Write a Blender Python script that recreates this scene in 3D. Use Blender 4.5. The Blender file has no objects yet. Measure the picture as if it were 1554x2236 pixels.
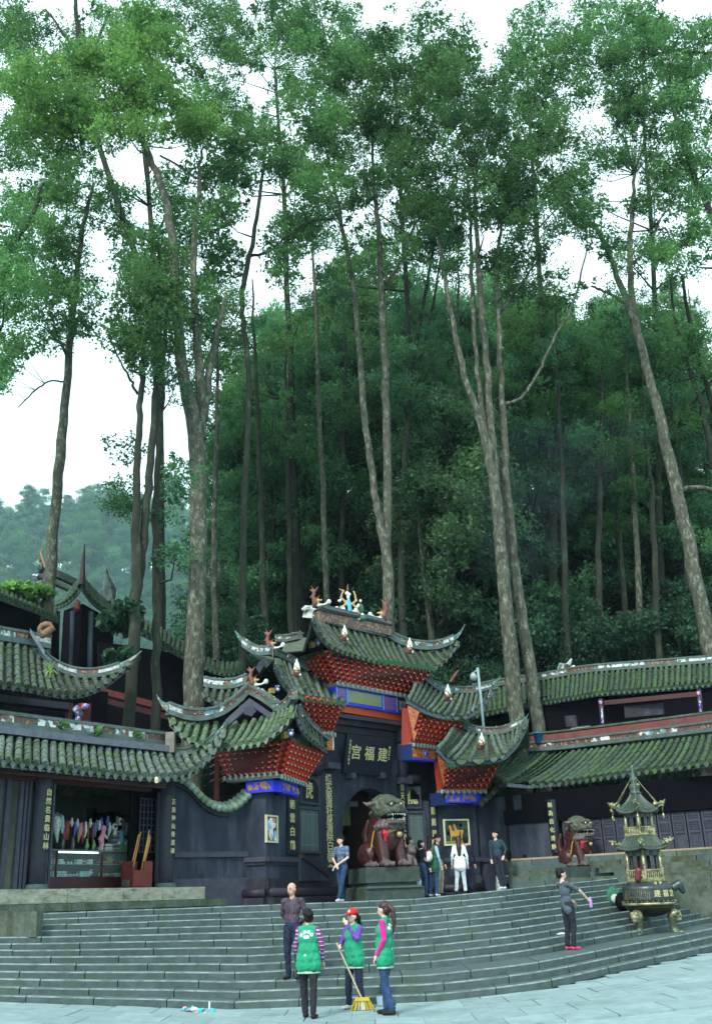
import bpy, math, random
import numpy as np
from mathutils import Vector, Matrix
random.seed(7); rng = np.random.default_rng(7)
D = bpy.data; S = bpy.context.scene; COL = S.collection
rad = math.radians

# ------------------------------------------------------------------ camera
FPX, PITCH, ROLL = 2240.0, rad(20.8), rad(2.2)
CAM = np.array([0.0, 0.0, 1.7])
FW = np.array([0, math.cos(PITCH), math.sin(PITCH)])
_r0 = np.array([1.0, 0, 0]); _u0 = np.array([0, -math.sin(PITCH), math.cos(PITCH)])
RT = math.cos(ROLL) * _r0 - math.sin(ROLL) * _u0
UP = math.cos(ROLL) * _u0 + math.sin(ROLL) * _r0
cam = D.cameras.new('camera'); co = D.objects.new('camera', cam); COL.objects.link(co)
cam.sensor_fit = 'VERTICAL'; cam.sensor_height = 36.0; cam.lens = FPX / 2236 * 36.0
cam.clip_end = 3000; cam.clip_start = 0.1
co.matrix_world = Matrix(((RT[0], UP[0], -FW[0], CAM[0]), (RT[1], UP[1], -FW[1], CAM[1]), (RT[2], UP[2], -FW[2], CAM[2]), (0, 0, 0, 1)))
S.camera = co

# ------------------------------------------------------------------ light
SUN_EL, SUN_AZ = rad(42), rad(206)          # high soft sun behind cloud, a little behind the camera
w = D.worlds.new('World'); S.world = w; w.use_nodes = True
nt = w.node_tree; nt.nodes.clear()
out = nt.nodes.new('ShaderNodeOutputWorld'); bg = nt.nodes.new('ShaderNodeBackground')
sky = nt.nodes.new('ShaderNodeTexSky'); sky.sky_type = 'NISHITA'; sky.sun_disc = False
sky.sun_elevation = SUN_EL; sky.sun_rotation = SUN_AZ; sky.air_density = 1.0; sky.dust_density = 3.0; sky.ozone_density = 2.0
mixw = nt.nodes.new('ShaderNodeMix'); mixw.data_type = 'RGBA'; mixw.inputs['Factor'].default_value = 0.72
mixw.inputs['B'].default_value = (8.0, 10.4, 10.8, 1)     # even pale cloud cover
nt.links.new(sky.outputs[0], mixw.inputs['A']); nt.links.new(mixw.outputs['Result'], bg.inputs[0])
bg.inputs[1].default_value = 0.10
nt.links.new(bg.outputs[0], out.inputs[0])
sl = D.lights.new('sun', 'SUN'); sl.energy = 1.5; sl.angle = rad(10); sl.color = (1.0, 0.97, 0.92)
so = D.objects.new('sun', sl); COL.objects.link(so)
_sd = Vector((math.sin(SUN_AZ) * math.cos(SUN_EL), math.cos(SUN_AZ) * math.cos(SUN_EL), math.sin(SUN_EL)))
so.rotation_euler = _sd.to_track_quat('Z', 'Y').to_euler(); so.location = (0, 0, 60)
S.view_settings.view_transform = 'Standard'; S.view_settings.look = 'None'
S.view_settings.exposure = 1.2; S.view_settings.gamma = 1.0; S.view_settings.use_curve_mapping = False
S.cycles.use_denoising = True
S.cycles.max_bounces = 6; S.cycles.diffuse_bounces = 3; S.cycles.transparent_max_bounces = 8; S.cycles.volume_bounces = 0

# ------------------------------------------------------------------ pixel <-> world helpers (full-size photo pixels)
def ray(px, py): return FW + RT * (px - 777) / FPX + UP * (1118 - py) / FPX
def W(px, py, Y):
    d = ray(px, py); return CAM + d * (Y / d[1])
def G(px, py, z):
    d = ray(px, py); return CAM + d * ((z - CAM[2]) / d[2])
def V(*a): return np.array(a, float)

# ------------------------------------------------------------------ materials
def srgb(r, g, b):
    def f(c):
        c /= 255.0
        return c / 12.92 if c <= 0.04045 else ((c + 0.055) / 1.055) ** 2.4
    return (f(r), f(g), f(b))
MATS = {}
def M(name, a, b=None, scale=6.0, rough=0.8, bump=0.25, rnd=0.12, metal=0.0, c=None, cscale=1.5, camt=0.5, emit=None, stretch=(1, 1, 1), spec=0.35, bscale=None, tangent=None):
    """noise mix a-b, optional third colour c in patches; object-random brightness; bump"""
    if name in MATS: return MATS[name]
    m = D.materials.new(name); m.use_nodes = True; t = m.node_tree; N = t.nodes; L = t.links
    p = N['Principled BSDF']; p.inputs['Roughness'].default_value = rough; p.inputs['Metallic'].default_value = metal
    p.inputs['Specular IOR Level'].default_value = spec
    if b is None: b = tuple(x * 0.7 for x in a)
    tc = N.new('ShaderNodeTexCoord'); mp = N.new('ShaderNodeMapping'); mp.inputs['Scale'].default_value = stretch
    L.new(tc.outputs['Object'], mp.inputs[0])
    n = N.new('ShaderNodeTexNoise'); n.inputs['Scale'].default_value = scale; n.inputs['Detail'].default_value = 6; n.inputs['Roughness'].default_value = 0.65
    L.new(mp.outputs[0], n.inputs['Vector'])
    cr = N.new('ShaderNodeMapRange'); cr.inputs[1].default_value = 0.32; cr.inputs[2].default_value = 0.68
    L.new(n.outputs[0], cr.inputs[0])
    mx = N.new('ShaderNodeMix'); mx.data_type = 'RGBA'; mx.inputs['A'].default_value = (*a, 1); mx.inputs['B'].default_value = (*b, 1)
    L.new(cr.outputs[0], mx.inputs['Factor']); last = mx.outputs['Result']
    if c is not None:
        n2 = N.new('ShaderNodeTexNoise'); n2.inputs['Scale'].default_value = cscale; n2.inputs['Detail'].default_value = 8; n2.inputs['Roughness'].default_value = 0.7
        L.new(mp.outputs[0], n2.inputs['Vector'])
        r2 = N.new('ShaderNodeMapRange'); r2.inputs[1].default_value = camt - 0.08 + 0.02; r2.inputs[2].default_value = camt + 0.12
        L.new(n2.outputs[0], r2.inputs[0])
        m2 = N.new('ShaderNodeMix'); m2.data_type = 'RGBA'; m2.inputs['B'].default_value = (*c, 1)
        L.new(last, m2.inputs['A']); L.new(r2.outputs[0], m2.inputs['Factor']); last = m2.outputs['Result']
    if rnd:
        oi = N.new('ShaderNodeObjectInfo'); mr = N.new('ShaderNodeMapRange'); mr.inputs[3].default_value = 1 - rnd; mr.inputs[4].default_value = 1 + rnd
        L.new(oi.outputs['Random'], mr.inputs[0])
        hv = N.new('ShaderNodeHueSaturation'); L.new(mr.outputs[0], hv.inputs['Value']); L.new(last, hv.inputs['Color']); last = hv.outputs[0]
    L.new(last, p.inputs['Base Color'])
    if bump:
        bn = N.new('ShaderNodeBump'); bn.inputs['Strength'].default_value = bump; bn.inputs['Distance'].default_value = 0.03
        nb = n
        if bscale:
            nb = N.new('ShaderNodeTexNoise'); nb.inputs['Scale'].default_value = bscale; nb.inputs['Detail'].default_value = 5; L.new(mp.outputs[0], nb.inputs['Vector'])
        L.new(nb.outputs[0], bn.inputs['Height']); L.new(bn.outputs[0], p.inputs['Normal'])
    if emit:
        p.inputs['Emission Color'].default_value = (*a, 1); p.inputs['Emission Strength'].default_value = emit
    MATS[name] = m; return m

def mosaic(name, cols, scale=9.0):
    """broken-ceramic mosaic: voronoi cells with their own colours, dark joints"""
    m = D.materials.new(name); m.use_nodes = True; t = m.node_tree; N = t.nodes; L = t.links; p = N['Principled BSDF']
    tc = N.new('ShaderNodeTexCoord'); v = N.new('ShaderNodeTexVoronoi'); v.inputs['Scale'].default_value = scale
    L.new(tc.outputs['Object'], v.inputs['Vector'])
    sp = N.new('ShaderNodeSeparateColor'); L.new(v.outputs['Color'], sp.inputs[0])
    r = N.new('ShaderNodeValToRGB'); r.color_ramp.interpolation = 'CONSTANT'
    for i, cc in enumerate(cols):
        e = r.color_ramp.elements[0] if i == 0 else (r.color_ramp.elements[1] if i == 1 else r.color_ramp.elements.new(i / len(cols)))
        e.position = i / len(cols); e.color = (*cc, 1)
    L.new(sp.outputs[0], r.inputs[0]); L.new(r.outputs[0], p.inputs['Base Color']); p.inputs['Roughness'].default_value = 0.5
    MATS[name] = m; return m

wall_m = M('slate_wall', (.023, .033, .052), (.011, .016, .027), 3.0, .75, .25, .05, c=(.044, .056, .076), cscale=1.8, camt=.53, stretch=(1, 1, .3), bscale=30, spec=.2)
wall2_m = M('slate_trim', (.042, .048, .070), (.024, .028, .044), 5, .7, .2, .06)
plinth_m = M('dark_plinth', (.017, .017, .029), (.009, .009, .016), 4, .7, .3, .06, c=(.045, .055, .055), cscale=3, camt=.58, stretch=(1, 1, .5))
roll_m = M('roll_moulding', (.022, .016, .03), (.014, .012, .02), 8, .55, .3, .06)
board_m = M('lacquer_board', (.006, .014, .022), (.004, .009, .016), 5, .45, .1, .05)
gold_m = M('gold_leaf', (.52, .50, .27), (.40, .38, .18), 20, .5, .1, 0)
stone_m = M('step_stone', (.074, .110, .110), (.038, .062, .062), 4.5, .85, .4, .09, c=(.048, .085, .055), cscale=2.2, camt=.56)
lit_worn_m = M('lit_worn_edge', (.21, .275, .275), (.10, .14, .14), 5, .85, .2, .06, c=(.07, .10, .09), cscale=3, camt=.5)  # worn step chamfer in paler stone, edge highlight put into the colour
mossstone_m = M('mossy_stone', (.10, .125, .105), (.06, .08, .06), 6, .9, .5, .18, c=(.035, .05, .02), cscale=2.2, camt=.5)
tread_m = M('step_bed', (.24, .29, .28), (.14, .18, .17), 6, .9, .3, .0)
pave_m = M('paving_stone', (.235, .325, .33), (.165, .24, .245), 4, .8, .25, .12, c=(.13, .20, .19), cscale=1.3, camt=.58)
limew_m = M('limewashed_edge', (.34, .35, .29), (.20, .21, .15), 4, .9, .4, .1, c=(.06, .08, .04), cscale=1.6, camt=.55, stretch=(1, 1, 2.5))
tile_m = M('mossy_tile', (.090, .112, .100), (.036, .050, .044), 9, .85, .6, .28, c=(.042, .068, .026), cscale=2.5, camt=.5)
tilel_m = M('pale_tile', (.125, .160, .150), (.055, .076, .068), 9, .85, .6, .26, c=(.05, .082, .032), cscale=2.5, camt=.5)
tiled_m = M('dark_mossy_tile', (.045, .075, .055), (.025, .042, .030), 9, .85, .5, .25, c=(.045, .09, .03), cscale=2.0, camt=.5)
bed_m = M('tile_bed', (.022, .034, .024), (.010, .016, .012), 10, .95, .8, 0, c=(.05, .085, .03), cscale=3, camt=.5)
fascia_m = M('eave_mortar', (.14, .155, .19), (.08, .095, .12), 5, .8, .2, .05)
ridge_m = M('ridge_mortar', (.105, .145, .145), (.055, .080, .078), 5, .85, .3, .05, c=(.05, .08, .045), cscale=2, camt=.55)
white_m = M('white_ceramic', (.60, .65, .63), (.40, .45, .43), 14, .5, .3, .05, c=(.09, .10, .085), cscale=6, camt=.54)
mosb_m = mosaic('brown_mosaic', [(.12, .055, .035), (.06, .035, .025), (.22, .14, .08), (.09, .045, .03), (.05, .05, .045)], 16)
mosw_m = mosaic('white_blue_mosaic', [(.55, .62, .60), (.16, .11, .08), (.10, .24, .26), (.58, .63, .60), (.10, .07, .05), (.40, .46, .45), (.08, .10, .08)], 8)
mosg_m = mosaic('teal_mosaic', [(.03, .13, .10), (.05, .17, .15), (.10, .12, .08), (.03, .09, .11), (.22, .25, .22)], 16)
red_m = M('vermilion', (.56, .048, .022), (.40, .034, .016), 10, .55, .1, .10)
dred_m = M('deep_red', (.11, .014, .012), (.07, .010, .010), 6, .7, .1, .05)
orange_m = M('orange_paint', (.50, .085, .022), (.38, .055, .014), 6, .6, .1, .04)
cream_m = M('cream_bead', (.66, .55, .42), (.55, .42, .30), 9, .5, 0, .06)
mint_m = M('mint_bead', (.28, .44, .40), (.17, .30, .28), 9, .5, 0, .06)
blue_m = M('cobalt_paint', (.028, .050, .74), (.02, .035, .52), 6, .5, .08, .04)
dblue_m = M('dark_blue_paint', (.012, .030, .14), (.008, .02, .09), 6, .5, .08, .04)
gemb_m = M('blue_gem', (.018, .014, .14), (.010, .010, .08), 6, .5, 0, .1)
gemg_m = M('green_gem', (.020, .045, .015), (.010, .028, .010), 6, .5, 0, .1)
green_m = M('green_valance', (.006, .085, .030), (.004, .05, .02), 6, .6, 0, .05)
greek_m = M('key_band', (.20, .21, .17), (.12, .13, .11), 30, .7, .1, .03)
yel_m = M('yellow_paint', (.42, .30, .07), (.3, .2, .05), 20, .6, .1, .05)
maroon_m = M('maroon_wood', (.055, .014, .016), (.032, .009, .012), 7, .5, .15, .06)
redwood_m = M('red_brown_wood', (.16, .030, .022), (.09, .018, .016), 6, .6, .15, .06)
dark_m = M('shaded_dark_timber', (.004, .004, .006), (.002, .002, .004), 5, .8, .1, .1, spec=.04)  # timber taken near black, shade of eaves and interiors put into the colour
black_m = M('black', (.004, .004, .005), None, 5, .7, 0, 0, spec=.06)
bark_m = M('grey_bark', (.092, .098, .070), (.030, .034, .024), 6, .95, 1.0, .12, c=(.24, .26, .20), cscale=7.0, camt=.57, stretch=(1, 1, .45), bscale=16)
barkd_m = M('dark_bark', (.032, .038, .026), (.014, .018, .012), 5, .95, .8, .15, c=(.07, .10, .06), cscale=3, camt=.6, stretch=(1, 1, .45), bscale=16)
bronze_m = M('dark_bronze', (.070, .092, .094), (.034, .046, .046), 12, .38, .2, 0, metal=.55)
gilt_m = M('worn_gilt', (.46, .44, .24), (.17, .16, .08), 16, .38, .2, .05, metal=.5, c=(.06, .08, .05), cscale=7, camt=.52)
verd_m = M('green_patina', (.072, .105, .082), (.038, .058, .046), 8, .55, .2, 0, metal=.2)

# ------------------------------------------------------------------ tagging / mesh building
def tag(o, label=None, cat=None, group=None, kind=None):
    if label: o['label'] = label
    if cat: o['category'] = cat
    if group: o['group'] = group
    if kind: o['kind'] = kind
    return o
def empty(name, loc=(0, 0, 0), rz=0.0, label=None, cat=None, group=None):
    o = D.objects.new(name, None); COL.objects.link(o); o.location = Vector([float(x) for x in loc]); o.rotation_euler = (0, 0, rz); o.empty_display_size = .3
    return tag(o, label, cat, group)
def attach(o, parent):
    if parent is not None: o.parent = parent
class Fr:
    """vertical wall frame: A->B along s, z up, n towards the viewer side"""
    def __init__(s, A, B, off=0.0):
        A = V(*A[:2]); B = V(*B[:2]); d = B - A; s.L = float(np.hypot(*d)); s.d = d / s.L
        s.n = V(s.d[1], -s.d[0]); s.A = A + s.n * off
    def p(s, a, z, n=0.0):
        q = s.A + s.d * a + s.n * n; return V(q[0], q[1], z)
    def pix(s, px, py, n=0.0):
        r = ray(px, py); A = s.A + s.n * n
        # CAM + r*t on the plane
        t = ((A - CAM[:2]) @ s.n) / (r[:2] @ s.n); q = CAM + r * t
        return float((q[:2] - s.A) @ s.d), float(q[2])
    def mat(s, a, z, n=0.0):
        o = s.p(a, z, n)
        return Matrix(((s.d[0], 0, s.n[0], o[0]), (s.d[1], 0, s.n[1], o[1]), (0, 1, 0, o[2]), (0, 0, 0, 1)))
class MB:
    def __init__(s): s.v = []; s.f = []; s.m = []
    def add(s, vs, fs, mi=0):
        b = len(s.v); s.v += [tuple(float(c) for c in x) for x in vs]
        for f in fs: s.f.append(tuple(b + i for i in f)); s.m.append(mi)
        return s
    def hexa(s, p8, mi=0):
        return s.add(p8, [(0, 3, 2, 1), (4, 5, 6, 7), (0, 1, 5, 4), (1, 2, 6, 5), (2, 3, 7, 6), (3, 0, 4, 7)], mi)
    def box(s, c, e, mi=0, rz=0.0):
        cx, cy, cz = c; ex, ey, ez = e[0] / 2, e[1] / 2, e[2] / 2; ca, sa = math.cos(rz), math.sin(rz); P = []
        for z in (-ez, ez):
            for x, y in ((-ex, -ey), (ex, -ey), (ex, ey), (-ex, ey)): P.append((cx + x * ca - y * sa, cy + x * sa + y * ca, cz + z))
        return s.hexa(P, mi)
    def fbox(s, F, a0, a1, z0, z1, n0, n1, mi=0):
        return s.hexa([F.p(a0, z0, n1), F.p(a1, z0, n1), F.p(a1, z0, n0), F.p(a0, z0, n0), F.p(a0, z1, n1), F.p(a1, z1, n1), F.p(a1, z1, n0), F.p(a0, z1, n0)], mi)
    def quad(s, a, b, c, d, mi=0): return s.add([a, b, c, d], [(0, 1, 2, 3)], mi)
    def slab(s, a, b, c, d, t, mi=0):
        """quad a b c d thickened by t along its normal"""
        a, b, c, d = (V(*x) for x in (a, b, c, d)); n = np.cross(c - a, d - b); n = n / (np.linalg.norm(n) + 1e-9) * t
        return s.hexa([a - n, b - n, c - n, d - n, a, b, c, d], mi)
    def tube(s, pts, rs, k=8, mi=0, cap=True, tw=0.0, jit=0.0):
        pts = [V(*p) for p in pts]; n = len(pts)
        if not hasattr(rs, '__len__'): rs = [rs] * n
        ref = None; rings = []
        for i in range(n):
            t = pts[min(i + 1, n - 1)] - pts[max(i - 1, 0)]; t = t / (np.linalg.norm(t) + 1e-9)
            if ref is None: ref = V(1, 0, 0) if abs(t[0]) < .9 else V(0, 1, 0)
            u = ref - t * (ref @ t); u /= np.linalg.norm(u) + 1e-9; v = np.cross(t, u); ref = u
            rings.append([pts[i] + (u * math.cos(2 * math.pi * j / k) + v * math.sin(2 * math.pi * j / k)) * rs[i] * (1 + jit * (random.random() - .5)) for j in range(k)])
        vs = [p for r in rings for p in r]; fs = []
        for i in range(n - 1):
            for j in range(k): fs.append((i * k + j, i * k + (j + 1) % k, (i + 1) * k + (j + 1) % k, (i + 1) * k + j))
        if cap: fs.append(tuple(range(k - 1, -1, -1))); fs.append(tuple((n - 1) * k + j for j in range(k)))
        return s.add(vs, fs, mi)
    def lathe(s, c, prof, k=20, mi=0, rot=0.0):
        """prof: (r,z)"""
        vs = []; fs = []; n = len(prof)
        for r, z in prof:
            for j in range(k):
                a = rot + 2 * math.pi * j / k; vs.append((c[0] + r * math.cos(a), c[1] + r * math.sin(a), c[2] + z))
        for i in range(n - 1):
            for j in range(k): fs.append((i * k + j, i * k + (j + 1) % k, (i + 1) * k + (j + 1) % k, (i + 1) * k + j))
        fs.append(tuple(range(k - 1, -1, -1))); fs.append(tuple((n - 1) * k + j for j in range(k)))
        return s.add(vs, fs, mi)
    def sweep(s, pts, w, h, mi=0, up=(0, 0, 1), w2=None, h2=None, base=0.0):
        """rectangular section along pts; sits on the line (bottom at base); w/h may be lists"""
        pts = [V(*p) for p in pts]; n = len(pts)
        ww = w if hasattr(w, '__len__') else [w] * n; hh = h if hasattr(h, '__len__') else [h] * n
        vs = []; fs = []
        for i in range(n):
            t = pts[min(i + 1, n - 1)] - pts[max(i - 1, 0)]; t[2] = 0 if np.hypot(t[0], t[1]) > 1e-6 else t[2]
            sd = np.cross(t, V(*up)); sd = sd / (np.linalg.norm(sd) + 1e-9) * ww[i] / 2; u = V(*up)
            vs += [pts[i] - sd + u * base, pts[i] + sd + u * base, pts[i] + sd + u * (base + hh[i]), pts[i] - sd + u * (base + hh[i])]
        for i in range(n - 1):
            for j in range(4): fs.append((i * 4 + j, i * 4 + (j + 1) % 4, (i + 1) * 4 + (j + 1) % 4, (i + 1) * 4 + j))
        fs.append((3, 2, 1, 0)); fs.append(tuple((n - 1) * 4 + j for j in range(4)))
        return s.add(vs, fs, mi)
    def ball(s, c, r, mi=0, k=8, sc=(1, 1, 1)):
        vs = [(c[0], c[1], c[2] + r * sc[2])]; fs = []; m = max(3, k // 2)
        for i in range(1, m):
            ph = math.pi * i / m
            for j in range(k):
                a = 2 * math.pi * j / k; vs.append((c[0] + r * sc[0] * math.sin(ph) * math.cos(a), c[1] + r * sc[1] * math.sin(ph) * math.sin(a), c[2] + r * sc[2] * math.cos(ph)))
        vs.append((c[0], c[1], c[2] - r * sc[2])); last = len(vs) - 1
        for j in range(k): fs.append((0, 1 + j, 1 + (j + 1) % k)); fs.append((last, 1 + (m - 2) * k + (j + 1) % k, 1 + (m - 2) * k + j))
        for i in range(m - 2):
            for j in range(k): fs.append((1 + i * k + j, 1 + (i + 1) * k + j, 1 + (i + 1) * k + (j + 1) % k, 1 + i * k + (j + 1) % k))
        return s.add(vs, fs, mi)
    def mesh(s, name, mats, smooth=False):
        me = D.meshes.new(name); me.from_pydata(s.v, [], s.f)
        for m in (mats if isinstance(mats, (list, tuple)) else [mats]): me.materials.append(m)
        me.polygons.foreach_set('material_index', s.m)
        if smooth: me.polygons.foreach_set('use_smooth', [True] * len(s.f))
        me.update(); return me
    def build(s, name, mats, parent=None, smooth=False, local=False):
        """vertices are world coordinates unless local; the parent's transform is undone"""
        o = D.objects.new(name, s.mesh(name, mats, smooth)); COL.objects.link(o)
        if parent is not None:
            o.parent = parent
            if not local:
                r = parent
                mw = Matrix.LocRotScale(r.location, r.rotation_euler, r.scale)
                while r.parent is not None:
                    r = r.parent; mw = Matrix.LocRotScale(r.location, r.rotation_euler, r.scale) @ mw
                o.data.transform(mw.inverted())
        return o
def put(name, me, mw, parent):
    """an object for shared mesh data, world matrix mw (parents used here stand at identity)"""
    o = D.objects.new(name, me); COL.objects.link(o); o.parent = parent; o.matrix_basis = mw; return o

def lerp(a, b, t): return a + (b - a) * t
def resample(pts, n):
    pts = np.array(pts, float); d = np.r_[0, np.cumsum(np.linalg.norm(np.diff(pts, axis=0), axis=1))]
    # smooth (Catmull-like by cubic in parameter) then uniform
    t = np.linspace(0, d[-1], n); o = np.stack([np.interp(t, d, pts[:, i]) for i in range(3)], 1)
    for _ in range(2):
        if n > 4: o[1:-1] = .25 * o[:-2] + .5 * o[1:-1] + .25 * o[2:]
    return o

# CJK lettering ------------------------------------------------------------------
def letters(name, text, size, mat, mw, parent, vertical=False, pitch=1.15, depth=.004, sx=1.0):
    vs = []; fs = []
    cu = D.curves.new('t', 'FONT'); cu.align_x = 'CENTER'; cu.align_y = 'CENTER'; cu.size = 1.0; cu.extrude = depth / size; cu.resolution_u = 2
    cu.offset = 0.012
    to = D.objects.new('t', cu); COL.objects.link(to)
    for i, ch in enumerate(text):
        if ch == ' ': continue
        cu.body = ch; dg = bpy.context.evaluated_depsgraph_get(); me = D.meshes.new_from_object(to.evaluated_get(dg))
        b = len(vs); n = len(text)
        ox, oy = (0, ((n - 1) / 2 - i) * pitch) if vertical else ((i - (n - 1) / 2) * pitch, 0)
        vs += [((v.co.x * sx + ox) * size, (v.co.y + oy) * size, v.co.z * size) for v in me.vertices]
        fs += [tuple(b + j for j in p.vertices) for p in me.polygons]; D.meshes.remove(me)
    D.objects.remove(to); D.curves.remove(cu)
    me = D.meshes.new(name); me.from_pydata(vs, [], fs); me.materials.append(mat); me.update()
    o = D.objects.new(name, me); COL.objects.link(o); o.parent = parent
    if parent is not None: mw = Matrix.LocRotScale(parent.location, parent.rotation_euler, parent.scale).inverted() @ mw
    o.matrix_basis = mw; return o

# rounded sculpted bodies ------------------------------------------------------------------
ICO = None
def _ico():
    global ICO
    if ICO is None:
        import bmesh
        bm = bmesh.new(); bmesh.ops.create_icosphere(bm, subdivisions=2, radius=1.0)
        bm.verts.ensure_lookup_table(); ICO = (np.array([v.co[:] for v in bm.verts]), np.array([[v.index for v in f.verts] for f in bm.faces])); bm.free()
    return ICO
def sculpt(name, segs, mats, voxel=.012, parent=None, smooth_it=2, paint=None, rot=None, loc=None, fold=None):
    """segs: ('c',p0,r0,p1,r1,mat) capsule or ('e',c,(rx,ry,rz),mat[,euler]); fused by a voxel remesh into one skin; faces take the material of the nearest piece"""
    iv, jf = _ico(); vs = []; fs = []; nv = 0; info = []
    def addb(c, R):
        nonlocal nv
        vs.append(iv @ R.T + c); fs.append(jf + nv); nv += len(iv)
    for sg in segs:
        if sg[0] == 'c':
            p0, p1 = V(*sg[1]), V(*sg[3]); r0, r1 = sg[2], sg[4]; Ln = np.linalg.norm(p1 - p0); k = max(2, int(Ln / (min(r0, r1) * .45)) + 1)
            for i in range(k):
                t = i / (k - 1); addb(p0 + (p1 - p0) * t, np.eye(3) * (r0 + (r1 - r0) * t))
                info.append((p0 + (p1 - p0) * t, V(1, 1, 1) * (r0 + (r1 - r0) * t), np.eye(3), sg[5]))
        else:
            c = V(*sg[1]); r = V(*sg[2]); E3 = np.eye(3)
            if len(sg) > 4:
                from mathutils import Euler
                E3 = np.array(Euler(sg[4]).to_matrix())
            addb(c, E3 @ np.diag(r)); info.append((c, r, E3, sg[3]))
    v = np.vstack(vs); f = np.vstack(fs)
    me = D.meshes.new(name + '_raw'); me.from_pydata(v.tolist(), [], f.tolist())
    o = D.objects.new(name, me); COL.objects.link(o)
    md = o.modifiers.new('r', 'REMESH'); md.mode = 'VOXEL'; md.voxel_size = voxel; md.use_smooth_shade = True
    if smooth_it: sm = o.modifiers.new('s', 'SMOOTH'); sm.iterations = smooth_it; sm.factor = .5
    dg = bpy.context.evaluated_depsgraph_get(); me2 = D.meshes.new_from_object(o.evaluated_get(dg)); o.modifiers.clear()
    o.data = me2; D.meshes.remove(me); me2.name = name
    nf = len(me2.polygons); cen = np.zeros(nf * 3); me2.polygons.foreach_get('center', cen); cen = cen.reshape(-1, 3)
    best = np.full(nf, 1e9); mi = np.zeros(nf, int)
    for c, r, E3, m in info:
        q = (cen - c) @ E3; d = (np.linalg.norm(q / r, axis=1) - 1) * r.min(); k = d < best; best[k] = d[k]; mi[k] = m
    if fold is not None:
        from mathutils import noise as mn
        amp, fq, ids = fold; ok = np.zeros(len(me2.vertices), bool); li = np.zeros(len(me2.loops), int); me2.loops.foreach_get('vertex_index', li); ln_ = np.zeros(nf, int); me2.polygons.foreach_get('loop_total', ln_)
        ok[li[np.repeat(np.isin(mi, ids), ln_)]] = True; c3 = np.zeros(len(ok) * 3); me2.vertices.foreach_get('co', c3); c3 = c3.reshape(-1, 3); n3 = np.zeros(len(ok) * 3); me2.vertices.foreach_get('normal', n3); n3 = n3.reshape(-1, 3)
        for i in np.nonzero(ok)[0]:
            x, y, z = c3[i]; c3[i] += n3[i] * amp * (mn.noise(Vector((x * fq, y * fq, z * fq * .55 + x * fq * .5))) + .5 * mn.noise(Vector((x * fq * 2.3 + 9, y * fq * 2.3, z * fq * 1.1 - x * fq))))
        me2.vertices.foreach_set('co', c3.reshape(-1))
    if paint is not None: mi = paint(cen, mi)
    me2.materials.clear()
    for m in mats: me2.materials.append(m)
    me2.polygons.foreach_set('material_index', mi); me2.polygons.foreach_set('use_smooth', [True] * nf); me2.update()
    o.parent = parent
    if loc is not None: o.location = Vector(loc)
    if rot is not None: o.rotation_euler = (0, 0, rot)
    return o

# ================================================================== SETTING
def smooth(t): t = np.clip(t, 0, 1); return t * t * (3 - 2 * t)
def tilt(x): return .06 * np.clip(x - 1, 0, 9)
def tilt_l(x): return .09 * np.clip(-x - 2.5, 0, 6)
_fx = [-30, -14, -7.4, -6.3, -5, -3.3, -2, .66, 2, 3.13, 4.5, 7.6, 12, 30]; _fy = [18, 18.2, 18.9, 19.0, 19.35, 19.95, 20.1, 20, 20, 20.25, 21.8, 25, 30, 50]
def foot(x):
    return float(np.mean([np.interp(x + d, _fx, _fy) for d in (-.5, -.25, 0, .25, .5)]))
NST, RISE = 13, .132
def step_off(k, x):
    """distance behind the foot line of riser k (1..NST)"""
    tr = lerp(.27, .40, float(smooth((x + 7) / 5))); land = 1.3 * float(smooth((x + 2.5) / 4))
    return (k - 1) * tr + (land if k >= 4 else 0)
def ground_z(x, y): return float(tilt(x) + tilt_l(x))
def st(k, x): return float(tilt(x) + tilt_l(x) * (1 - k / NST))
TOPZ = NST * RISE
# plaza
mb = MB(); xs = np.linspace(-60, 60, 61); ys = np.r_[np.linspace(-60, 12, 13), np.linspace(14, 56, 22)]
vs = [(x, y, ground_z(x, y) - .03) for y in ys for x in xs]; nx = len(xs)
mb.add(vs, [(j * nx + i, j * nx + i + 1, (j + 1) * nx + i + 1, (j + 1) * nx + i) for j in range(len(ys) - 1) for i in range(nx - 1)])
plaza = tag(mb.build('plaza', pave_m), kind='structure')
gm = MB().quad((-1500, -1500, -.6), (1500, -1500, -.6), (1500, 1500, -.6), (-1500, 1500, -.6))
earth_m = M('forest_floor', (.045, .05, .025), (.03, .035, .02), 2, .95, .5, 0)
tag(gm.build('ground', earth_m), kind='structure')
# paving slabs laid in rows
sw, sd = .74, 1.05; n_sl = 0
for r_ in range(-1, 9):
    y0 = 16.6 + r_ * sd
    for i in range(-11, 13):
        x0 = i * sw + (.37 if r_ % 2 else 0) + random.uniform(-.01, .01)
        if y0 > foot(x0 + .3) - .02 or abs(x0 + .3) > (y0 + 1) * .36: continue
        y1 = min(y0 + sd - .012, foot(x0) + .1, foot(x0 + sw) + .1); dz = random.uniform(-.004, .004)
        if y1 - y0 < .1 or n_sl >= 150: continue
        P = [(x0, y0), (x0 + sw - .014, y0), (x0 + sw - .014, y1), (x0, y1)]
        b = MB().hexa([(x, y, ground_z(x, y) - .05) for x, y in P] + [(x, y, ground_z(x, y) + dz) for x, y in P])
        b.build('paving_slab', pave_m, plaza); n_sl += 1
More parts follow.
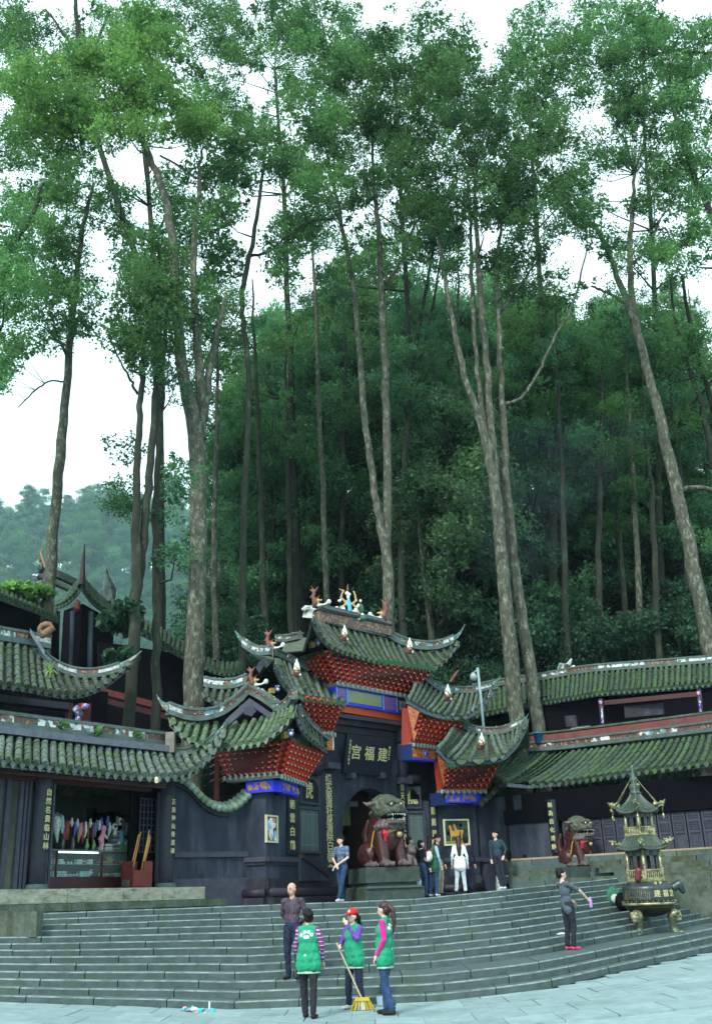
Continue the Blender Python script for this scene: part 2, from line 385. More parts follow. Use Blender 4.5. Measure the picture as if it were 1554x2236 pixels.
# stairs: a bed, and every tread block on it
bed = MB(); xs = np.linspace(-13, 14, 163)
for k in range(1, NST + 1):
    z = k * RISE - .05; vs = []; fs = []
    for i, x in enumerate(xs):
        ya = foot(x) + step_off(k, x) + .09; yb = (foot(x) + step_off(k + 1, x) + .2) if k < NST else 60
        t = st(k, x); vs += [(x, ya, t + z - RISE - .05), (x, ya, t + z), (x, yb, t + z)]
    for i in range(len(xs) - 1):
        a, b = i * 3, i * 3 + 3; fs += [(a, b, b + 1, a + 1), (a + 1, b + 1, b + 2, a + 2)]
    bed.add(vs, fs)
stairs = tag(bed.build('staircase', tread_m), kind='structure')
def stair_z(x, y):
    k = 0
    for i in range(1, NST + 1):
        if y >= foot(x) + step_off(i, x): k = i
    return k * RISE + st(k, x)
nb = 0
for k in range(1, NST + 1):
    x = -8.6 + random.random() * .6
    while x < 11.2:
        ln = random.uniform(1.05, 1.45); x2 = x + ln - .018; g = random.uniform(-.004, .004); P = []; jy = random.uniform(-.008, .008)
        for xx in (x, x2):
            ya = foot(xx) + step_off(k, xx) + jy; yb = foot(xx) + step_off(k + 1, xx) + .06 if k < NST else ya + .6
            P.append((xx, ya, yb, st(k, xx) + k * RISE + g))
        ch = .022; cs = []
        for xx in np.linspace(x, x2, 4):
            ya = foot(xx) + step_off(k, xx) + jy; yb = foot(xx) + step_off(k + 1, xx) + .12 if k < NST else ya + .6; zz = st(k, xx) + k * RISE + g
            cs.append([(xx, ya, zz - RISE), (xx, ya, zz - ch), (xx, ya + ch * 1.6, zz), (xx, yb, zz)])
        b = MB()
        for q in range(3):
            A_, B_ = cs[q], cs[q + 1]; b.add([*A_, *B_], [(0, 4, 5, 1), (2, 6, 7, 3)]); b.add([A_[1], B_[1], B_[2], A_[2]], [(0, 1, 2, 3)], 1)
        for q in (0, 3): b.add([*cs[q], (cs[q][0][0], cs[q][3][1], cs[q][0][2])], [(0, 1, 2, 3, 4)])
        if nb < 296: b.build('stone_block', [stone_m, lit_worn_m], stairs); nb += 1
        x += ln
# hillside behind the temple, and the far hill
def hill_z(x, y):
    h = 1.4 + .55 * max(0, min(y, 110) - 40) + .30 * max(0, min(y, 66) - 46)
    lx = smooth((x / max(y, 1) + .20) / .10)               # falls away towards the valley on the left
    far = 108 * float(smooth((y - 150) / 190)) * float(smooth((-x / max(y, 1) - .02) / .15))
    return float(h * lx * (1 if y < 90 else 1) + far + .8 * math.sin(x * .35 + y * .2) * smooth((y - 42) / 10))
xs = np.linspace(-250, 150, 101); ys = np.r_[np.linspace(38, 100, 45), np.linspace(105, 430, 60)]; nx = len(xs)
vs = [(x, y, min(hill_z(x, y), 130)) for y in ys for x in xs]
hb = MB().add(vs, [(j * nx + i, j * nx + i + 1, (j + 1) * nx + i + 1, (j + 1) * nx + i) for j in range(len(ys) - 1) for i in range(nx - 1)])
tag(hb.build('hillside', earth_m, smooth=True), kind='structure')
# haze: one even box of damp air round the whole place
hz = D.materials.new('haze'); hz.use_nodes = True; t = hz.node_tree; t.nodes.remove(t.nodes['Principled BSDF'])
pv = t.nodes.new('ShaderNodeVolumePrincipled'); pv.inputs['Density'].default_value = .0002; pv.inputs['Color'].default_value = (.66, .88, 1.0, 1); pv.inputs['Anisotropy'].default_value = .1
t.links.new(pv.outputs[0], t.nodes['Material Output'].inputs['Volume'])
hb = MB().box((0, 200, 74), (640, 560, 151)); ho = tag(hb.build('haze', hz), kind='stuff')

# ================================================================== ROOF KIT
def roof(parent, name, eave, top, n, r=.075, mat=None, sag=.10, seg=.30, board=True, nb=14, drip=True, label=None):
    """tiled slope between an eave line and a ridge line: bed sheet (the part) with its tile rows and eave board under it"""
    mat = mat or tile_m; n1 = 2 * n + 1
    E_ = resample(eave, n1); T_ = resample(top, n1); Z = V(0, 0, 1)
    def cur(i, s): return E_[i] + (T_[i] - E_[i]) * s - Z * sag * 4 * s * (1 - s)
    m = 6; b = MB(); vs = []; fs = []
    for i in range(n1):
        for j in range(m + 1):
            # gutter between rows sits lower
            vs.append(cur(i, j / m) - Z * (r * .9 if i % 2 == 0 else r * .2))
    for i in range(n1 - 1):
        for j in range(m): fs.append((i * (m + 1) + j, (i + 1) * (m + 1) + j, (i + 1) * (m + 1) + j + 1, i * (m + 1) + j + 1))
    b.add(vs, fs, 0)
    b.add([(x, y, z - .10) for x, y, z in vs], [tuple(reversed(f)) for f in fs], 1)
    if drip:
        for i in range(0, n1, 2):
            c = cur(i, 0); tg = E_[min(i + 1, n1 - 1)] - E_[max(i - 1, 0)]; hw = tg / 2 * .8 if 0 < i < n1 - 1 else tg * .8
            o = (E_[i] - T_[i]); o[2] = 0; o = o / (np.linalg.norm(o) + 1e-9) * .02
            b.add([c - hw - Z * r * .3 + o, c - hw * .55 - Z * r * 1.7 + o * 2, c - Z * r * 2.4 + o * 2, c + hw * .55 - Z * r * 1.7 + o * 2, c + hw - Z * r * .3 + o], [(0, 1, 2, 3, 4)], 2)
    ro = b.build(name, [bed_m, dark_m, mat], parent)
    if label: ro['label'] = label
    for i in range(1, n1, 2):
        L_ = np.linalg.norm(T_[i] - E_[i]); k = max(2, int(round(L_ / seg))); tb = MB(); off = random.uniform(-.012, .012)
        tg = E_[min(i + 1, n1 - 1)] - E_[max(i - 1, 0)]
        for q in range(k):
            ring = []
            for s_, rr in ((q / k, r * 1.06), (min(1, (q + 1.12) / k), r * .86)):
                p = cur(i, s_); d = cur(i, min(1, s_ + .02)) - cur(i, max(0, s_ - .02)); d /= np.linalg.norm(d) + 1e-9
                u = tg - d * (tg @ d); u /= np.linalg.norm(u) + 1e-9; nn = np.cross(u, d); nn *= 1 if nn[2] > 0 else -1
                if s_ == 0: p = p - d * .05
                jx = u * (off + random.uniform(-.011, .011)) + nn * random.uniform(-.006, .008)
                ring.append([p + jx + u * math.cos(a) * rr + nn * (math.sin(a) * rr) for a in np.linspace(math.pi, 0, 6)])
            tb.add(ring[0] + ring[1], [(a, a + 1, a + 7, a + 6) for a in range(5)] + ([(0, 5, 4, 3, 2, 1)]), 0)
        p = cur(i, 0); d = cur(i, .03) - p; d /= np.linalg.norm(d); u = tg / (np.linalg.norm(tg) + 1e-9)
        dd = np.cross(u, d); dd *= 1 if dd[2] > 0 else -1
        tb.add([p - d * .055 + u * math.cos(a) * r * 1.1 + dd * math.sin(a) * r * 1.1 for a in np.linspace(0, 2 * math.pi, 9)[:-1]], [tuple(range(8))], 0)
        tb.build('tile_row', mat, ro)
    if board:
        eb = MB(); pts = [e + (t_ - e) / (np.linalg.norm(t_ - e) + 1e-9) * .10 - Z * (r * .9 + .02) for e, t_ in zip(E_, T_)]
        eb.sweep(pts, .05, .11, 0, base=-.12); eb.build('eave_board', fascia_m, ro)
    return ro
def ridge(parent, pts, w=.22, h=.34, mats=None, name='ridge', cut=None, capw=1.25, taper=None, n=14, base=-.06):
    """ridge wall: mortar foot, mosaic band in coloured lengths, cap"""
    P = resample(pts, n); mats = mats or [mosb_m, mosw_m, mosb_m, white_m]
    hs = np.ones(n) if taper is None else np.linspace(1, taper, n); b = MB(); Z = V(0, 0, 1)
    b.sweep(P, list(w * 1.15 * hs), list(h * .38 * hs), 0, base=base)
    r_ = None
    b2 = [P[i] + Z * (base + h * .38 * hs[i]) for i in range(n)]
    b3 = [P[i] + Z * (base + h * .80 * hs[i]) for i in range(n)]
    b.sweep(b3, list(w * capw * hs), list(h * .20 * hs), 0)
    r_ = b.build(name, [ridge_m], parent)
    k = len(mats); q = n - 1
    if parent is gate or (parent is not None and parent.parent is gate):
        cb = MB()
        for i in range(int(np.linalg.norm(np.diff(P, axis=0), axis=1).sum() / .085)):
            t_ = random.random() * (n - 1.001); j_ = int(t_); c_ = lerp(P[j_], P[j_ + 1], t_ - j_); tg_ = P[j_ + 1] - P[j_]; sd_ = np.cross(tg_, Z); sd_ /= np.linalg.norm(sd_) + 1e-9
            hh_ = hs[j_]; sg_ = random.choice((-1, 1)); top_ = random.random() < .35
            c_ = c_ + (Z * (base + h * hh_ * 1.02) + sd_ * random.uniform(-.4, .4) * w if top_ else Z * (base + h * hh_ * random.uniform(.45, .75)) + sd_ * sg_ * w * .5 * hh_)
            cb.ball(c_, random.uniform(.018, .045), random.randrange(5), 6, (1, 1, random.uniform(.6, 1.3)))
        o_ = cb.build('ridge_carving', [mosb_m, white_m, mosb_m, ridge_m, mosg_m], r_); o_['kind'] = 'stuff'
    cuts = [0] + sorted(min(q - 1, max(1, int(round(i * q / k + random.uniform(-.35, .35) * q / k)))) for i in range(1, k)) + [q]
    for i in range(k):
        a, c = cuts[i], cuts[i + 1]
        if c <= a: continue
        sl_ = MB()
        sl_.sweep(b2[a:c + 1], list((w * (.98 if i % 2 else .94) * hs)[a:c + 1]), list(h * .42 * hs[a:c + 1]), 0); sl_.build('mosaic_band', mats[i], r_)
    return r_
def swallow(parent, pts, w=.16, h=.10, mat=None, name='ridge_tip'):
    """upswept pointed end of a ridge"""
    P = resample(pts, 8); t = np.linspace(1, .12, 8); b = MB(); b.sweep(P, list(w * t), list(h * t)); return b.build(name, mat or mosg_m, parent)
# bracket cluster, one cell of the red lattice under the eaves: x 0..1, y 0..1, z outwards
def bracket_mesh(gem):
    b = MB()
    def bar(p, q, wd, z0, z1, mi):
        p, q = V(*p, 0), V(*q, 0); d = q - p; d /= np.linalg.norm(d); s_ = V(-d[1], d[0], 0) * wd / 2
        b.hexa([p - s_ + V(0, 0, z0), q - s_ + V(0, 0, z0), q + s_ + V(0, 0, z0), p + s_ + V(0, 0, z0), p - s_ * .6 + V(0, 0, z1), q - s_ * .6 + V(0, 0, z1), q + s_ * .6 + V(0, 0, z1), p + s_ * .6 + V(0, 0, z1)], mi)
    for p, q in (((.5, 0), (1, .5)), ((.5, 0), (0, .5))): bar(p, q, .22, 0, .34, 0)
    for p, q in (((0, .5), (.5, 1)), ((1, .5), (.5, 1))): bar(p, q, .17, 0, .22, 0)
    bar((0, .5), (.5, 1), .05, .2, .27, 3)
    def oct_(c, r_, z0, z1, mi):
        vs = [(c[0] + r_ * math.cos(a), c[1] + r_ * 1.15 * math.sin(a), z0) for a in np.arange(6) * math.pi / 3] + [(c[0] + r_ * .8 * math.cos(a), c[1] + r_ * .9 * math.sin(a), z1) for a in np.arange(6) * math.pi / 3]
        b.add(vs, [(j, (j + 1) % 6, 6 + (j + 1) % 6, 6 + j) for j in range(6)] + [(6, 7, 8, 9, 10, 11)], mi)
    oct_((.5, .52), .21, .0, .13, 1); oct_((.5, .04), .10, .2, .48, 2)
    return b.mesh('bracket', [red_m, gemb_m if gem else gemg_m, cream_m, orange_m])
BRK = [bracket_mesh(0), bracket_mesh(1)]
BEAD = MB().lathe((0, 0, 0), [(.028, -.06), (.045, -.045), (.045, .03), (.034, .045), (.038, .07)], 8).mesh('bead', [mint_m], True)
def bracket_panel(parent, TL, TR, BR, BL, rows, cols, label=None, beads=True):
    TL, TR, BR, BL = (V(*p) for p in (TL, TR, BR, BL)); nn = np.cross(TR - TL, TL - BL); nn = nn / np.linalg.norm(nn)
    if nn @ (CAM - TL) < 0: nn = -nn
    b = MB(); b.slab(BL, BR, TR, TL, .08, 0)
    po = b.build('bracket_panel', dred_m, parent)
    if label: po['label'] = label
    def pt(u, v): return (BL * (1 - u) + BR * u) * (1 - v) + (TL * (1 - u) + TR * u) * v
    for j in range(rows):
        for i in range(cols):
            u0, u1, v0, v1 = i / cols, (i + 1) / cols, j / rows, (j + 1) / rows
            o = pt(u0, v0); ux = pt(u1, v0) - o; vy = pt(u0, v1) - o; dep = nn * np.linalg.norm(ux) * .9
            m = Matrix(((ux[0], vy[0], dep[0], o[0] + nn[0] * .005), (ux[1], vy[1], dep[1], o[1] + nn[1] * .005), (ux[2], vy[2], dep[2], o[2] + nn[2] * .005), (0, 0, 0, 1)))
            put('bracket', BRK[(j + 1) % 2], m, po)
    # green scalloped valance on top
    vb = MB(); k = cols * 2
    for i in range(k):
        a, c = pt(i / k, 1) + nn * .10, pt((i + 1) / k, 1) + nn * .10; Z = V(0, 0, 1)
        vb.add([a + Z * .10, c + Z * .10, c, a * .5 + c * .5 - Z * .10, a], [(0, 4, 3, 2, 1)], 0)
    vb.build('valance', green_m, po)
    if beads:
        for i in range(cols + 1):
            q = pt(i / cols, 0) + nn * .10 - V(0, 0, .06); put('bead', BEAD, Matrix.Translation(Vector(q)), po)
    return po
def beam(parent, A, B, z0, z1, dep, mat, name, out=0.0):
    """horizontal painted timber A->B (xy), between z0 and z1, standing out towards the viewer"""
    F = Fr(A, B); b = MB(); b.fbox(F, 0, F.L, z0, z1, out, out + dep); return b.build(name, mat, parent), F

# ================================================================== TEMPLE GATE
GS = 1.04
def zs(z): return 1.7 + (z - 1.7) * GS
def g(px, py, z): return G(px, py, zs(z))
def gw(px, py, Y): return W(px, py, Y * GS)
gate = empty('temple_gate', (-.2, 33.5, TOPZ), 0, 'slate grey temple gate with five upswept mossy roofs over red bracket lattices', 'gate')
gate.location = (0, 0, 0)
c0 = V(-1.12, 31.63) * GS; c1 = V(1.23, 34.1) * GS
lk = V(-2.70, 28.4) * GS; r1 = V(3.44, 34.92) * GS
Fc = Fr(c0, c1); Fl = Fr(lk, c0); Frr = Fr(c1, r1)
FZ = TOPZ
# central wall with the arched doorway
a0, _ = Fc.pix(748, 1850); a1, _ = Fc.pix(872, 1850); _, zt = Fc.pix(800, 1721); ztop = zs(8.2)
zc = zt - (a1 - a0) / 2; b = MB(); th_ = .5
b.fbox(Fc, 0, a0, FZ, ztop, -th_, 0); b.fbox(Fc, a1, Fc.L, FZ, ztop, -th_, 0)
N_ = 14; arc = [((a0 + a1) / 2 - (a1 - a0) / 2 * math.cos(math.pi * i / N_), zc + (a1 - a0) / 2 * math.sin(math.pi * i / N_)) for i in range(N_ + 1)]
for (s0, z0), (s1, z1) in zip(arc[:-1], arc[1:]):
    b.hexa([Fc.p(s0, z0, 0), Fc.p(s1, z1, 0), Fc.p(s1, z1, -th_), Fc.p(s0, z0, -th_), Fc.p(s0, ztop, 0), Fc.p(s1, ztop, 0), Fc.p(s1, ztop, -th_), Fc.p(s0, ztop, -th_)])
cw = b.build('central_wall', wall_m, gate)
b = MB()
for (s0, z0), (s1, z1) in zip(arc[:-1], arc[1:]):
    cx_ = (a0 + a1) / 2
    def o_(s_, z_): return cx_ + (s_ - cx_) * 1.05, zc + (z_ - zc) * 1.05
    (so0, zo0), (so1, zo1) = o_(s0, z0), o_(s1, z1)
    b.hexa([Fc.p(s0, z0, .03), Fc.p(s1, z1, .03), Fc.p(s1, z1, -.02), Fc.p(s0, z0, -.02), Fc.p(so0, zo0, .03), Fc.p(so1, zo1, .03), Fc.p(so1, zo1, -.02), Fc.p(so0, zo0, -.02)])
b.build('arch_moulding', plinth_m, gate)
# passage behind the door
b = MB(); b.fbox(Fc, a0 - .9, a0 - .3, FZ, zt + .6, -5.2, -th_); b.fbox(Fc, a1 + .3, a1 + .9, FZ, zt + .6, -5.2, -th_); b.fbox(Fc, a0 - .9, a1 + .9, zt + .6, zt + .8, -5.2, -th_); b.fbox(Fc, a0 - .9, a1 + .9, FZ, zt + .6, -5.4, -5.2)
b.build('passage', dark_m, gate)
sA, zA = Fc.pix(748, 1790, -1.2); sB, _ = Fc.pix(790, 1790, -1.2)
b = MB(); b.fbox(Fc, sA - .5, sB + .15, zs(4.55), zs(4.7), -1.3, -1.1); b.build('pale_beam', fascia_m, gate)
b = MB(); b.fbox(Fc, sA - .3, sA + .16, zs(3.95), zs(5.2), -1.05, -1.0); b.build('door_leaf', M('lit_jamb_green', (.05, .09, .03), (.03, .06, .02), 4, .7), gate)  # short green strip standing in for the lit upper part of the jamb
sC, _ = Fc.pix(792, 1790, -.9); b = MB(); b.fbox(Fc, sC, sC + .12, FZ, zs(5.1), -2.0, -.6); b.fbox(Fc, sC + .12, sC + .9, FZ, zs(5.1), -.8, -.7); b.build('door_leaf', M('red_leaf_door', (.03, .009, .008), (.02, .007, .007), 4, .6), gate)
sD, _ = Fc.pix(786, 1850, -1.6); b = MB(); b.fbox(Fc, sD - .5, sD + .4, zs(3.55), zs(4.45), -1.8, -1.7); b.build('hanging_board', M('dim_board', (.03, .05, .03), (.02, .03, .02), 8, .7), gate)
# wing walls
sp0, _ = Fl.pix(628, 1800)
b = MB(); b.fbox(Fl, sp0, Fl.L, FZ, zs(7.1), -.45, 0); b.build('wing_wall', wall_m, gate)
sr0, _ = Frr.pix(952, 1800)
b = MB(); b.fbox(Frr, 0, sr0, FZ, zs(7.1), -.45, 0); b.build('wing_wall', wall_m, gate)
# outer piers
Fo = Fr(lk + V(-1.35, .50) * 1.0, lk)
b = MB(); zp = zs(4.75); q0, q1 = Fl.p(0, 0), Fl.p(sp0, 0, .28); o0 = Fo.p(Fo.L - .62, 0)
def prism(b, ring, z0, z1, mi=0):
    n = len(ring); b.add([(p[0], p[1], z0) for p in ring] + [(p[0], p[1], z1) for p in ring], [tuple(range(n - 1, -1, -1)), tuple(range(n, 2 * n))] + [(i, (i + 1) % n, n + (i + 1) % n, n + i) for i in range(n)], mi)
ringL = [o0, Fl.p(0, 0), Fl.p(sp0, 0), Fl.p(sp0, 0, -1.0), Fo.p(Fo.L - .62, 0, -1.2)]
prism(b, ringL, FZ, zp); b.build('pier', wall_m, gate)
ringR = [Frr.p(sr0, 0, .22), Frr.p(Frr.L, 0, .22), Frr.p(Frr.L, 0, -1.0), Frr.p(sr0, 0, -1.0)]
b = MB(); prism(b, ringR, FZ, zp); b.build('pier', wall_m, gate)
# plinth and mouldings
def course(F, s0, s1, z0, z1, out, mat, name, n0=0.0):
    b = MB(); b.fbox(F, s0, s1, z0, z1, n0 - .02, n0 + out); return b.build(name, mat, gate)
def roll(F, s0, s1, z, r_, mat, n0=0.0, name='roll_moulding'):
    b = MB(); b.tube([F.p(s0, z, n0), F.p(s1, z, n0)], r_, 10); return b.build(name, mat, gate, smooth=True)
ar = Frr.L
for F, s0, s1, n0 in ((Fc, 0, a0 - .02, 0), (Fc, a1 + .02, Fc.L, 0), (Fl, -.02, Fl.L, .02), (Frr, 0, sr0, 0), (Frr, sr0, ar + .03, .22), (Fo, Fo.L - .64, Fo.L, .0)):
    course(F, s0, s1, FZ - .05, FZ + .18, .20, plinth_m, 'plinth', n0); course(F, s0, s1, FZ + .18, FZ + .42, .10, plinth_m, 'plinth', n0)
    roll(F, s0, s1, FZ + .30, .13, roll_m, n0 + .08); course(F, s0, s1, FZ + .42, FZ + .66, .05, plinth_m, 'plinth', n0)
for F, s0, s1, n0 in ((Fl, 0, sp0 + .5, 0), (Frr, sr0, ar, .22), (Fo, Fo.L - .62, Fo.L, 0)):
    course(F, s0 - .03, s1 + .03, zs(2.78), zs(2.90), .09, wall2_m, 'sill_course', n0); course(F, s0, s1, zs(2.70), zs(2.78), .05, plinth_m, 'sill_course', n0)
# sloping balustrade against the wing wall
p0 = Fl.pix(646, 1866); p1 = Fl.pix(706, 1908); b = MB()
b.hexa([Fl.p(p0[0], p0[1] - .1, .22), Fl.p(p1[0], p1[1] - .1, .22), Fl.p(p1[0], p1[1] - .1, 0), Fl.p(p0[0], p0[1] - .1, 0), Fl.p(p0[0], p0[1] + .03, .22), Fl.p(p1[0], p1[1] + .03, .22), Fl.p(p1[0], p1[1] + .03, 0), Fl.p(p0[0], p0[1] + .03, 0)])
b.build('balustrade_coping', roll_m, gate)
b = MB(); b.hexa([Fl.p(p0[0], FZ + .6, .17), Fl.p(p1[0], FZ + .6, .17), Fl.p(p1[0], FZ + .6, 0), Fl.p(p0[0], FZ + .6, 0), Fl.p(p0[0], p0[1] - .1, .17), Fl.p(p1[0], p1[1] - .1, .17), Fl.p(p1[0], p1[1] - .1, 0), Fl.p(p0[0], p0[1] - .1, 0)]); b.build('balustrade', wall_m, gate)
# cornices and engaged columns of the central bay
for za, zb_, o_ in ((7.0, 7.12, .34), (6.82, 7.0, .22), (6.60, 6.80, .12)): course(Fc, 0, Fc.L, zs(za), zs(zb_), o_, wall2_m if za > 6.9 else plinth_m, 'cornice')
s_, z_ = Fc.pix(871, 1640)
b = MB(); b.tube([Fc.p(s_, zs(5.35), .1), Fc.p(s_, zs(6.62), .1)], .15, 14); b.build('engaged_column', wall2_m, gate, smooth=True)
course(Fc, s_ - .26, s_ + .26, zs(5.18), zs(5.36), .32, wall2_m, 'column_bracket'); course(Fc, s_ - .2, s_ + .2, zs(6.5), zs(6.9), .34, plinth_m, 'column_bracket')
s_, z_ = Fc.pix(716, 1672); course(Fc, s_ - .3, s_ + .25, zs(5.45), zs(5.62), .32, wall2_m, 'column_bracket')
for px in (758, 823):
    s_, z_ = Fc.pix(px, 1693); course(Fc, s_ - .09, s_ + .09, z_ - .12, z_ + .06, .30, wall2_m, 'plaque_rest')
# wing wall panels: seal panel, rolled lintel, tablet
def panel(F, x0, y0, x1, y1, mat, name, out, fr=None, arch=False, parent=None):
    s0, zt_ = F.pix(x0, y0); s1, zb_ = F.pix(x1, y1); zt_ = (zt_ + F.pix(x1, y0)[1]) / 2; zb_ = (zb_ + F.pix(x0, y1)[1]) / 2
    b = MB(); b.fbox(F, s0, s1, zb_, zt_, -.02, out); o = b.build(name, mat, parent or gate)
    if fr:
        f = MB(); w_ = fr
        f.fbox(F, s0 - w_, s0, zb_ - w_, zt_ + w_, -.02, out + .05); f.fbox(F, s1, s1 + w_, zb_ - w_, zt_ + w_, -.02, out + .05)
        f.fbox(F, s0, s1, zt_, zt_ + w_, -.02, out + .05); f.fbox(F, s0, s1, zb_ - w_, zb_, -.02, out + .05); f.build('panel_frame', wall2_m, o)
    return o, s0, s1, zb_, zt_
tab_m = M('stone_tablet', (.055, .085, .085), (.035, .058, .06), 40, .8, .3, .05, c=(.085, .12, .12), cscale=5, camt=.5, stretch=(1, 1, .1))
for F, pts_, ch in ((Fl, (654, 1702, 693, 1752), '虎'), (Frr, (884, 1722, 915, 1762), '龍')):
    o, s0, s1, zb_, zt_ = panel(F, *pts_, board_m, 'seal_panel', .015, .06)
    cs = [(s0, zt_), (s1, zt_)]
    b = MB()                                                       # cusped corners of the panel
    for sx_, sg in ((s0, 1), (s1, -1)):
        q = [(sx_, zt_), (sx_ + sg * .24, zt_), (sx_ + sg * .19, zt_ - .06), (sx_ + sg * .12, zt_ - .09), (sx_ + sg * .09, zt_ - .17), (sx_, zt_ - .22)]
        q = q if sg < 0 else q[::-1]
        n_ = len(q); b.add([F.p(a, z, .055) for a, z in q] + [F.p(a, z, .0) for a, z in q], [tuple(range(n_))] + [(i, i + n_, (i + 1) % n_ + n_, (i + 1) % n_) for i in range(n_)])
    b.build('cusped_corner', wall2_m, o)
    letters('seal_character', ch, min(.62, (zt_ - zb_) * .8), gold_m, F.mat((s0 + s1) / 2, (zb_ + zt_) / 2 - .02, .03), o, sx=.85)
    roll(F, s0 - .05, s1 + .05, zt_ + .32, .17, plinth_m, .05, 'rolled_lintel')
for F, pts_ in ((Fl, (652, 1768, 695, 1858)), (Frr, (889, 1776, 926, 1850))):
    o, s0, s1, zb_, zt_ = panel(F, *pts_, tab_m, 'stone_tablet', .02, .07)
    b = MB()                                                       # worn carved inscription: columns of tiny strokes
    for i in range(11):
        sc_ = lerp(s0 + .08, s1 - .08, i / 10); z_ = zt_ - .17
        while z_ > zb_ + .2:
            hgt = random.uniform(.02, .05); b.fbox(F, sc_ - .012, sc_ + .012, z_ - hgt, z_, .018, .0235); z_ -= hgt + random.uniform(.012, .03)
    for zz in (zt_ - .13, zb_ + .16): b.fbox(F, s0 + .03, s1 - .03, zz - .012, zz + .012, .018, .026)
    q_ = b.build('carved_inscription', M('inscription', (.12, .17, .16), (.09, .13, .12), 20, .8, 0, 0), o); q_['kind'] = 'stuff'
# beams and bracket lattices ---------------------------------------------------
def hor(p, q, z): return g(p[0], p[1], z), g(q[0], q[1], z)
# top tier
TL, TR = hor((698, 1425), (946, 1463), 8.85); BL, BR = hor((732, 1488), (888, 1517), 8.07)
bracket_panel(gate, TL, TR, BR, BL, 6, 15, 'widest bracket lattice under the topmost roof')
TLb = gw(660, 1436, 31.9); BLb = gw(690, 1482, 32.3); bracket_panel(gate, TLb, TL, BL, BLb, 6, 4, beads=False)
_, Fb = beam(gate, BL, BR, zs(7.93), zs(8.05), .5, greek_m, 'key_band', -.42)
_, F1 = beam(gate, BL, BR, zs(7.40), zs(7.93), .42, blue_m, 'painted_beam', -.42)
bo = _
b = MB(); L1 = F1.L; b.fbox(F1, L1 * .16, L1 * .62, zs(7.50), zs(7.87), 0, .012); b.build('green_panel', M('net_green', (.16, .30, .20), (.12, .24, .17), 12, .6), bo)
b = MB()
for i in range(14):                                              # gold net lines on the green panel
    for sg in (1, -1):
        c_ = lerp(L1 * .14, L1 * .64, i / 13); h_ = zs(7.87) - zs(7.50); A_ = [c_ - sg * h_ * .5, zs(7.50)]; B_ = [c_ + sg * h_ * .5, zs(7.87)]
        if min(A_[0], B_[0]) < L1 * .16 or max(A_[0], B_[0]) > L1 * .62: continue
        b.hexa([F1.p(A_[0] - .011, A_[1], .018), F1.p(A_[0] + .011, A_[1], .018), F1.p(A_[0] + .011, A_[1], .011), F1.p(A_[0] - .011, A_[1], .011), F1.p(B_[0] - .011, B_[1], .018), F1.p(B_[0] + .011, B_[1], .018), F1.p(B_[0] + .011, B_[1], .011), F1.p(B_[0] - .011, B_[1], .011)])
b.build('net_lines', yel_m, bo)
b = MB(); b.fbox(F1, L1 * .66, L1 * .82, zs(7.47), zs(7.88), 0, .012, 0); b.fbox(F1, L1 * .85, L1 * .985, zs(7.46), zs(7.9), 0, .012, 1); b.fbox(F1, L1 * .875, L1 * .96, zs(7.53), zs(7.82), .012, .02, 2)
for x_ in (.01, .145, .64, .835): b.fbox(F1, L1 * x_, L1 * (x_ + .012), zs(7.43), zs(7.92), 0, .014, 3)
b.fbox(F1, L1 * .03, L1 * .13, zs(7.47), zs(7.88), 0, .012, 0)
b.fbox(F1, L1 * .905, L1 * .93, zs(7.58), zs(7.77), .02, .026, 0); b.fbox(F1, L1 * .89, L1 * .945, zs(7.63), zs(7.72), .02, .025, 0)
b.build('beam_pattern', [M('lilac_paint', (.11, .09, .38), (.20, .07, .12), 16, .5, 0, 0), dblue_m, yel_m, M('pale_blue_line', (.25, .36, .62), None, 5, .5, 0, 0)], bo)
beam(gate, BL, BR, zs(7.18), zs(7.398), .36, orange_m, 'orange_beam', -.44)
# core behind the lattices
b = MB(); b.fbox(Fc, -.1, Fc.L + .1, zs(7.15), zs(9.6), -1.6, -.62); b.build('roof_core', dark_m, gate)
# right middle tier
TLr, TRr = hor((918, 1558), (1020, 1574), 7.23); BLr, BRr = hor((899, 1620), (949, 1626), 6.42)
bracket_panel(gate, TLr, TRr, BRr, BLr, 6, 7)
BRx = BLr + (BRr - BLr) * 1.0
beam(gate, BLr, BRx, zs(6.27), zs(6.40), .4, greek_m, 'key_band', -.36)
o, F2 = beam(gate, BLr, BRx, zs(5.92), zs(6.265), .34, orange_m, 'painted_beam', -.34)
beam(gate, BLr, BRx, zs(5.86), zs(5.918), .40, blue_m, 'blue_batten', -.37)
L2 = F2.L; zc_ = zs(6.09); hx = .155
b = MB()
def disc(F, s_, z_, r_, n0, n1, mi, k=6, a0_=0.0):
    ps = [(s_ + r_ * math.cos(a0_ + 2 * math.pi * i / k), z_ + r_ * math.sin(a0_ + 2 * math.pi * i / k)) for i in range(k)]
    b.add([F.p(a, z, n1) for a, z in ps] + [F.p(a, z, n0) for a, z in ps], [tuple(range(k))] + [(i, i + k, (i + 1) % k + k, (i + 1) % k) for i in range(k)], mi)
sm_ = L2 * .56
disc(F2, sm_, zc_, hx, 0, .006, 2); disc(F2, sm_, zc_, hx * .92, .006, .010, 0); disc(F2, sm_, zc_, hx * .66, .010, .013, 1, 18); disc(F2, sm_, zc_, hx * .50, .013, .016, 2, 18)
R_ = hx * .46                                                     # yin-yang: dark comma on the white disc
ps = [(sm_ + R_ * math.sin(a), zc_ - R_ * math.cos(a)) for a in np.linspace(0, math.pi, 10)] + [(sm_ + R_ / 2 * math.sin(a), zc_ + R_ / 2 + R_ / 2 * math.cos(a)) for a in np.linspace(0, math.pi, 7)][1:] + [(sm_ - R_ / 2 * math.sin(a), zc_ - R_ / 2 + R_ / 2 * math.cos(a)) for a in np.linspace(0, math.pi, 7)][1:-1]
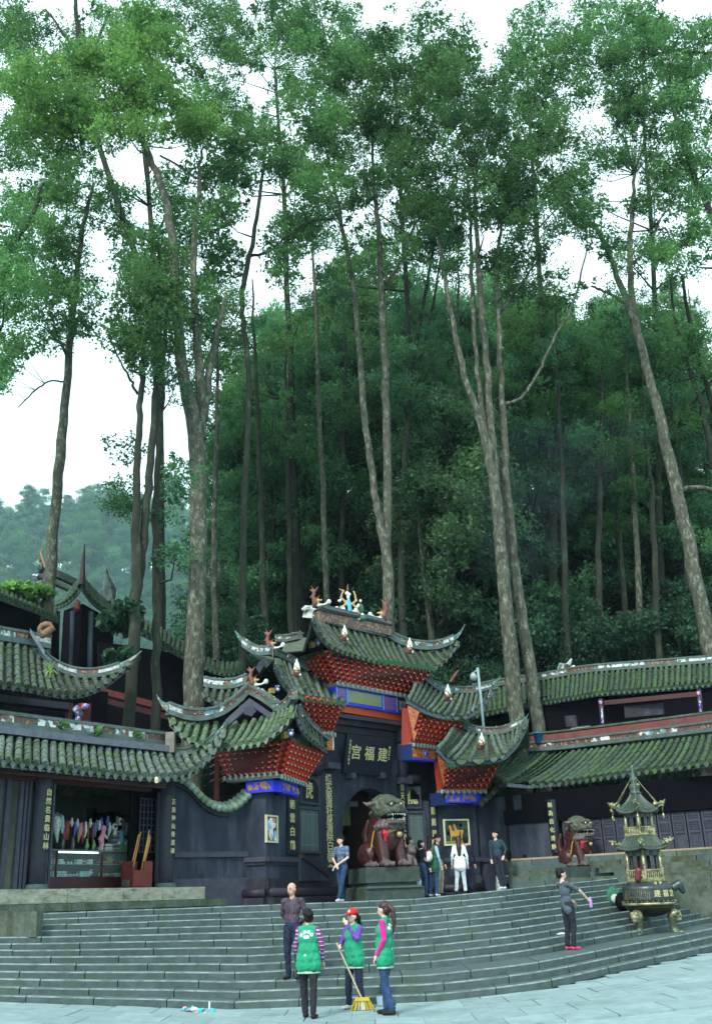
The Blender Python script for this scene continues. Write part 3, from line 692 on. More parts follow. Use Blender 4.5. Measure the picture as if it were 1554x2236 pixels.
k_ = len(ps); b.add([F2.p(a, z, .019) for a, z in ps], [tuple(range(k_))], 3)
disc(F2, sm_, zc_ + R_ / 2, R_ * .18, .018, .0205, 3, 10); disc(F2, sm_, zc_ - R_ / 2, R_ * .18, .018, .0215, 2, 10)
b.build('yin_yang_medallion', [blue_m, blue_m, white_m, black_m], o)
scr = MB(); scroll_m = M('gold_scroll', (.48, .28, .08), (.36, .2, .05), 20, .6, 0, 0)
def scrolls(b, F, s0, s1, z0, z1, n0, n, mi=0, r_=.011):
    for i in range(n):
        cx_, cz_ = random.uniform(s0, s1), random.uniform(z0, z1); R0 = random.uniform(.04, .075); a_ = random.uniform(0, 6.28); P = []
        for t_ in np.linspace(0, 1, 8):
            rr = R0 * (1 - .75 * t_); s_ = cx_ + rr * math.cos(a_ + t_ * 7); z_ = cz_ + rr * math.sin(a_ + t_ * 7); P.append(F.p(min(max(s_, s0), s1), min(max(z_, z0), z1), n0))
        b.tube(P, r_, 4, mi)
scrolls(scr, F2, .03, L2 * .36, zs(5.96), zs(6.22), .004, 16); scrolls(scr, F2, L2 * .76, L2 - .03, zs(5.96), zs(6.22), .004, 12); scr.build('gold_scroll', scroll_m, o)
# blue beam end standing out at the left of it
b = MB(); e0 = F2.p(0, 0)[:2]; FE = Fr(e0 + V(-.42, .28), e0); b.fbox(FE, 0, FE.L - .003, zs(5.88), zs(6.36), -.5, 0); b.build('beam_end', dblue_m, gate)
# red corner board with scroll panel between the tiers
def board_poly(pts, th_, mat, name, parent=None):
    P = [V(*p) for p in pts]; nn = np.cross(P[1] - P[0], P[2] - P[0]); nn /= np.linalg.norm(nn); nn = nn if nn @ (CAM - P[0]) > 0 else -nn
    b = MB(); k = len(P); b.add(P + [p - nn * th_ for p in P], [tuple(range(k)), tuple(range(2 * k - 1, k - 1, -1))] + [(i, (i + 1) % k, (i + 1) % k + k, i + k) for i in range(k)]); return b.build(name, mat, parent or gate), nn
carv_m = mosaic('carved_gold_red', [(.40, .12, .03), (.30, .06, .02), (.42, .20, .05), (.22, .04, .015), (.36, .10, .03)], 26)
def quad_on(Y0, Y1, pl): return [gw(x, y, Y0 if i in (0, 3) else Y1) for i, (x, y) in enumerate(pl)]
board_poly(quad_on(33.4, 33.1, [(889, 1540), (925, 1556), (903, 1618), (899, 1622)]), .06, carv_m, 'carved_corner_board')
board_poly(quad_on(33.5, 33.4, [(877, 1546), (891, 1546), (900, 1624), (876, 1628)]), .10, redwood_m if False else M('bright_red_board', (.30, .03, .016), (.24, .024, .014), 5, .6), 'corner_board')
board_poly(quad_on(34.0, 33.5, [(953, 1648), (977, 1672), (968, 1714), (964, 1723)]), .06, carv_m, 'carved_corner_board')
board_poly(quad_on(34.2, 34.0, [(946, 1664), (954, 1664), (966, 1726), (954, 1732)]), .10, MATS['bright_red_board'], 'corner_board')
# right low tier
TLq, TRq = hor((973, 1671), (1095, 1663), 5.64); BLq, BRq = hor((965, 1722), (1060, 1722), 4.98)
bracket_panel(gate, TLq, TRq, BRq, BLq, 5, 8)
beam(gate, BLq, BRq, zs(4.85), zs(4.96), .55, greek_m, 'key_band', -.5)
o, F3 = beam(gate, BLq + (BRq - BLq) * .0, BLq + (BRq - BLq) * .86, zs(4.55), zs(4.847), .5, blue_m, 'painted_beam', -.55)
beam(gate, BLq + (BRq - BLq) * .75, BLq + (BRq - BLq) * .97, zs(4.50), zs(4.845), .5, blue_m, 'painted_beam', -.75)
b = MB(); scrolls(b, F3, .1, F3.L * .45, zs(4.6), zs(4.80), -.045, 18); scrolls(b, F3, F3.L * .55, F3.L * .93, zs(4.6), zs(4.80), -.045, 18); b.build('gold_scroll', scroll_m, o)
b = MB(); e0 = F3.p(0, 0)[:2]; FE = Fr(e0 + V(-.35, .42), e0); b.fbox(FE, 0, FE.L - .003, zs(4.48), zs(4.86), -.6, .05); b.build('beam_end', dblue_m, gate)
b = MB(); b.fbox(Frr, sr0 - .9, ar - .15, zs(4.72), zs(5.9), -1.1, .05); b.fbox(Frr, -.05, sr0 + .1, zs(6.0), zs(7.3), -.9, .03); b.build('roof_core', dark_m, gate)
# left low tier: outer face and inner face meeting at the corner
CT, LT = g(629, 1612, 5.80), g(466, 1640, 5.80); CB, LB = g(609, 1688, 4.98), g(496, 1698, 4.98); RT_, RB = g(708, 1636, 5.80), g(662, 1706, 4.98)
bracket_panel(gate, LT, CT, CB, LB, 6, 9, 'outer corner lattice over the poster pier'); bracket_panel(gate, CT, RT_, RB, CB, 6, 8)
for A_, B_, fr0, fr1, ofs in ((LB, CB, .34, .86, -.6), (CB, RB, .16, .98, -.55)):
    beam(gate, A_, B_, zs(4.85), zs(4.96), .5, greek_m, 'key_band', -.45)
    A2, B2 = A_ + (B_ - A_) * fr0, A_ + (B_ - A_) * fr1
    o, F4 = beam(gate, A2, B2, zs(4.53), zs(4.847), .7, blue_m, 'painted_beam', -.78)
    b = MB(); scrolls(b, F4, .08, F4.L * .46, zs(4.6), zs(4.79), -.072, 14); scrolls(b, F4, F4.L * .54, F4.L - .08, zs(4.6), zs(4.79), -.072, 14); b.build('gold_scroll', scroll_m, o)
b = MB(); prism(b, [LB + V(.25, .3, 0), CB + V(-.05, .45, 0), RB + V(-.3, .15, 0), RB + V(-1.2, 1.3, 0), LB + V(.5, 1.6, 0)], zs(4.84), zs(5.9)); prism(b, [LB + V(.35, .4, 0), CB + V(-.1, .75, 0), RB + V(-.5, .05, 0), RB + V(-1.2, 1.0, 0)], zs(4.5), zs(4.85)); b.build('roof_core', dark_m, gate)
# left middle tier
TLm, TRm = hor((654, 1522), (749, 1533), 7.26); BLm, BRm = hor((680, 1594), (728, 1596), 6.52)
bracket_panel(gate, TLm, TRm, BRm, BLm, 6, 6)
beam(gate, BLm, BRm, zs(6.38), zs(6.50), .4, greek_m, 'key_band', -.36)
o, F5 = beam(gate, BLm, BRm, zs(5.95), zs(6.375), .34, orange_m, 'painted_beam', -.34)
b = MB(); scrolls(b, F5, F5.L * .5, F5.L - .06, zs(6.0), zs(6.33), .004, 18); b.build('gold_scroll', scroll_m, o)
b = MB(); b.fbox(F5, F5.L - .05, F5.L, zs(5.95), zs(6.37), 0, .012); b.build('white_edge', white_m, o)
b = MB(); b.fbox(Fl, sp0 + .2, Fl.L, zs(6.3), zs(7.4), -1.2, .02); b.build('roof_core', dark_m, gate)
# ------------------------------------------------------------------ gate roofs
def backing(parent, top, dv, mat=bed_m):
    """rear slope closing the roof behind its ridge"""
    T_ = resample(top, 12); b = MB(); B_ = [p + V(*dv) for p in T_]
    vs = list(T_) + B_ + [p - V(0, 0, .1) for p in B_]; b.add(vs, [(i, i + 1, 13 + i, 12 + i) for i in range(11)] + [(12 + i, 13 + i, 25 + i, 24 + i) for i in range(11)]); return b.build('rear_slope', mat, parent)
# topmost
ev = [gw(683, 1356, 29.2), gw(692, 1378, 29.4), gw(705, 1396, 29.75), g(727, 1414, 8.84), g(763, 1427, 8.84), g(820, 1443, 8.84), g(887, 1458, 8.84), g(931, 1462, 8.84), gw(955, 1454, 34.1), gw(978, 1434, 34.4), gw(1000, 1404, 34.7)]
tp = [gw(685, 1346, 29.4), gw(691, 1354, 30.3), gw(699, 1358, 31.1), gw(714, 1362, 31.7), gw(770, 1375, 32.4), gw(833, 1390, 33.3), gw(861, 1406, 33.7), gw(897, 1419, 34.1), gw(936, 1423, 34.4), gw(969, 1417, 34.6), gw(1003, 1396, 34.8)]
rt = roof(gate, 'roof', ev, tp, 27, .062, tile_m, .06, label='topmost roof with the dragon ridge'); backing(rt, tp[3:9], (-1.6, 1.5, -1.3))
ev2 = [gw(683, 1358, 29.2), gw(678, 1392, 29.6), gw(664, 1424, 30.3), gw(640, 1444, 31.2), gw(615, 1428, 32), gw(603, 1404, 32.5)]
tp2 = [gw(686, 1346, 29.4), gw(686, 1372, 30.6), gw(676, 1394, 31.3), gw(655, 1404, 31.9), gw(628, 1404, 32.5), gw(604, 1396, 32.9)]
roof(rt, 'side_slope', ev2, tp2, 9, .06, tile_m, .04, drip=False) if False else None
b = MB(); b.slab(*[tuple(x) for x in (ev2[0], ev2[2], tp2[2], tp2[0])], .06); b.slab(*[tuple(x) for x in (ev2[2], ev2[4], tp2[4], tp2[2])], .06); b.build('side_slope', tile_m, rt)
ridge(rt, [gw(656, 1392, 31.6), gw(632, 1398, 32.3), gw(606, 1398, 32.8)], .2, .25, [mosb_m, mosw_m])
# two-tier main ridge
rp = [gw(700, 1358, 31.5), gw(770, 1373, 32.4), gw(836, 1388, 33.4)]
ridge(rt, rp, .24, .62, [mosb_m, mosw_m, mosb_m, mosb_m], 'ridge', n=9)
b = MB(); P_ = [gw(692, 1341, 31.3), gw(770, 1357, 32.4), gw(850, 1374, 33.5)]; b.sweep(resample(P_, 6), .24, .34, 0, base=-.25); b.sweep(resample(P_, 6), .32, .06, 1, base=.09); b.build('ridge_crest', [mosb_m, plinth_m], rt)
hr = ridge(rt, [gw(836, 1384, 33.5), gw(861, 1402, 33.8), gw(897, 1414, 34.15), gw(936, 1418, 34.4), gw(969, 1412, 34.6), gw(988, 1402, 34.7)], .2, .34, [mosb_m, mosg_m, mosb_m, mosw_m, mosb_m, white_m])
swallow(hr, [gw(986, 1403, 34.7), gw(1000, 1392, 34.8), gw(1009, 1378, 34.85), gw(1014, 1364, 34.9)], .18, .22)
def endblock(parent, px, py0, py1, Y, wpx=13, dY=.5):
    """painted stub end of a hip ridge, pointing at the viewer: white above, brown below"""
    a, b_ = gw(px, py0, Y), gw(px + 3, py1, Y + .1); w_ = wpx / 2396 * Y; bb = MB(); m_ = lerp(a, b_, .55)
    bb.sweep([m_, a], w_, .08, 0, up=(0, -1, 0)); bb.sweep([b_, m_], w_ * 1.05, .085, 1, up=(0, -1, 0)); return bb.build('ridge_end', [white_m, M('oxide_end', (.09, .03, .03), (.06, .02, .02), 8, .6)], parent)
endblock(rt, 682, 1322, 1360, 29.1)
b = MB(); b.hexa([gw(660, 1348, 31.8), gw(686, 1350, 31.6), gw(686, 1350, 32), gw(660, 1348, 32.2), gw(664, 1330, 31.8), gw(684, 1328, 31.6), gw(684, 1328, 32), gw(664, 1330, 32.2)]); b.tube([gw(662, 1334, 31.7), gw(668, 1328, 31.7), gw(680, 1328, 31.7), gw(688, 1336, 31.6)], .10, 7); b.build('ridge_end', [white_m], rt)
# right middle
ev = [g(887, 1524, 7.28), g(923, 1547, 7.28), g(957, 1559, 7.28), g(993, 1565, 7.28), g(1013, 1564, 7.28), gw(1040, 1549, 35.0), gw(1065, 1525, 35.3), gw(1085, 1495, 35.6)]
tp = [gw(905, 1478, 34.4), gw(925, 1487, 34.6), gw(949, 1508, 34.8), gw(975, 1514, 35.0), gw(1005, 1516, 35.2), gw(1039, 1513, 35.5), gw(1060, 1506, 35.7), gw(1086, 1490, 35.8)]
rm_ = roof(gate, 'roof', ev, tp, 17, .065, tilel_m, .07, label='right middle roof'); backing(rm_, tp, (-1.0, 1.5, -1.2))
hr = ridge(rm_, [gw(923, 1481, 34.6), gw(949, 1504, 34.9), gw(975, 1511, 35.1), gw(1039, 1511, 35.5), gw(1070, 1502, 35.7)], .18, .26, [ridge_m, mosg_m, mosw_m, mosb_m, white_m])
swallow(hr, [gw(1068, 1502, 35.7), gw(1080, 1494, 35.8), gw(1088, 1486, 35.85), gw(1093, 1476, 35.9)], .16, .18, mosg_m)
# right low
ev = [g(952, 1628, 5.72), g(977, 1658, 5.62), g(1000, 1659, 5.62), g(1030, 1658, 5.62), g(1071, 1655, 5.62), g(1098, 1648, 5.62), gw(1125, 1623, 33.9), gw(1140, 1600, 34.1), gw(1150, 1575, 34.3)]
tp = [gw(985, 1580, 34.8), gw(1003, 1587, 34.9), gw(1017, 1595, 34.9), gw(1034, 1601, 34.9), gw(1057, 1604, 34.9), gw(1084, 1604, 34.9), gw(1111, 1598, 34.9), gw(1138, 1582, 34.8), gw(1151, 1568, 34.7)]
rl_ = roof(gate, 'roof', ev, tp, 15, .075, tilel_m, .08, label='right low roof'); backing(rl_, tp, (.2, 1.4, -1.1))
hr = ridge(rl_, [gw(1010, 1588, 34.95), gw(1034, 1598, 34.95), gw(1057, 1602, 34.95), gw(1084, 1602, 34.95), gw(1111, 1596, 34.9), gw(1134, 1584, 34.8)], .18, .28, [ridge_m, mosw_m, mosb_m, mosb_m, white_m])
swallow(hr, [gw(1132, 1585, 34.8), gw(1143, 1576, 34.8), gw(1149, 1568, 34.8), gw(1154, 1558, 34.8)], .15, .16, mosg_m)
# left middle: front slope, hip pointing at the viewer, side slope and gable
ev = [gw(598, 1448, 28.6), gw(606, 1470, 28.9), gw(618, 1492, 29.2), gw(633, 1508, 29.5), g(655, 1518, 7.3), g(695, 1524, 7.3), g(738, 1531, 7.3), g(752, 1533, 7.3)]
tp = [gw(600, 1440, 28.9), gw(607, 1440, 30.3), gw(620, 1446, 30.9), gw(636, 1452, 31.2), gw(664, 1465, 31.5), gw(700, 1482, 31.9), gw(735, 1503, 32.1), gw(757, 1518, 32.2)]
lm_ = roof(gate, 'roof', ev, tp, 13, .07, tilel_m, .08, label='left middle roof'); backing(lm_, tp, (-1.4, 1.2, -1.0))
hr = ridge(lm_, [gw(597, 1428, 30.4), gw(620, 1438, 31), gw(642, 1448, 31.3), gw(668, 1462, 31.6)], .18, .24, [ridge_m, mosb_m, mosg_m, ridge_m])
endblock(lm_, 595, 1414, 1463, 28.5)
ridge(lm_, [gw(592, 1426, 30.2), gw(570, 1428, 30.5), gw(548, 1420, 30.8), gw(532, 1408, 31)], .18, .30, [mosw_m, white_m, mosb_m, white_m])
swallow(lm_, [gw(534, 1408, 31), gw(524, 1398, 31.1), gw(518, 1388, 31.2), gw(513, 1378, 31.3)], .16, .2, mosg_m)
ev2 = [gw(540, 1420, 30.4), gw(552, 1438, 30.2), gw(566, 1444, 30.0), gw(584, 1432, 29.8)]; tp2 = [gw(536, 1412, 30.9), gw(550, 1424, 30.8), gw(566, 1430, 30.6), gw(588, 1428, 30.4)]
roof(lm_, 'side_slope', ev2, tp2, 4, .06, tile_m, .03, board=False, drip=False) if False else None
def gable(parent, pts, name='gable_board', mat=None):
    return board_poly(pts, .06, mat or wall2_m, name, parent)[0]
gable(lm_, [gw(578, 1438, 30.0), gw(594, 1466, 29.8), gw(586, 1468, 29.9), gw(577, 1452, 30.1), gw(566, 1470, 30.3), gw(558, 1458, 30.5), gw(566, 1446, 30.4)])
b = MB(); b.slab(tuple(gw(545, 1424, 31.4)), tuple(gw(600, 1462, 30.4)), tuple(gw(600, 1436, 30.9)), tuple(gw(560, 1428, 31.6)), .05); b.build('side_slope', tile_m, lm_)
# left low: broad side slope with its gable, narrow front slope beyond the corner
ev = [gw(372, 1570, 27.3), gw(397, 1600, 27.2), gw(438, 1622, 27.3), g(484, 1628, 5.72), g(520, 1623, 5.72), g(572, 1616, 5.72), gw(600, 1596, 26.9), gw(623, 1576, 26.8), gw(641, 1553, 26.7)]
tp = [gw(368, 1562, 27.8), gw(400, 1577, 28.1), gw(443, 1579, 28.5), gw(470, 1578, 28.7), gw(510, 1578, 28.8), gw(550, 1574, 28.8), gw(590, 1560, 28.5), gw(615, 1548, 28.0), gw(644, 1534, 27.2)]
ll_ = roof(gate, 'roof', ev, tp, 17, .085, M('bright_mossy_tile', (.10, .16, .085), (.06, .10, .05), 9, .85, .5, .2, c=(.15, .2, .17), cscale=3, camt=.56), .07, label='left low corner roof, the mossiest')
hr = ridge(ll_, [gw(366, 1556, 27.7), gw(404, 1571, 28.0), gw(443, 1571, 28.3), gw(484, 1561, 28.6), gw(515, 1538, 28.8), gw(543, 1510, 29.0)], .22, .36, [white_m, mosb_m, mosw_m, mosw_m, mosb_m, mosb_m])
swallow(hr, [gw(368, 1556, 27.7), gw(356, 1546, 27.7), gw(349, 1535, 27.7), gw(342, 1518, 27.7)], .2, .24)
hr2 = ridge(ll_, [gw(545, 1510, 29.0), gw(575, 1526, 28.6), gw(606, 1548, 28.2)], .2, .30, [mosb_m, mosb_m, ridge_m])
ridge(ll_, [gw(602, 1548, 28.2), gw(618, 1550, 27.9), gw(634, 1540, 27.4), gw(643, 1522, 26.9)], .18, .28, [mosg_m, mosb_m, mosb_m])
endblock(ll_, 647, 1492, 1553, 26.5)
gable(ll_, [gw(545, 1524, 28.7), gw(604, 1565, 28.0), gw(598, 1576, 28.0), gw(548, 1540, 28.6), gw(500, 1582, 28.2), gw(492, 1572, 28.3)])
b = MB(); b.slab(tuple(gw(548, 1534, 28.9)), tuple(gw(500, 1580, 28.9)), tuple(gw(560, 1582, 28.9)), tuple(gw(600, 1572, 28.9)), .04); b.build('gable_wall', dark_m, ll_)
# carved pendant on the gable
ps = [(458, 0), ]
pc = [gw(545 + 13 * math.cos(a) * (1 + .15 * math.cos(5 * a)), 1552 + 11 * math.sin(a) * (1 + .15 * math.cos(5 * a)), 27.95) for a in np.linspace(0, 2 * math.pi, 21)[:-1]]
board_poly(pc, .06, wall2_m, 'gable_pendant', ll_)
evr = [gw(444, 1512, 30.4), gw(462, 1526, 30.3), gw(486, 1534, 30.2), gw(512, 1530, 30.0), gw(532, 1518, 29.8)]; tpr = [gw(444, 1500, 31.0), gw(465, 1506, 31.0), gw(490, 1508, 30.9), gw(515, 1505, 30.8), gw(540, 1498, 30.6)]
rr_ = roof(gate, 'roof', evr, tpr, 6, .075, tile_m, .04, label='rear slope behind the left low roof')
ridge(rr_, [gw(447, 1496, 31.1), gw(480, 1502, 31), gw(515, 1500, 30.8), gw(543, 1490, 30.6)], .2, .34, [white_m, mosb_m, mosw_m])
ev = [gw(645, 1556, 26.7), gw(650, 1574, 27.0), gw(658, 1592, 27.4), gw(670, 1606, 27.9), gw(684, 1617, 28.4), g(711, 1638, 5.78)]
tp = [gw(648, 1538, 26.8), gw(656, 1556, 27.8), gw(665, 1572, 28.3), gw(678, 1588, 28.8), gw(695, 1602, 29.3), gw(714, 1618, 29.8)]
fs_ = roof(gate, 'roof', ev, tp, 10, .06, tile_m, .03, label='steep narrow slope beyond the corner')
ridge(fs_, [gw(652, 1546, 27.4), gw(664, 1568, 28.4), gw(680, 1586, 28.9), gw(714, 1614, 29.8)], .14, .16, [ridge_m, ridge_m])
b = MB(); b.slab(tuple(gw(646, 1552, 27.2)), tuple(gw(712, 1634, 30.0)), tuple(gw(712, 1618, 30.6)), tuple(gw(640, 1540, 29)), .05); b.build('rear_slope', dark_m, fs_)
# lion masks under the corners
for px, py, Y in ((635, 1600, 27.0), (606, 1504, 29.4), (694, 1403, 30.2)):
    q = gw(px, py, Y); b = MB(); b.ball(q, .11, 0, 8, (.8, 1, 1.1)); b.ball(q + V(.02, -.10, -.04), .06, 1, 6); b.ball(q + V(.05, -.10, .06), .025, 1, 5); b.ball(q + V(-.05, -.10, .06), .025, 1, 5); b.build('corner_mask', [M('mask_blue', (.06, .10, .42), (.04, .06, .3), 9, .5), white_m], gate, smooth=True)
    b = MB(); q2 = gw(px - 13, py + 5, Y + .2); b.box(q2, (.14, .2, .16), 0, .5); b.build('corner_timber_end', yel_m, gate)

# ================================================================== TREES
def leaf_mat(name, dark, light, trans=.35):
    m = D.materials.new(name); m.use_nodes = True; t = m.node_tree; N = t.nodes; L = t.links; N.remove(N['Principled BSDF'])
    at = N.new('ShaderNodeAttribute'); at.attribute_name = 'tint'
    mx = N.new('ShaderNodeMix'); mx.data_type = 'RGBA'; mx.inputs['A'].default_value = (*dark, 1); mx.inputs['B'].default_value = (*light, 1); L.new(at.outputs['Fac'], mx.inputs['Factor'])
    oi = N.new('ShaderNodeObjectInfo'); mr = N.new('ShaderNodeMapRange'); mr.inputs[3].default_value = .74; mr.inputs[4].default_value = 1.22; L.new(oi.outputs['Random'], mr.inputs[0])
    hv = N.new('ShaderNodeHueSaturation'); L.new(mr.outputs[0], hv.inputs['Value']); L.new(mx.outputs['Result'], hv.inputs['Color'])
    d = N.new('ShaderNodeBsdfPrincipled'); d.inputs['Roughness'].default_value = .55; d.inputs['Specular IOR Level'].default_value = .25; L.new(hv.outputs[0], d.inputs['Base Color'])
    tr = N.new('ShaderNodeBsdfTranslucent'); h2 = N.new('ShaderNodeHueSaturation'); h2.inputs['Value'].default_value = 1.5; h2.inputs['Saturation'].default_value = 1.05; L.new(hv.outputs[0], h2.inputs['Color']); L.new(h2.outputs[0], tr.inputs[0])
    ms = N.new('ShaderNodeMixShader'); ms.inputs[0].default_value = trans; L.new(d.outputs[0], ms.inputs[1]); L.new(tr.outputs[0], ms.inputs[2]); L.new(ms.outputs[0], N['Material Output'].inputs[0]); return m
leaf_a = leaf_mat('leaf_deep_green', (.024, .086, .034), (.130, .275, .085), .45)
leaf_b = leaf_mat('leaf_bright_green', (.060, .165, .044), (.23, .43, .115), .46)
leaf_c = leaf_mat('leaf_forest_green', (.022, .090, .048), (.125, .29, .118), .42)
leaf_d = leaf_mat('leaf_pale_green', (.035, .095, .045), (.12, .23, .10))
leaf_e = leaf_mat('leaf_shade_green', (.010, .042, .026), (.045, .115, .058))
def leaf_mesh(name, clumps, mat, size=.16, per=380, flat=.6):
    """clumps: (centre, radius, tint, density); every leaf a folded four-corner blade"""
    C_, T_ = [], []
    for c, R, tint, dn in clumps:
        n = max(8, int(per * dn * R * R)); d = rng.normal(size=(n, 3)); d /= np.linalg.norm(d, axis=1)[:, None]
        r_ = R * rng.random(n) ** .45; p = d * r_[:, None] * V(1, 1, flat)
        # small sprays: pull leaves towards a few twig ends
        k = max(3, n // 14); tw = rng.normal(size=(k, 3)); tw /= np.linalg.norm(tw, axis=1)[:, None]; tw = tw * (R * rng.random((k, 1)) ** .4) * V(1, 1, flat)
        j = rng.integers(0, k, n); p = tw[j] + (rng.normal(size=(n, 3)) * R * .13)
        C_.append(p + V(*c)); T_.append(np.clip(tint + rng.normal(0, .13, n) + .22 * p[:, 2] / R, 0, 1))  # tint rises towards each clump's top: light from above painted into the leaves
    P = np.vstack(C_); tint = np.concatenate(T_); n = len(P)
    ax = rng.normal(size=(n, 3)); ax[:, 2] -= .55; ax /= np.linalg.norm(ax, axis=1)[:, None]
    up = rng.normal(size=(n, 3)) * .75 + V(0, 0, 1); sd = np.cross(ax, up); sd /= np.linalg.norm(sd, axis=1)[:, None]; nn = np.cross(sd, ax)
    s_ = size * rng.uniform(.5, 1.7, (n, 1)) * np.concatenate([np.full(len(q_), random.uniform(.75, 1.3)) for q_ in C_])[:, None]; w_ = s_ * .30
    v = np.empty((n, 4, 3)); v[:, 0] = P - ax * s_ * .5; v[:, 1] = P + sd * w_ + nn * w_ * .35; v[:, 2] = P + ax * s_ * .5; v[:, 3] = P - sd * w_ + nn * w_ * .35
    me = D.meshes.new(name); me.vertices.add(4 * n); me.vertices.foreach_set('co', v.reshape(-1).astype(np.float32)); me.loops.add(4 * n); me.loops.foreach_set('vertex_index', np.arange(4 * n, dtype=np.int32))
    me.polygons.add(n); me.polygons.foreach_set('loop_start', np.arange(0, 4 * n, 4, dtype=np.int32)); me.polygons.foreach_set('loop_total', np.full(n, 4, np.int32))
    a = me.attributes.new('tint', 'FLOAT', 'FACE'); a.data.foreach_set('value', tint.astype(np.float32)); me.materials.append(mat); me.update(calc_edges=True); return me
SKYGAPS = [(110, 930, 165, 100), (235, 590, 38, 95), (215, 830, 70, 120), (592, 425, 34, 52), (562, 610, 38, 75), (1035, 25, 62, 50), (1075, 75, 32, 28), (1215, 665, 55, 50), (1100, 735, 36, 60), (1522, 650, 36, 50), (1062, 640, 16, 34), (785, 690, 40, 22), (298, 365, 26, 36), (1290, 262, 42, 22), (1338, 405, 34, 36), (1255, 560, 24, 40), (1350, 930, 26, 26), (986, 780, 12, 40), (1505, 22, 40, 30), (690, 560, 22, 16), (135, 55, 18, 16), (560, 200, 18, 40), (930, 640, 40, 14), (1440, 640, 18, 30), (880, 680, 30, 14), (1240, 190, 12, 20), (20, 490, 14, 26), (300, 905, 22, 60), (355, 930, 40, 40), (60, 830, 60, 26), (1065, 530, 14, 12), (1180, 500, 14, 14), (745, 590, 12, 26)]
def to_px(p):
    v = p - CAM; z = v @ FW; return 777 + FPX * (v @ RT) / z, 1118 - FPX * (v @ UP) / z
def in_gap(px, py, m=1.0):
    return any(((px - a) / (b + 8 * m)) ** 2 + ((py - c) / (d + 8 * m)) ** 2 < 1 for a, c, b, d in SKYGAPS)
def big_tree(name, label, Y, stems, crowns, mat, bark, per=300, size=.108, group='tall trees rising behind the temple roofs', tint=.45, dens=1.0, gap=True):
    base = W(stems[0][0][0], stems[0][0][1], Y); t = empty(name, (0, 0, 0), 0, label, 'tree', group)
    t.location = Vector((base[0], base[1], base[2]))
    sp = []; b = MB()
    for si, st in enumerate(stems):
        Ys = Y + (.25 * si); P = [W(x, y, Ys + random.uniform(-.08, .08)) for x, y, w_ in st]; R_ = [w_ / 2396 * Y / 2 * math.cos(math.atan((1118 - y) / FPX)) ** .5 for x, y, w_ in st]
        if si == 0: P = [P[0] - V(0, 0, max(6.0, base[2] + .5))] + P; R_ = [R_[0] * 1.15] + R_
        n = max(12, len(P) * 4); d = np.linspace(0, 1, len(P)); tt = np.linspace(0, 1, n)
        Q = np.stack([np.interp(tt, d, [p[i] for p in P]) for i in range(3)], 1); RR = np.interp(tt, d, R_)
        for _ in range(2): Q[1:-1] = .25 * Q[:-2] + .5 * Q[1:-1] + .25 * Q[2:]
        Q[1:-1] += rng.normal(0, .025, (n - 2, 3)) * V(1, 1, 0)
        b.tube(Q, list(RR), 10, 0, jit=.10); sp += [(q, r_) for q, r_ in zip(Q[n // 4:], RR[n // 4:])]
    cl = []
    for e in crowns:
        cx, cy, rx, ry = e[:4]; dn = e[4] if len(e) > 4 else 1.0; n = max(2, int(rx * ry / 400 * dn * dens))
        for _ in range(n):
            for _try in range(6):
                a, r_ = random.random() * 6.283, math.sqrt(random.random()); px, py = cx + rx * r_ * math.cos(a), cy + ry * r_ * math.sin(a)
                if not gap or not in_gap(px, py): break
            else: continue
            R = random.uniform(.40, 1.05); dY = random.gauss(0, 1.6); c = W(px, py, Y + dY)
            tn = tint + random.uniform(-.28, .28); cl.append((c, R, tn, 1.0))
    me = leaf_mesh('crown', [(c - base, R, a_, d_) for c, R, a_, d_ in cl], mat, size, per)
    o = D.objects.new('crown', me); COL.objects.link(o); o.parent = t
    A = np.array([q for q, r_ in sp]); Rr = np.array([r_ for q, r_ in sp])
    for i, (c, R, _, _) in enumerate(cl):
        if i % 2: continue
        dd = np.linalg.norm(A - c, axis=1) + np.where(A[:, 2] > c[2] - .3, 6, 0); j = int(np.argmin(dd)); q = A[j]
        if dd[j] > 6.5 or c[2] - q[2] < .38 * math.hypot(c[0] - q[0], c[1] - q[1]): continue
        m_ = (q + c) / 2 + V(random.uniform(-.3, .3), random.uniform(-.3, .3), random.uniform(-.5, .1)); r0 = min(Rr[j] * .45, .10)
        b.tube([q, lerp(q, m_, .6), m_, lerp(m_, c, .6), c + V(0, 0, .2)], [r0, r0 * .8, r0 * .6, r0 * .4, .012], 5, 0)
    b.build('trunk', bark, t, smooth=True); return t
NB = 'tall_tree'
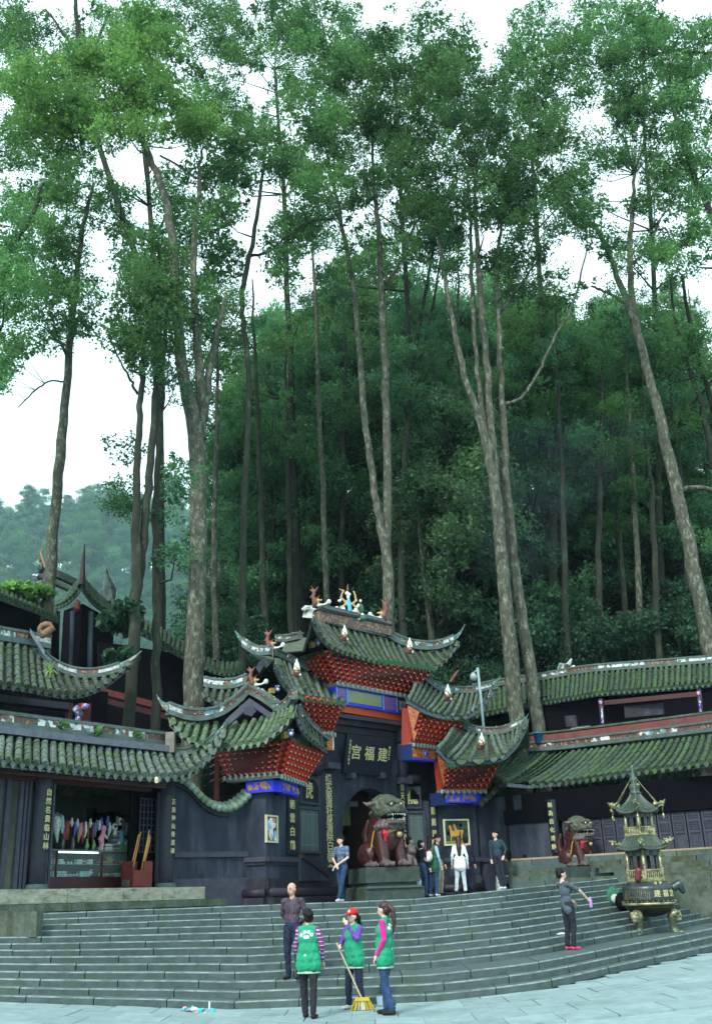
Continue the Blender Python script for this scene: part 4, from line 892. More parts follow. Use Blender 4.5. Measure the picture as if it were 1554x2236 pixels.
TREES = [
 ('slim leaning trunk rising clear beyond the upper left roof, crown against the open sky', 38, [[(105, 1315, 31), (125, 1080, 27), (132, 1000, 27), (140, 920, 24), (152, 760, 20), (165, 640, 17), (172, 560, 14), (185, 480, 12), (205, 400, 9)], [(150, 835, 5), (110, 830, 5), (80, 850, 5), (40, 890, 3)], [(155, 760, 6), (125, 745, 6), (105, 720, 5)]],
  [(170, 560, 70, 90), (150, 700, 40, 55), (100, 640, 90, 70), (65, 720, 75, 60), (35, 810, 60, 45), (190, 730, 28, 45), (60, 560, 70, 70), (120, 470, 90, 60)], leaf_a, bark_m),
 ('pair of dark trunks joined low down, sparse tufts against the open sky', 32.5, [[(278, 1620, 30), (290, 1450, 29), (298, 1280, 30), (296, 1150, 22), (299, 1040, 19), (303, 930, 17), (308, 850, 16), (318, 740, 13), (326, 640, 11), (330, 560, 8)], [(303, 1270, 22), (318, 1140, 22), (330, 1010, 20), (340, 880, 19), (348, 760, 17), (352, 650, 14), (348, 540, 10)], [(301, 860, 8), (285, 830, 7), (262, 790, 5), (240, 735, 4)]],
  [(310, 690, 60, 100), (280, 790, 36, 50), (340, 600, 60, 80), (375, 700, 40, 110), (275, 1060, 24, 150, .7), (300, 560, 50, 60), (262, 720, 25, 50)], leaf_a, barkd_m),
 ('straight mossy trunk between the forked pair and the pale bole', 33.5, [[(342, 1620, 24), (342, 1450, 22), (340, 1300, 19), (338, 1150, 17), (344, 1000, 15), (356, 850, 12), (362, 700, 9)]], [(385, 1060, 40, 60), (360, 820, 30, 50), (365, 1180, 26, 60, .6)], leaf_c, barkd_m),
 ('massive pale lichen-spotted bole forking high above the gate, brightest crown', 34, [[(420, 1620, 52), (424, 1480, 49), (431, 1300, 44), (433, 1150, 43), (432, 1020, 42), (424, 920, 40), (405, 840, 33), (390, 740, 29), (383, 620, 27), (376, 500, 25), (358, 420, 22), (330, 350, 20), (305, 290, 16), (280, 210, 11), (250, 150, 7)], [(440, 960, 26), (440, 860, 26), (430, 740, 22), (424, 600, 20), (427, 480, 16), (436, 400, 12), (440, 330, 8)], [(444, 920, 24), (458, 800, 20), (478, 710, 17), (497, 645, 14)], [(432, 390, 6), (395, 365, 7), (350, 340, 7)]],
  [(220, 190, 130, 90, 1.2), (330, 110, 70, 90, 1.2), (335, 250, 130, 60, 1.3), (110, 210, 110, 80, 1.2), (150, 290, 130, 50, 1.1), (420, 275, 60, 60), (250, 110, 60, 60), (60, 170, 60, 70)], leaf_b, bark_m),
 ('dark forked stem whose lower boughs hang between the two sky gaps', 36.5, [[(530, 1100, 16), (545, 900, 14), (538, 740, 13), (525, 660, 14), (535, 600, 15), (550, 540, 13), (565, 450, 11), (575, 360, 9), (590, 260, 7)], [(545, 560, 9), (575, 555, 9), (605, 540, 8), (640, 500, 7), (690, 480, 6), (735, 478, 5)]],
  [(330, 560, 60, 70), (420, 560, 60, 90), (430, 480, 80, 60), (480, 560, 40, 70), (440, 680, 60, 80), (490, 430, 60, 70), (630, 500, 60, 50), (540, 330, 80, 80), (640, 380, 70, 80), (650, 280, 90, 80), (480, 340, 60, 60), (620, 580, 50, 40)], leaf_a, barkd_m),
 ('hidden trunk whose wide crown closes the top of the view over the bright tree', 43, [[(346, 1560, 24), (350, 1000, 21), (340, 740, 19), (300, 560, 18), (235, 380, 17), (185, 200, 16), (172, 90, 15), (165, 0, 13), (160, -60, 9)], [(177, 140, 12), (215, 90, 10), (240, 20, 8)], [(180, 130, 10), (140, 75, 9), (100, 20, 6)]],
  [(90, 60, 110, 70), (230, 60, 130, 60), (390, 40, 120, 60), (450, 160, 90, 70), (460, 240, 60, 60), (560, 110, 110, 90), (560, 20, 120, 50), (30, 130, 50, 90), (60, 400, 90, 90), (150, 400, 90, 60), (40, 310, 60, 60), (250, 440, 60, 50)], leaf_a, barkd_m),
 ('trunk at the left edge of the view with a bough reaching in', 33, [[(-30, 900, 24), (-10, 700, 20), (8, 600, 18), (20, 535, 17), (52, 505, 15), (75, 460, 12), (95, 400, 9)]], [(30, 560, 50, 60), (20, 660, 40, 60), (40, 450, 60, 50), (0, 760, 50, 50), (10, 975, 28, 40, .6), (-10, 840, 40, 40)], leaf_a, barkd_m),
 ('double pale trunk parting just above the gate ridge, tall narrow fork', 40.5, [[(850, 1420, 30), (847, 1300, 28), (845, 1215, 27), (828, 1130, 19), (814, 1060, 18), (797, 920, 17), (787, 800, 16), (778, 680, 15), (765, 580, 13), (748, 500, 12), (735, 430, 9), (715, 340, 7)], [(846, 1210, 23), (846, 1050, 22), (844, 900, 21), (838, 740, 20), (830, 600, 17), (825, 480, 14), (815, 400, 10), (810, 300, 7)], [(838, 620, 9), (865, 590, 9), (885, 550, 8), (900, 500, 6)], [(740, 480, 7), (705, 420, 6), (690, 350, 5)]],
  [(790, 330, 120, 110), (860, 430, 90, 70), (740, 420, 60, 60), (720, 210, 130, 100), (840, 210, 120, 90), (770, 110, 130, 90), (800, 590, 50, 30, .7), (700, 310, 70, 70), (890, 550, 50, 40), (700, 60, 110, 70), (770, 510, 40, 40, .8)], leaf_a, bark_m),
 ('slender shaded trunk just right of the pale double trunk', 44, [[(880, 1420, 20), (876, 1250, 17), (879, 1050, 15), (893, 880, 13), (912, 720, 11), (935, 610, 9), (950, 500, 7)], [(895, 860, 9), (925, 760, 8), (950, 640, 7), (962, 560, 5)]],
  [(905, 800, 60, 60), (930, 720, 60, 40), (930, 560, 60, 60), (960, 480, 60, 60), (880, 880, 50, 60), (960, 820, 50, 60)], leaf_c, barkd_m),
 ('tall trunk splitting into three slim stems right of the gate', 37.5, [[(1130, 1600, 38), (1118, 1470, 36), (1103, 1310, 33), (1094, 1200, 31), (1083, 1080, 29), (1064, 970, 25), (1042, 900, 20), (1018, 840, 17), (996, 740, 15), (977, 640, 13), (962, 560, 11), (950, 450, 8)], [(1080, 1060, 24), (1074, 950, 20), (1065, 840, 18), (1055, 720, 17), (1045, 620, 15), (1040, 500, 12), (1035, 380, 8)], [(1072, 1010, 18), (1050, 890, 14), (1040, 780, 13), (1030, 640, 12), (1027, 500, 9), (1020, 400, 6)]],
  [(1000, 350, 100, 110), (960, 430, 70, 70), (1080, 330, 80, 80), (1010, 480, 60, 50), (940, 200, 110, 90), (1040, 200, 90, 70), (900, 100, 100, 90), (975, 110, 70, 50), (1000, 560, 50, 30, .6), (1080, 440, 70, 60), (870, 320, 60, 60)], leaf_a, bark_m),
 ('companion trunk close behind the three-stemmed one, long side bough', 38.5, [[(1178, 1620, 33), (1165, 1520, 30), (1148, 1400, 27), (1128, 1270, 24), (1112, 1130, 22), (1101, 1000, 19), (1096, 880, 16), (1090, 760, 14), (1084, 650, 12), (1082, 560, 10), (1100, 460, 7)], [(1098, 884, 9), (1120, 878, 9), (1142, 866, 9), (1168, 828, 8), (1188, 785, 8), (1212, 730, 7), (1240, 690, 7), (1265, 620, 6), (1280, 540, 4)], [(1086, 690, 8), (1112, 655, 8), (1150, 600, 6), (1180, 560, 5)]],
  [(1130, 590, 80, 50), (1150, 480, 80, 70), (1170, 380, 80, 70), (1120, 540, 60, 50), (1200, 620, 40, 30, .6), (1180, 270, 70, 70), (1240, 600, 50, 40, .7), (1120, 420, 60, 60)], leaf_a, bark_m),
 ('thick pale trunk leaning in from the right over the long roof', 41.5, [[(1560, 1480, 40), (1545, 1400, 38), (1520, 1280, 35), (1492, 1140, 33), (1466, 1030, 31), (1445, 930, 27), (1420, 840, 24), (1396, 740, 22), (1372, 670, 19), (1345, 600, 16), (1318, 530, 13), (1290, 480, 11), (1240, 470, 8), (1210, 420, 6)], [(1394, 735, 19), (1378, 640, 18), (1372, 560, 16), (1378, 470, 13), (1385, 380, 9)], [(1478, 1075, 14), (1500, 1066, 13), (1530, 1064, 12), (1565, 1072, 12)], [(1374, 580, 8), (1400, 560, 9), (1415, 535, 8), (1440, 480, 6)], [(1372, 670, 8), (1330, 640, 8), (1290, 625, 6)]],
  [(1250, 330, 90, 90), (1200, 150, 90, 100), (1280, 120, 90, 90), (1260, 440, 70, 50), (1380, 300, 80, 70), (1330, 220, 90, 50), (1410, 420, 70, 60), (1300, 520, 50, 40), (1420, 560, 70, 40), (1350, 630, 50, 30, .7), (1420, 160, 100, 90), (1160, 100, 70, 80), (1480, 480, 50, 60)], leaf_a, bark_m),
 ('tree at the right edge whose dark limb crosses the upper corner', 39, [[(1620, 700, 30), (1590, 560, 24), (1552, 470, 20), (1520, 400, 17), (1495, 330, 14), (1480, 280, 11), (1460, 200, 8)], [(1620, 130, 10), (1560, 118, 9), (1480, 108, 8), (1420, 120, 6), (1390, 150, 4)]],
  [(1500, 260, 80, 80), (1450, 90, 110, 70), (1530, 160, 70, 70), (1520, 380, 60, 70), (1500, 540, 60, 50), (1540, 470, 40, 60), (1400, 40, 90, 50), (1290, 30, 90, 50), (1545, 60, 40, 30)], leaf_a, barkd_m),
 ('slender edge tree between the long roof and the leaning trunk', 47, [[(1575, 1100, 18), (1555, 1010, 16), (1540, 930, 15), (1523, 860, 14), (1500, 800, 12), (1482, 740, 10), (1470, 680, 8), (1462, 610, 6)], [(1580, 1000, 16), (1560, 900, 15), (1535, 820, 13), (1515, 740, 12), (1495, 660, 10), (1488, 600, 8)], [(1530, 900, 9), (1500, 890, 7), (1540, 850, 8), (1554, 830, 7)]],
  [(1450, 740, 60, 60), (1500, 720, 40, 40), (1530, 800, 40, 60), (1470, 830, 60, 50), (1420, 680, 50, 40), (1540, 720, 30, 40), (1510, 900, 40, 40, .7)], leaf_a, barkd_m),
]
TREES += [
 ('tall tree deep behind the bright crown, filling the top left of the canopy', 47, [[(352, 1560, 24), (352, 1100, 20), (345, 700, 17), (320, 350, 13), (290, 100, 8)]], [(120, 100, 150, 100, .5), (300, 120, 130, 110, .5), (120, 380, 130, 110, .6), (380, 330, 90, 130, .6), (250, 480, 40, 60, .5), (380, 460, 60, 80, .6), (430, 740, 60, 110, .5), (420, 900, 50, 70, .45)], leaf_a, barkd_m),
 ('tall tree deep behind the lower boughs left of the double trunk', 48, [[(650, 1300, 24), (640, 1000, 20), (630, 700, 16), (620, 400, 12), (600, 150, 8)]], [(560, 130, 140, 120, .6), (640, 300, 130, 130, .6), (560, 360, 80, 80, .5), (670, 460, 80, 80, .6), (500, 260, 80, 80, .6), (700, 100, 120, 90, .6), (530, 800, 60, 110, .5), (640, 700, 60, 70, .45)], leaf_a, barkd_m),
 ('tall tree deep behind the double pale trunk', 49, [[(905, 1400, 22), (900, 1000, 18), (890, 650, 14), (870, 350, 10), (860, 150, 7)]], [(850, 130, 140, 120, .6), (880, 300, 130, 130, .6), (800, 470, 100, 90, .6), (920, 500, 80, 110, .6), (960, 220, 90, 110, .6), (690, 640, 70, 50, .5), (820, 780, 70, 70, .4), (900, 900, 60, 90, .4)], leaf_a, barkd_m),
 ('tall tree deep behind the three slim stems', 48.5, [[(1210, 1400, 22), (1200, 1000, 18), (1180, 650, 14), (1160, 350, 10), (1150, 150, 7)]], [(1120, 250, 120, 120, .6), (1180, 130, 110, 120, .6), (1080, 470, 110, 110, .6), (1190, 430, 90, 100, .6), (1040, 330, 90, 120, .5), (1270, 250, 90, 130, .5), (1060, 800, 60, 100, .4), (1180, 800, 80, 70, .45), (1270, 720, 60, 60, .4)], leaf_a, barkd_m),
 ('tall tree deep behind the leaning trunk, closing the top right of the canopy', 49.5, [[(1440, 1300, 22), (1435, 1000, 18), (1430, 650, 14), (1410, 350, 10), (1400, 150, 7)]], [(1350, 120, 130, 110, .6), (1460, 200, 120, 120, .6), (1380, 360, 120, 90, .6), (1490, 400, 80, 110, .6), (1440, 560, 110, 80, .6), (1300, 430, 80, 80, .5), (1450, 40, 120, 60, .6), (1430, 780, 80, 90, .45), (1350, 760, 60, 60, .4)], leaf_a, barkd_m),
]
for i, (px, top, Y, lean) in enumerate(((468, 780, 45, 8), (575, 700, 46, -22), (632, 820, 47, -8), (712, 560, 45, -30), (745, 780, 48, 10), (955, 760, 46, -6), (985, 640, 47, 14), (1232, 760, 45, -18), (1305, 820, 46, 10), (1392, 760, 47, -30), (1430, 900, 46, -26), (1500, 820, 48, -40), (1210, 880, 49, 6), (660, 900, 49, 12))):
    st_ = [(px + 6, 1420, 17), (px, 1250, 15), (px + lean * .3, 1050, 13), (px + lean * .7, top + 120, 10), (px + lean, top, 7), (px + lean * 1.1, top - 90, 4)]
    TREES.append((f'slim dark trunk in the middle of the wood, {("just right of the pale bole", "above the left gate tip", "left of the ridge dragon", "over the ridge", "behind the ridge figures", "past the ridge end", "left of the three stems", "right of the companion trunk", "over the kink of the long roof", "over the mosaic ridge", "beside the leaning trunk base", "near the right edge", "in the smoke", "in shade over the gate ridge")[i]}', Y, [st_], [(px + lean, top - 60, 50, 60, .7), (px + lean * .8, top + 60, 60, 60, .5), (px + lean * .5 + 30, top + 170, 40, 40, .35)], leaf_c if i % 2 else leaf_a, bark_m if i % 3 == 0 else barkd_m))
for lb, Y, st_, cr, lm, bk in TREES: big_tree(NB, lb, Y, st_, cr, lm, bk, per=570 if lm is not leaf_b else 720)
# the wood on the slope: a few kinds of tree, each tree its own trunk and crown
def forest_kind(h, crown0, rad_, nclump, mat, bark, stems=1, per=480, size=.145):
    b = MB()
    for s_ in range(stems):
        lx, ly = random.uniform(-.06, .06) + .05 * s_, random.uniform(-.05, .05); P = [(.25 * s_ + lx * z + .15 * math.sin(z * .5 + s_), ly * z, z) for z in np.linspace(-2, h * .93, 9)]
        b.tube(P, list(np.linspace(.20, .04, 9) * (h / 18)), 7)
    cl = []
    for i in range(nclump):
        t_ = random.random(); z = lerp(crown0, h, t_); rr = rad_ * (math.sin(math.pi * min(.98, .12 + .88 * t_)) ** .6) * math.sqrt(random.random()); a = random.random() * 6.283
        c = V(rr * math.cos(a), rr * math.sin(a), z + .25 * random.gauss(0, 1)); cl.append((c, random.uniform(.7, 1.35), .45 + random.uniform(-.3, .3), 1.0))
        if i % 2 == 0: b.tube([(0, 0, z - .18 * rr - .8), (c[0] * .55, c[1] * .55, z - .3), tuple(c)], [.07, .045, .015], 4)
    return b.mesh('trunk', bark, True), leaf_mesh('crown', cl, mat, size, per)
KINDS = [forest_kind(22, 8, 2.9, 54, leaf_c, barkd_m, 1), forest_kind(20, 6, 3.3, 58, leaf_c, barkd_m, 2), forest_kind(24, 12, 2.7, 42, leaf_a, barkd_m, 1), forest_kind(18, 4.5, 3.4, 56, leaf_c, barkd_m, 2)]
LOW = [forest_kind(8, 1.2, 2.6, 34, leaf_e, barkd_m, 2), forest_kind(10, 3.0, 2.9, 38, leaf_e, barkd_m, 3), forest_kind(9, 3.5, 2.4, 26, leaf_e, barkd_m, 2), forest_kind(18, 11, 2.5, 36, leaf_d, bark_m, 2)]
def plant(kind, x, y, s_, label, group, z=None, cat='tree', name='forest_tree'):
    t = empty(name, (x, y, hill_z(x, y) if z is None else z), random.random() * 6.28, label, cat, group); t.scale = (s_ * random.uniform(.9, 1.1),) * 2 + (s_,)
    for nm, me in zip(('trunk', 'crown'), kind):
        o = D.objects.new(nm, me); COL.objects.link(o); o.parent = t
def where(px):
    for lim, tx in ((470, 'beyond the pale forked bole'), (700, 'behind the left roofs of the gate'), (900, 'behind the double pale trunk'), (1080, 'behind the right roofs of the gate'), (1250, 'behind the three stemmed trunk'), (1420, 'above the long right roof')):
        if px < lim: return tx
    return 'near the leaning pale trunk'
KN = ('single stemmed dark tree', 'twin stemmed bushy tree', 'high crowned slim tree', 'low branched twin stemmed tree'); RK = ('front', 'second', 'third', 'fourth', 'rearmost'); LN = ('squat leafy', 'many stemmed', 'open crowned')
LBW = 'tall dark tree in the wood on the slope above the temple'; LBL = 'low leafy tree of the undergrowth at the foot of the wooded slope'; LBF = 'hazy tree on the far hillside beyond the valley'
cnt = 0
for row, (Yr, step) in enumerate(((51, 82), (58, 74), (66, 70), (76, 66), (88, 64))):
    px = 330 + random.uniform(0, 40)
    while px < 1640:
        Y = Yr + random.uniform(-3, 3); p = W(px, 1500, Y); x = p[0]; y = p[1]; s_ = random.uniform(.8, 1.15)
        if px < 470: s_ *= .55
        elif px < 560: s_ *= .85
        if 1080 < px < 1130: s_ *= .8
        if px > 1480: s_ *= .85
        ki = random.randrange(4); plant(KINDS[ki], x, y, s_, f'{KN[ki]} in the {RK[row]} rank, {where(px)}', 'trees of the wood behind the temple'); px += step * random.uniform(.7, 1.35)
for Yr, step, s0 in ((43.5, 84, .75), (47, 80, .95), (53, 90, 1.2)):
    px = 345 + random.uniform(0, 40)
    while px < 1640:
        Y = Yr + random.uniform(-1.2, 1.2); p = W(px, 1500, Y)
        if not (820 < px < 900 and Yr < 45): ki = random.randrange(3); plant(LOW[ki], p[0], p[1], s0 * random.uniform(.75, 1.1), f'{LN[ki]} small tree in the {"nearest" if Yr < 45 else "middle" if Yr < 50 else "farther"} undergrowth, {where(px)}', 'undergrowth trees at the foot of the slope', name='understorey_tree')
        px += step * random.uniform(.7, 1.4)
# two pale-leaved trees standing out behind the gate
for px, Y, s_, lb in ((962, 44.5, .92, 'pale leaved tree with two stems behind the right of the gate'), (1012, 47, 1.12, 'taller pale leaved tree behind the gate with layered foliage')):
    p = W(px, 1480, Y); plant(LOW[3], p[0], p[1], s_, lb, None, name='pale_leaved_tree')
# far hill
for i in range(230):
    px = random.uniform(-60, 400); Y = random.uniform(165, 345); p = W(px, 1300, Y)
    plant(random.choice(KINDS), p[0], Y, random.uniform(1.0, 1.5), LBF, 'trees on the far hillside', name='distant_tree')

# thin blue smoke hanging in the wood to the right of the gate
sm_m = D.materials.new('smoke'); sm_m.use_nodes = True; t = sm_m.node_tree; t.nodes.remove(t.nodes['Principled BSDF']); pv = t.nodes.new('ShaderNodeVolumePrincipled'); pv.inputs['Density'].default_value = .012; pv.inputs['Color'].default_value = (.55, .78, 1.0, 1); t.links.new(pv.outputs[0], t.nodes['Material Output'].inputs['Volume'])
b = MB()
for px, py, Y, r_, sc in ((1150, 1090, 43.5, 2.4, (1.1, .8, .9)), (1205, 1020, 44.0, 2.8, (1.2, .8, .8)), (1130, 1190, 43.2, 2.0, (1.2, .7, .9)), (1060, 1120, 44.5, 2.0, (1.3, .7, .8)), (1280, 960, 44.5, 2.2, (1.4, .7, .6))): b.ball(W(px, py, Y), r_, 0, 16, sc)
tag(b.build('smoke', sm_m, smooth=True), kind='stuff')

mi_m = D.materials.new('added_valley_haze'); mi_m.use_nodes = True; t = mi_m.node_tree; t.nodes.remove(t.nodes['Principled BSDF']); pv = t.nodes.new('ShaderNodeVolumePrincipled'); pv.inputs['Density'].default_value = .0024; pv.inputs['Color'].default_value = (.5, .82, .92, 1); t.links.new(pv.outputs[0], t.nodes['Material Output'].inputs['Volume'])
b = MB(); b.hexa([(-90, 95, -.3), (-16, 95, -.3), (-24, 150, -.3), (-140, 150, -.3), (-90, 95, 75), (-16, 95, 75), (-24, 150, 110), (-140, 150, 110)]); tag(b.build('added_haze', mi_m), kind='stuff')  # box of denser haze added before the far hill to fade it

# ================================================================== LEFT SHOP RANGE
SS = 1.06
def ss(z): return 1.7 + (z - 1.7) * SS
def h(px, py, z): return G(px, py, ss(z))
def hw(px, py, Y): return W(px, py, Y * SS)
shop = empty('shop_building', (0, 0, 0), 0, 'open fronted souvenir shop under a long mossy tiled roof beside the gate', 'shop')
_d = V(.55, .835); _d /= np.linalg.norm(_d); Bs = V(-5.55, 25.98) * SS; Fs = Fr(Bs - _d * 8.0, Bs)
FLZ = Fs.pix(300, 1938, 1.0)[1]
def sp(px, py, n=0.0): return Fs.pix(px, py, n)
def sbox(x0, y0, x1, y1, n0, n1, mat, name, parent=None, frame=None):
    """box on a plane parallel to the shop front: picture corners read on its front face"""
    F = frame or Fs; s0, za = F.pix(x0, (y0 + y1) / 2, n1); s1, _ = F.pix(x1, (y0 + y1) / 2, n1); zt_ = F.pix((x0 + x1) / 2, y0, n1)[1]; zb_ = F.pix((x0 + x1) / 2, y1, n1)[1]
    b = MB(); b.fbox(F, min(s0, s1), max(s0, s1), zb_, zt_, n0, n1); return b.build(name, mat, parent)
zl = sp(250, 1722)[1]; LE = Fs.L + 1.75
# floor and platform
pl = tag(MB().fbox(Fs, -3, Fs.L + .1, FLZ - .9, FLZ, -4.2, .55).fbox(Fs, Fs.L + .1, Fs.L + 2, FLZ - .9, FLZ, -4.2, -.42).build('shop_platform', mossstone_m), kind='structure')
s = -2.8
while s < Fs.L + 1.4:
    ln = random.uniform(1.3, 1.9); e = min(s + ln - .012, Fs.L + 1.5)
    MB().fbox(Fs, s, e, FLZ - .30, FLZ + random.uniform(-.006, .006), .3, 1.0 + random.uniform(-.01, .01)).build('stone_block', limew_m, pl); s += ln
s = -2.8
while s < Fs.L + 2.0:
    ln = random.uniform(1.2, 1.8); e = min(s + ln - .012, Fs.L + 2.1)
    MB().fbox(Fs, s, e, FLZ - .47, FLZ - .31, .3, 1.16 + random.uniform(-.01, .01)).build('stone_block', mossstone_m, pl); s += ln
# mossy upright stones at the left end of the stairs
wl = empty('retaining_wall', (0, 0, 0), 0, 'short wall of mossy upright stones at the left end of the stairs', 'wall')
for i in range(8):
    px = -20 + i * 12.5; Yq = 21.3 - .02 * i; a, c = W(px, 1990, Yq), W(px + 11.0, 2046, Yq)
    b = MB(); b.hexa([(a[0], Yq, c[2]), (c[0], Yq, c[2]), (c[0], Yq + .4, c[2]), (a[0], Yq + .4, c[2]), (a[0] + .01, Yq + random.uniform(0, .03), a[2]), (c[0] - .01, Yq + random.uniform(0, .03), a[2]), (c[0], Yq + .4, a[2]), (a[0], Yq + .4, a[2])]); b.build('stone_block', mossstone_m, wl)
# front posts, beams
def column(px, wpx, n=0.0, mat=None, parent=shop):
    s0, _ = sp(px - wpx / 2, 1830, n); s1, _ = sp(px + wpx / 2, 1830, n); r_ = abs(s1 - s0) / 2 * .85; b = MB(); b.tube([Fs.p((s0 + s1) / 2, FLZ, n), Fs.p((s0 + s1) / 2, zl + .35, n)], [r_ * 1.03, r_], 16); b.build('column', mat or wall2_m, parent, smooth=True)
    b = MB(); b.tube([Fs.p((s0 + s1) / 2, FLZ, n), Fs.p((s0 + s1) / 2, FLZ + .12, n)], [r_ * 1.5, r_ * 1.35], 16); b.build('column_base', stone_m, parent); return (s0 + s1) / 2, r_
sc1, rc1 = column(88, 32, .12); sc2, rc2 = column(364, 27, .12)
for x0, x1 in ((-14, -4), (6, 16), (36, 44), (47, 53), (56, 62), (101, 107), (109, 114), (344, 352)):
    s0, s1 = sp(x0, 1830)[0], sp(x1, 1830)[0]; b = MB(); b.fbox(Fs, s0, s1, FLZ, zl, -.06, .03); b.build('door_post', wall2_m, shop)
b = MB(); b.fbox(Fs, -3, Fs.L + .3, zl, zl + .34, -.12, .10); b.build('lintel', maroon_m, shop)
b = MB(); b.fbox(Fs, -3, Fs.L + .5, zl + .06, zl + .36, .30, .42); b.build('eave_beam', maroon_m, shop)
b = MB(); b.fbox(Fs, -3, Fs.L + .2, zl + .34, zl + .70, -.5, -.3); b.build('upper_wall', dark_m, shop)
b = MB(); b.fbox(Fs, -3, Fs.L + 1.9, zl + .25, zl + .32, -4.0, -.12); b.build('ceiling', M('shop_ceiling', (.05, .055, .05), None, 4, .9), shop)
ws_ = M('shop_wall', (.13, .155, .135), (.09, .11, .095), 2, .9, .05)
b = MB(); b.fbox(Fs, -3, Fs.L + 1.9, FLZ, zl + .25, -4.1, -3.6); b.build('back_wall', ws_, shop)
b = MB(); b.fbox(Fs, LE, LE + .15, FLZ, zl + .25, -3.6, -.42); b.build('end_wall', ws_, shop)
b = MB(); b.fbox(Fs, Fs.L + .05, LE, FLZ, zl + .25, -.46, -.40); b.build('inner_wall', dark_m, shop)
sm, _ = sp(58, 1830); b = MB(); b.fbox(Fs, sm - .25, sm - .15, FLZ, zl + .25, -3.6, -.1); b.build('partition', ws_, shop)
# folded door leaf with lattice
b = MB(); s0, s1 = sp(304, 1830, -.25)[0], sp(338, 1830, -.25)[0]; b.fbox(Fs, s0, s1, FLZ, zl - .05, -.3, -.25); lf = b.build('door_leaf', dark_m, shop)
b = MB()
for i in range(5): b.fbox(Fs, lerp(s0, s1, i / 4) - .015, lerp(s0, s1, i / 4) + .015, FLZ + .9, zl - .15, -.25, -.235)
for i in range(9): zz = lerp(FLZ + .9, zl - .15, i / 8); b.fbox(Fs, s0, s1, zz - .012, zz + .012, -.25, -.238)
b.build('lattice', M('lattice_blue', (.03, .035, .06), None, 5, .6), lf)
# couplet boards on the columns
def couplet(F, s_, z0, z1, wd, n, txt, label, size, curve=0.0, n_txt=None, sx=1.0, sub=True):
    t = empty('couplet_board', (0, 0, 0), 0, label, 'sign', 'carved couplet boards beside the doors'); b = MB()
    if curve:
        pr = [(curve * math.cos(a), curve * math.sin(a)) for a in np.linspace(-1.0, 1.0, 9)]; k = len(pr)
        ring = lambda z, rr: [F.p(s_ + math.sin(a) * (curve + rr), z, n + math.cos(a) * (curve + rr)) for a in np.linspace(-1.05, 1.05, 9)]
        o0_, o1_, i0_, i1_ = ring(z0, .03), ring(z1, .03), ring(z0, .003), ring(z1, .003); vs = o0_ + o1_ + i0_ + i1_
        b.add(vs, [(i, i + 1, 9 + i + 1, 9 + i) for i in range(8)] + [(9 + i, 10 + i, 28 + i, 27 + i) for i in range(8)] + [(18 + i, 19 + i, i + 1, i) for i in range(8)] + [(0, 9, 27, 18), (8, 26, 35, 17)])
        nt_ = n + curve + .034
    else:
        b.fbox(F, s_ - wd / 2, s_ + wd / 2, z0, z1, n, n + .05); nt_ = n + .054
    bo_ = b.build('board', board_m, t); pitch = (z1 - z0) * .94 / (len(txt) * size)
    letters('lettering', txt, size, gold_m, F.mat(s_, (z0 + z1) / 2, nt_), t, True, pitch, sx=sx); return t
z1_ = sp(90, 1716, .3)[1]; z0_ = sp(84, 1862, .3)[1]
couplet(Fs, sc1, z0_, z1_, .3, .12, '自然名貴临山林', 'curved black couplet board with seven gold characters on the column left of the shop counter', .17, rc1)
z1_ = sp(366, 1738, .3)[1]; z0_ = sp(364, 1872, .3)[1]
couplet(Fs, sc2, z0_, z1_, .3, .12, '正是神仙骨道魂', 'curved black couplet board with gold characters on the column beside the curved wall', .15, rc2)
# shop roof
ev = [h(-70, 1646, 4.74), h(0, 1656, 4.74), h(100, 1668, 4.74), h(200, 1680, 4.74), h(300, 1690, 4.74), h(360, 1693, 4.74), hw(400, 1688, 26.0), hw(430, 1674, 26.35), hw(455, 1652, 26.6), hw(475, 1626, 26.75), hw(491, 1598, 26.85)]
tp = [h(-60, 1594, 5.47), h(0, 1603, 5.47), h(100, 1614, 5.47), h(200, 1626, 5.47), h(300, 1636, 5.47), h(358, 1642, 5.47), hw(395, 1645, 26.9), hw(425, 1640, 27.0), hw(455, 1626, 27.05), hw(478, 1604, 27.0), hw(493, 1588, 26.95)]
rf = roof(shop, 'roof', ev, tp, 32, .085, tilel_m, .06, nb=14, label='long roof over the shop front'); backing(rf, tp[:6], (-1.4, .95, -1.0))
b = MB(); P_ = [h(-60, 1586, 5.55), h(150, 1612, 5.55), h(372, 1636, 5.55)]; b.sweep(resample(P_, 8), .34, .17, 0, base=-.1); b.build('ridge_foot', fascia_m, rf)
rr_ = ridge(rf, [h(-60, 1582, 5.63), h(150, 1606, 5.63), h(372, 1632, 5.63)], .24, .40, [mosb_m, mosw_m, mosb_m, mosw_m, mosw_m, mosb_m, mosw_m, mosw_m, mosb_m], n=19, base=-.02)
q = h(373, 1622, 5.7); b = MB(); b.box(q, (.24, .3, .55)); b.build('ridge_end', M('weathered_end', (.12, .09, .07), (.18, .19, .17), 6, .9), rf)
hr = ridge(rf, [hw(378, 1644, 26.9), hw(400, 1646, 26.95), hw(425, 1641, 27.0), hw(450, 1628, 27.0), hw(468, 1612, 27.0)], .2, .20, [ridge_m, ridge_m])
swallow(hr, [hw(466, 1614, 27), hw(480, 1600, 27), hw(489, 1588, 26.98), hw(497, 1572, 26.95)], .18, .14)
b = MB(); zc_ = h(330, 1708, 4.5)[2]; b.tube([h(342, 1700, 4.6), h(342, 1706, 4.5)], .05, 8); b.build('eave_pendant', cream_m, shop)
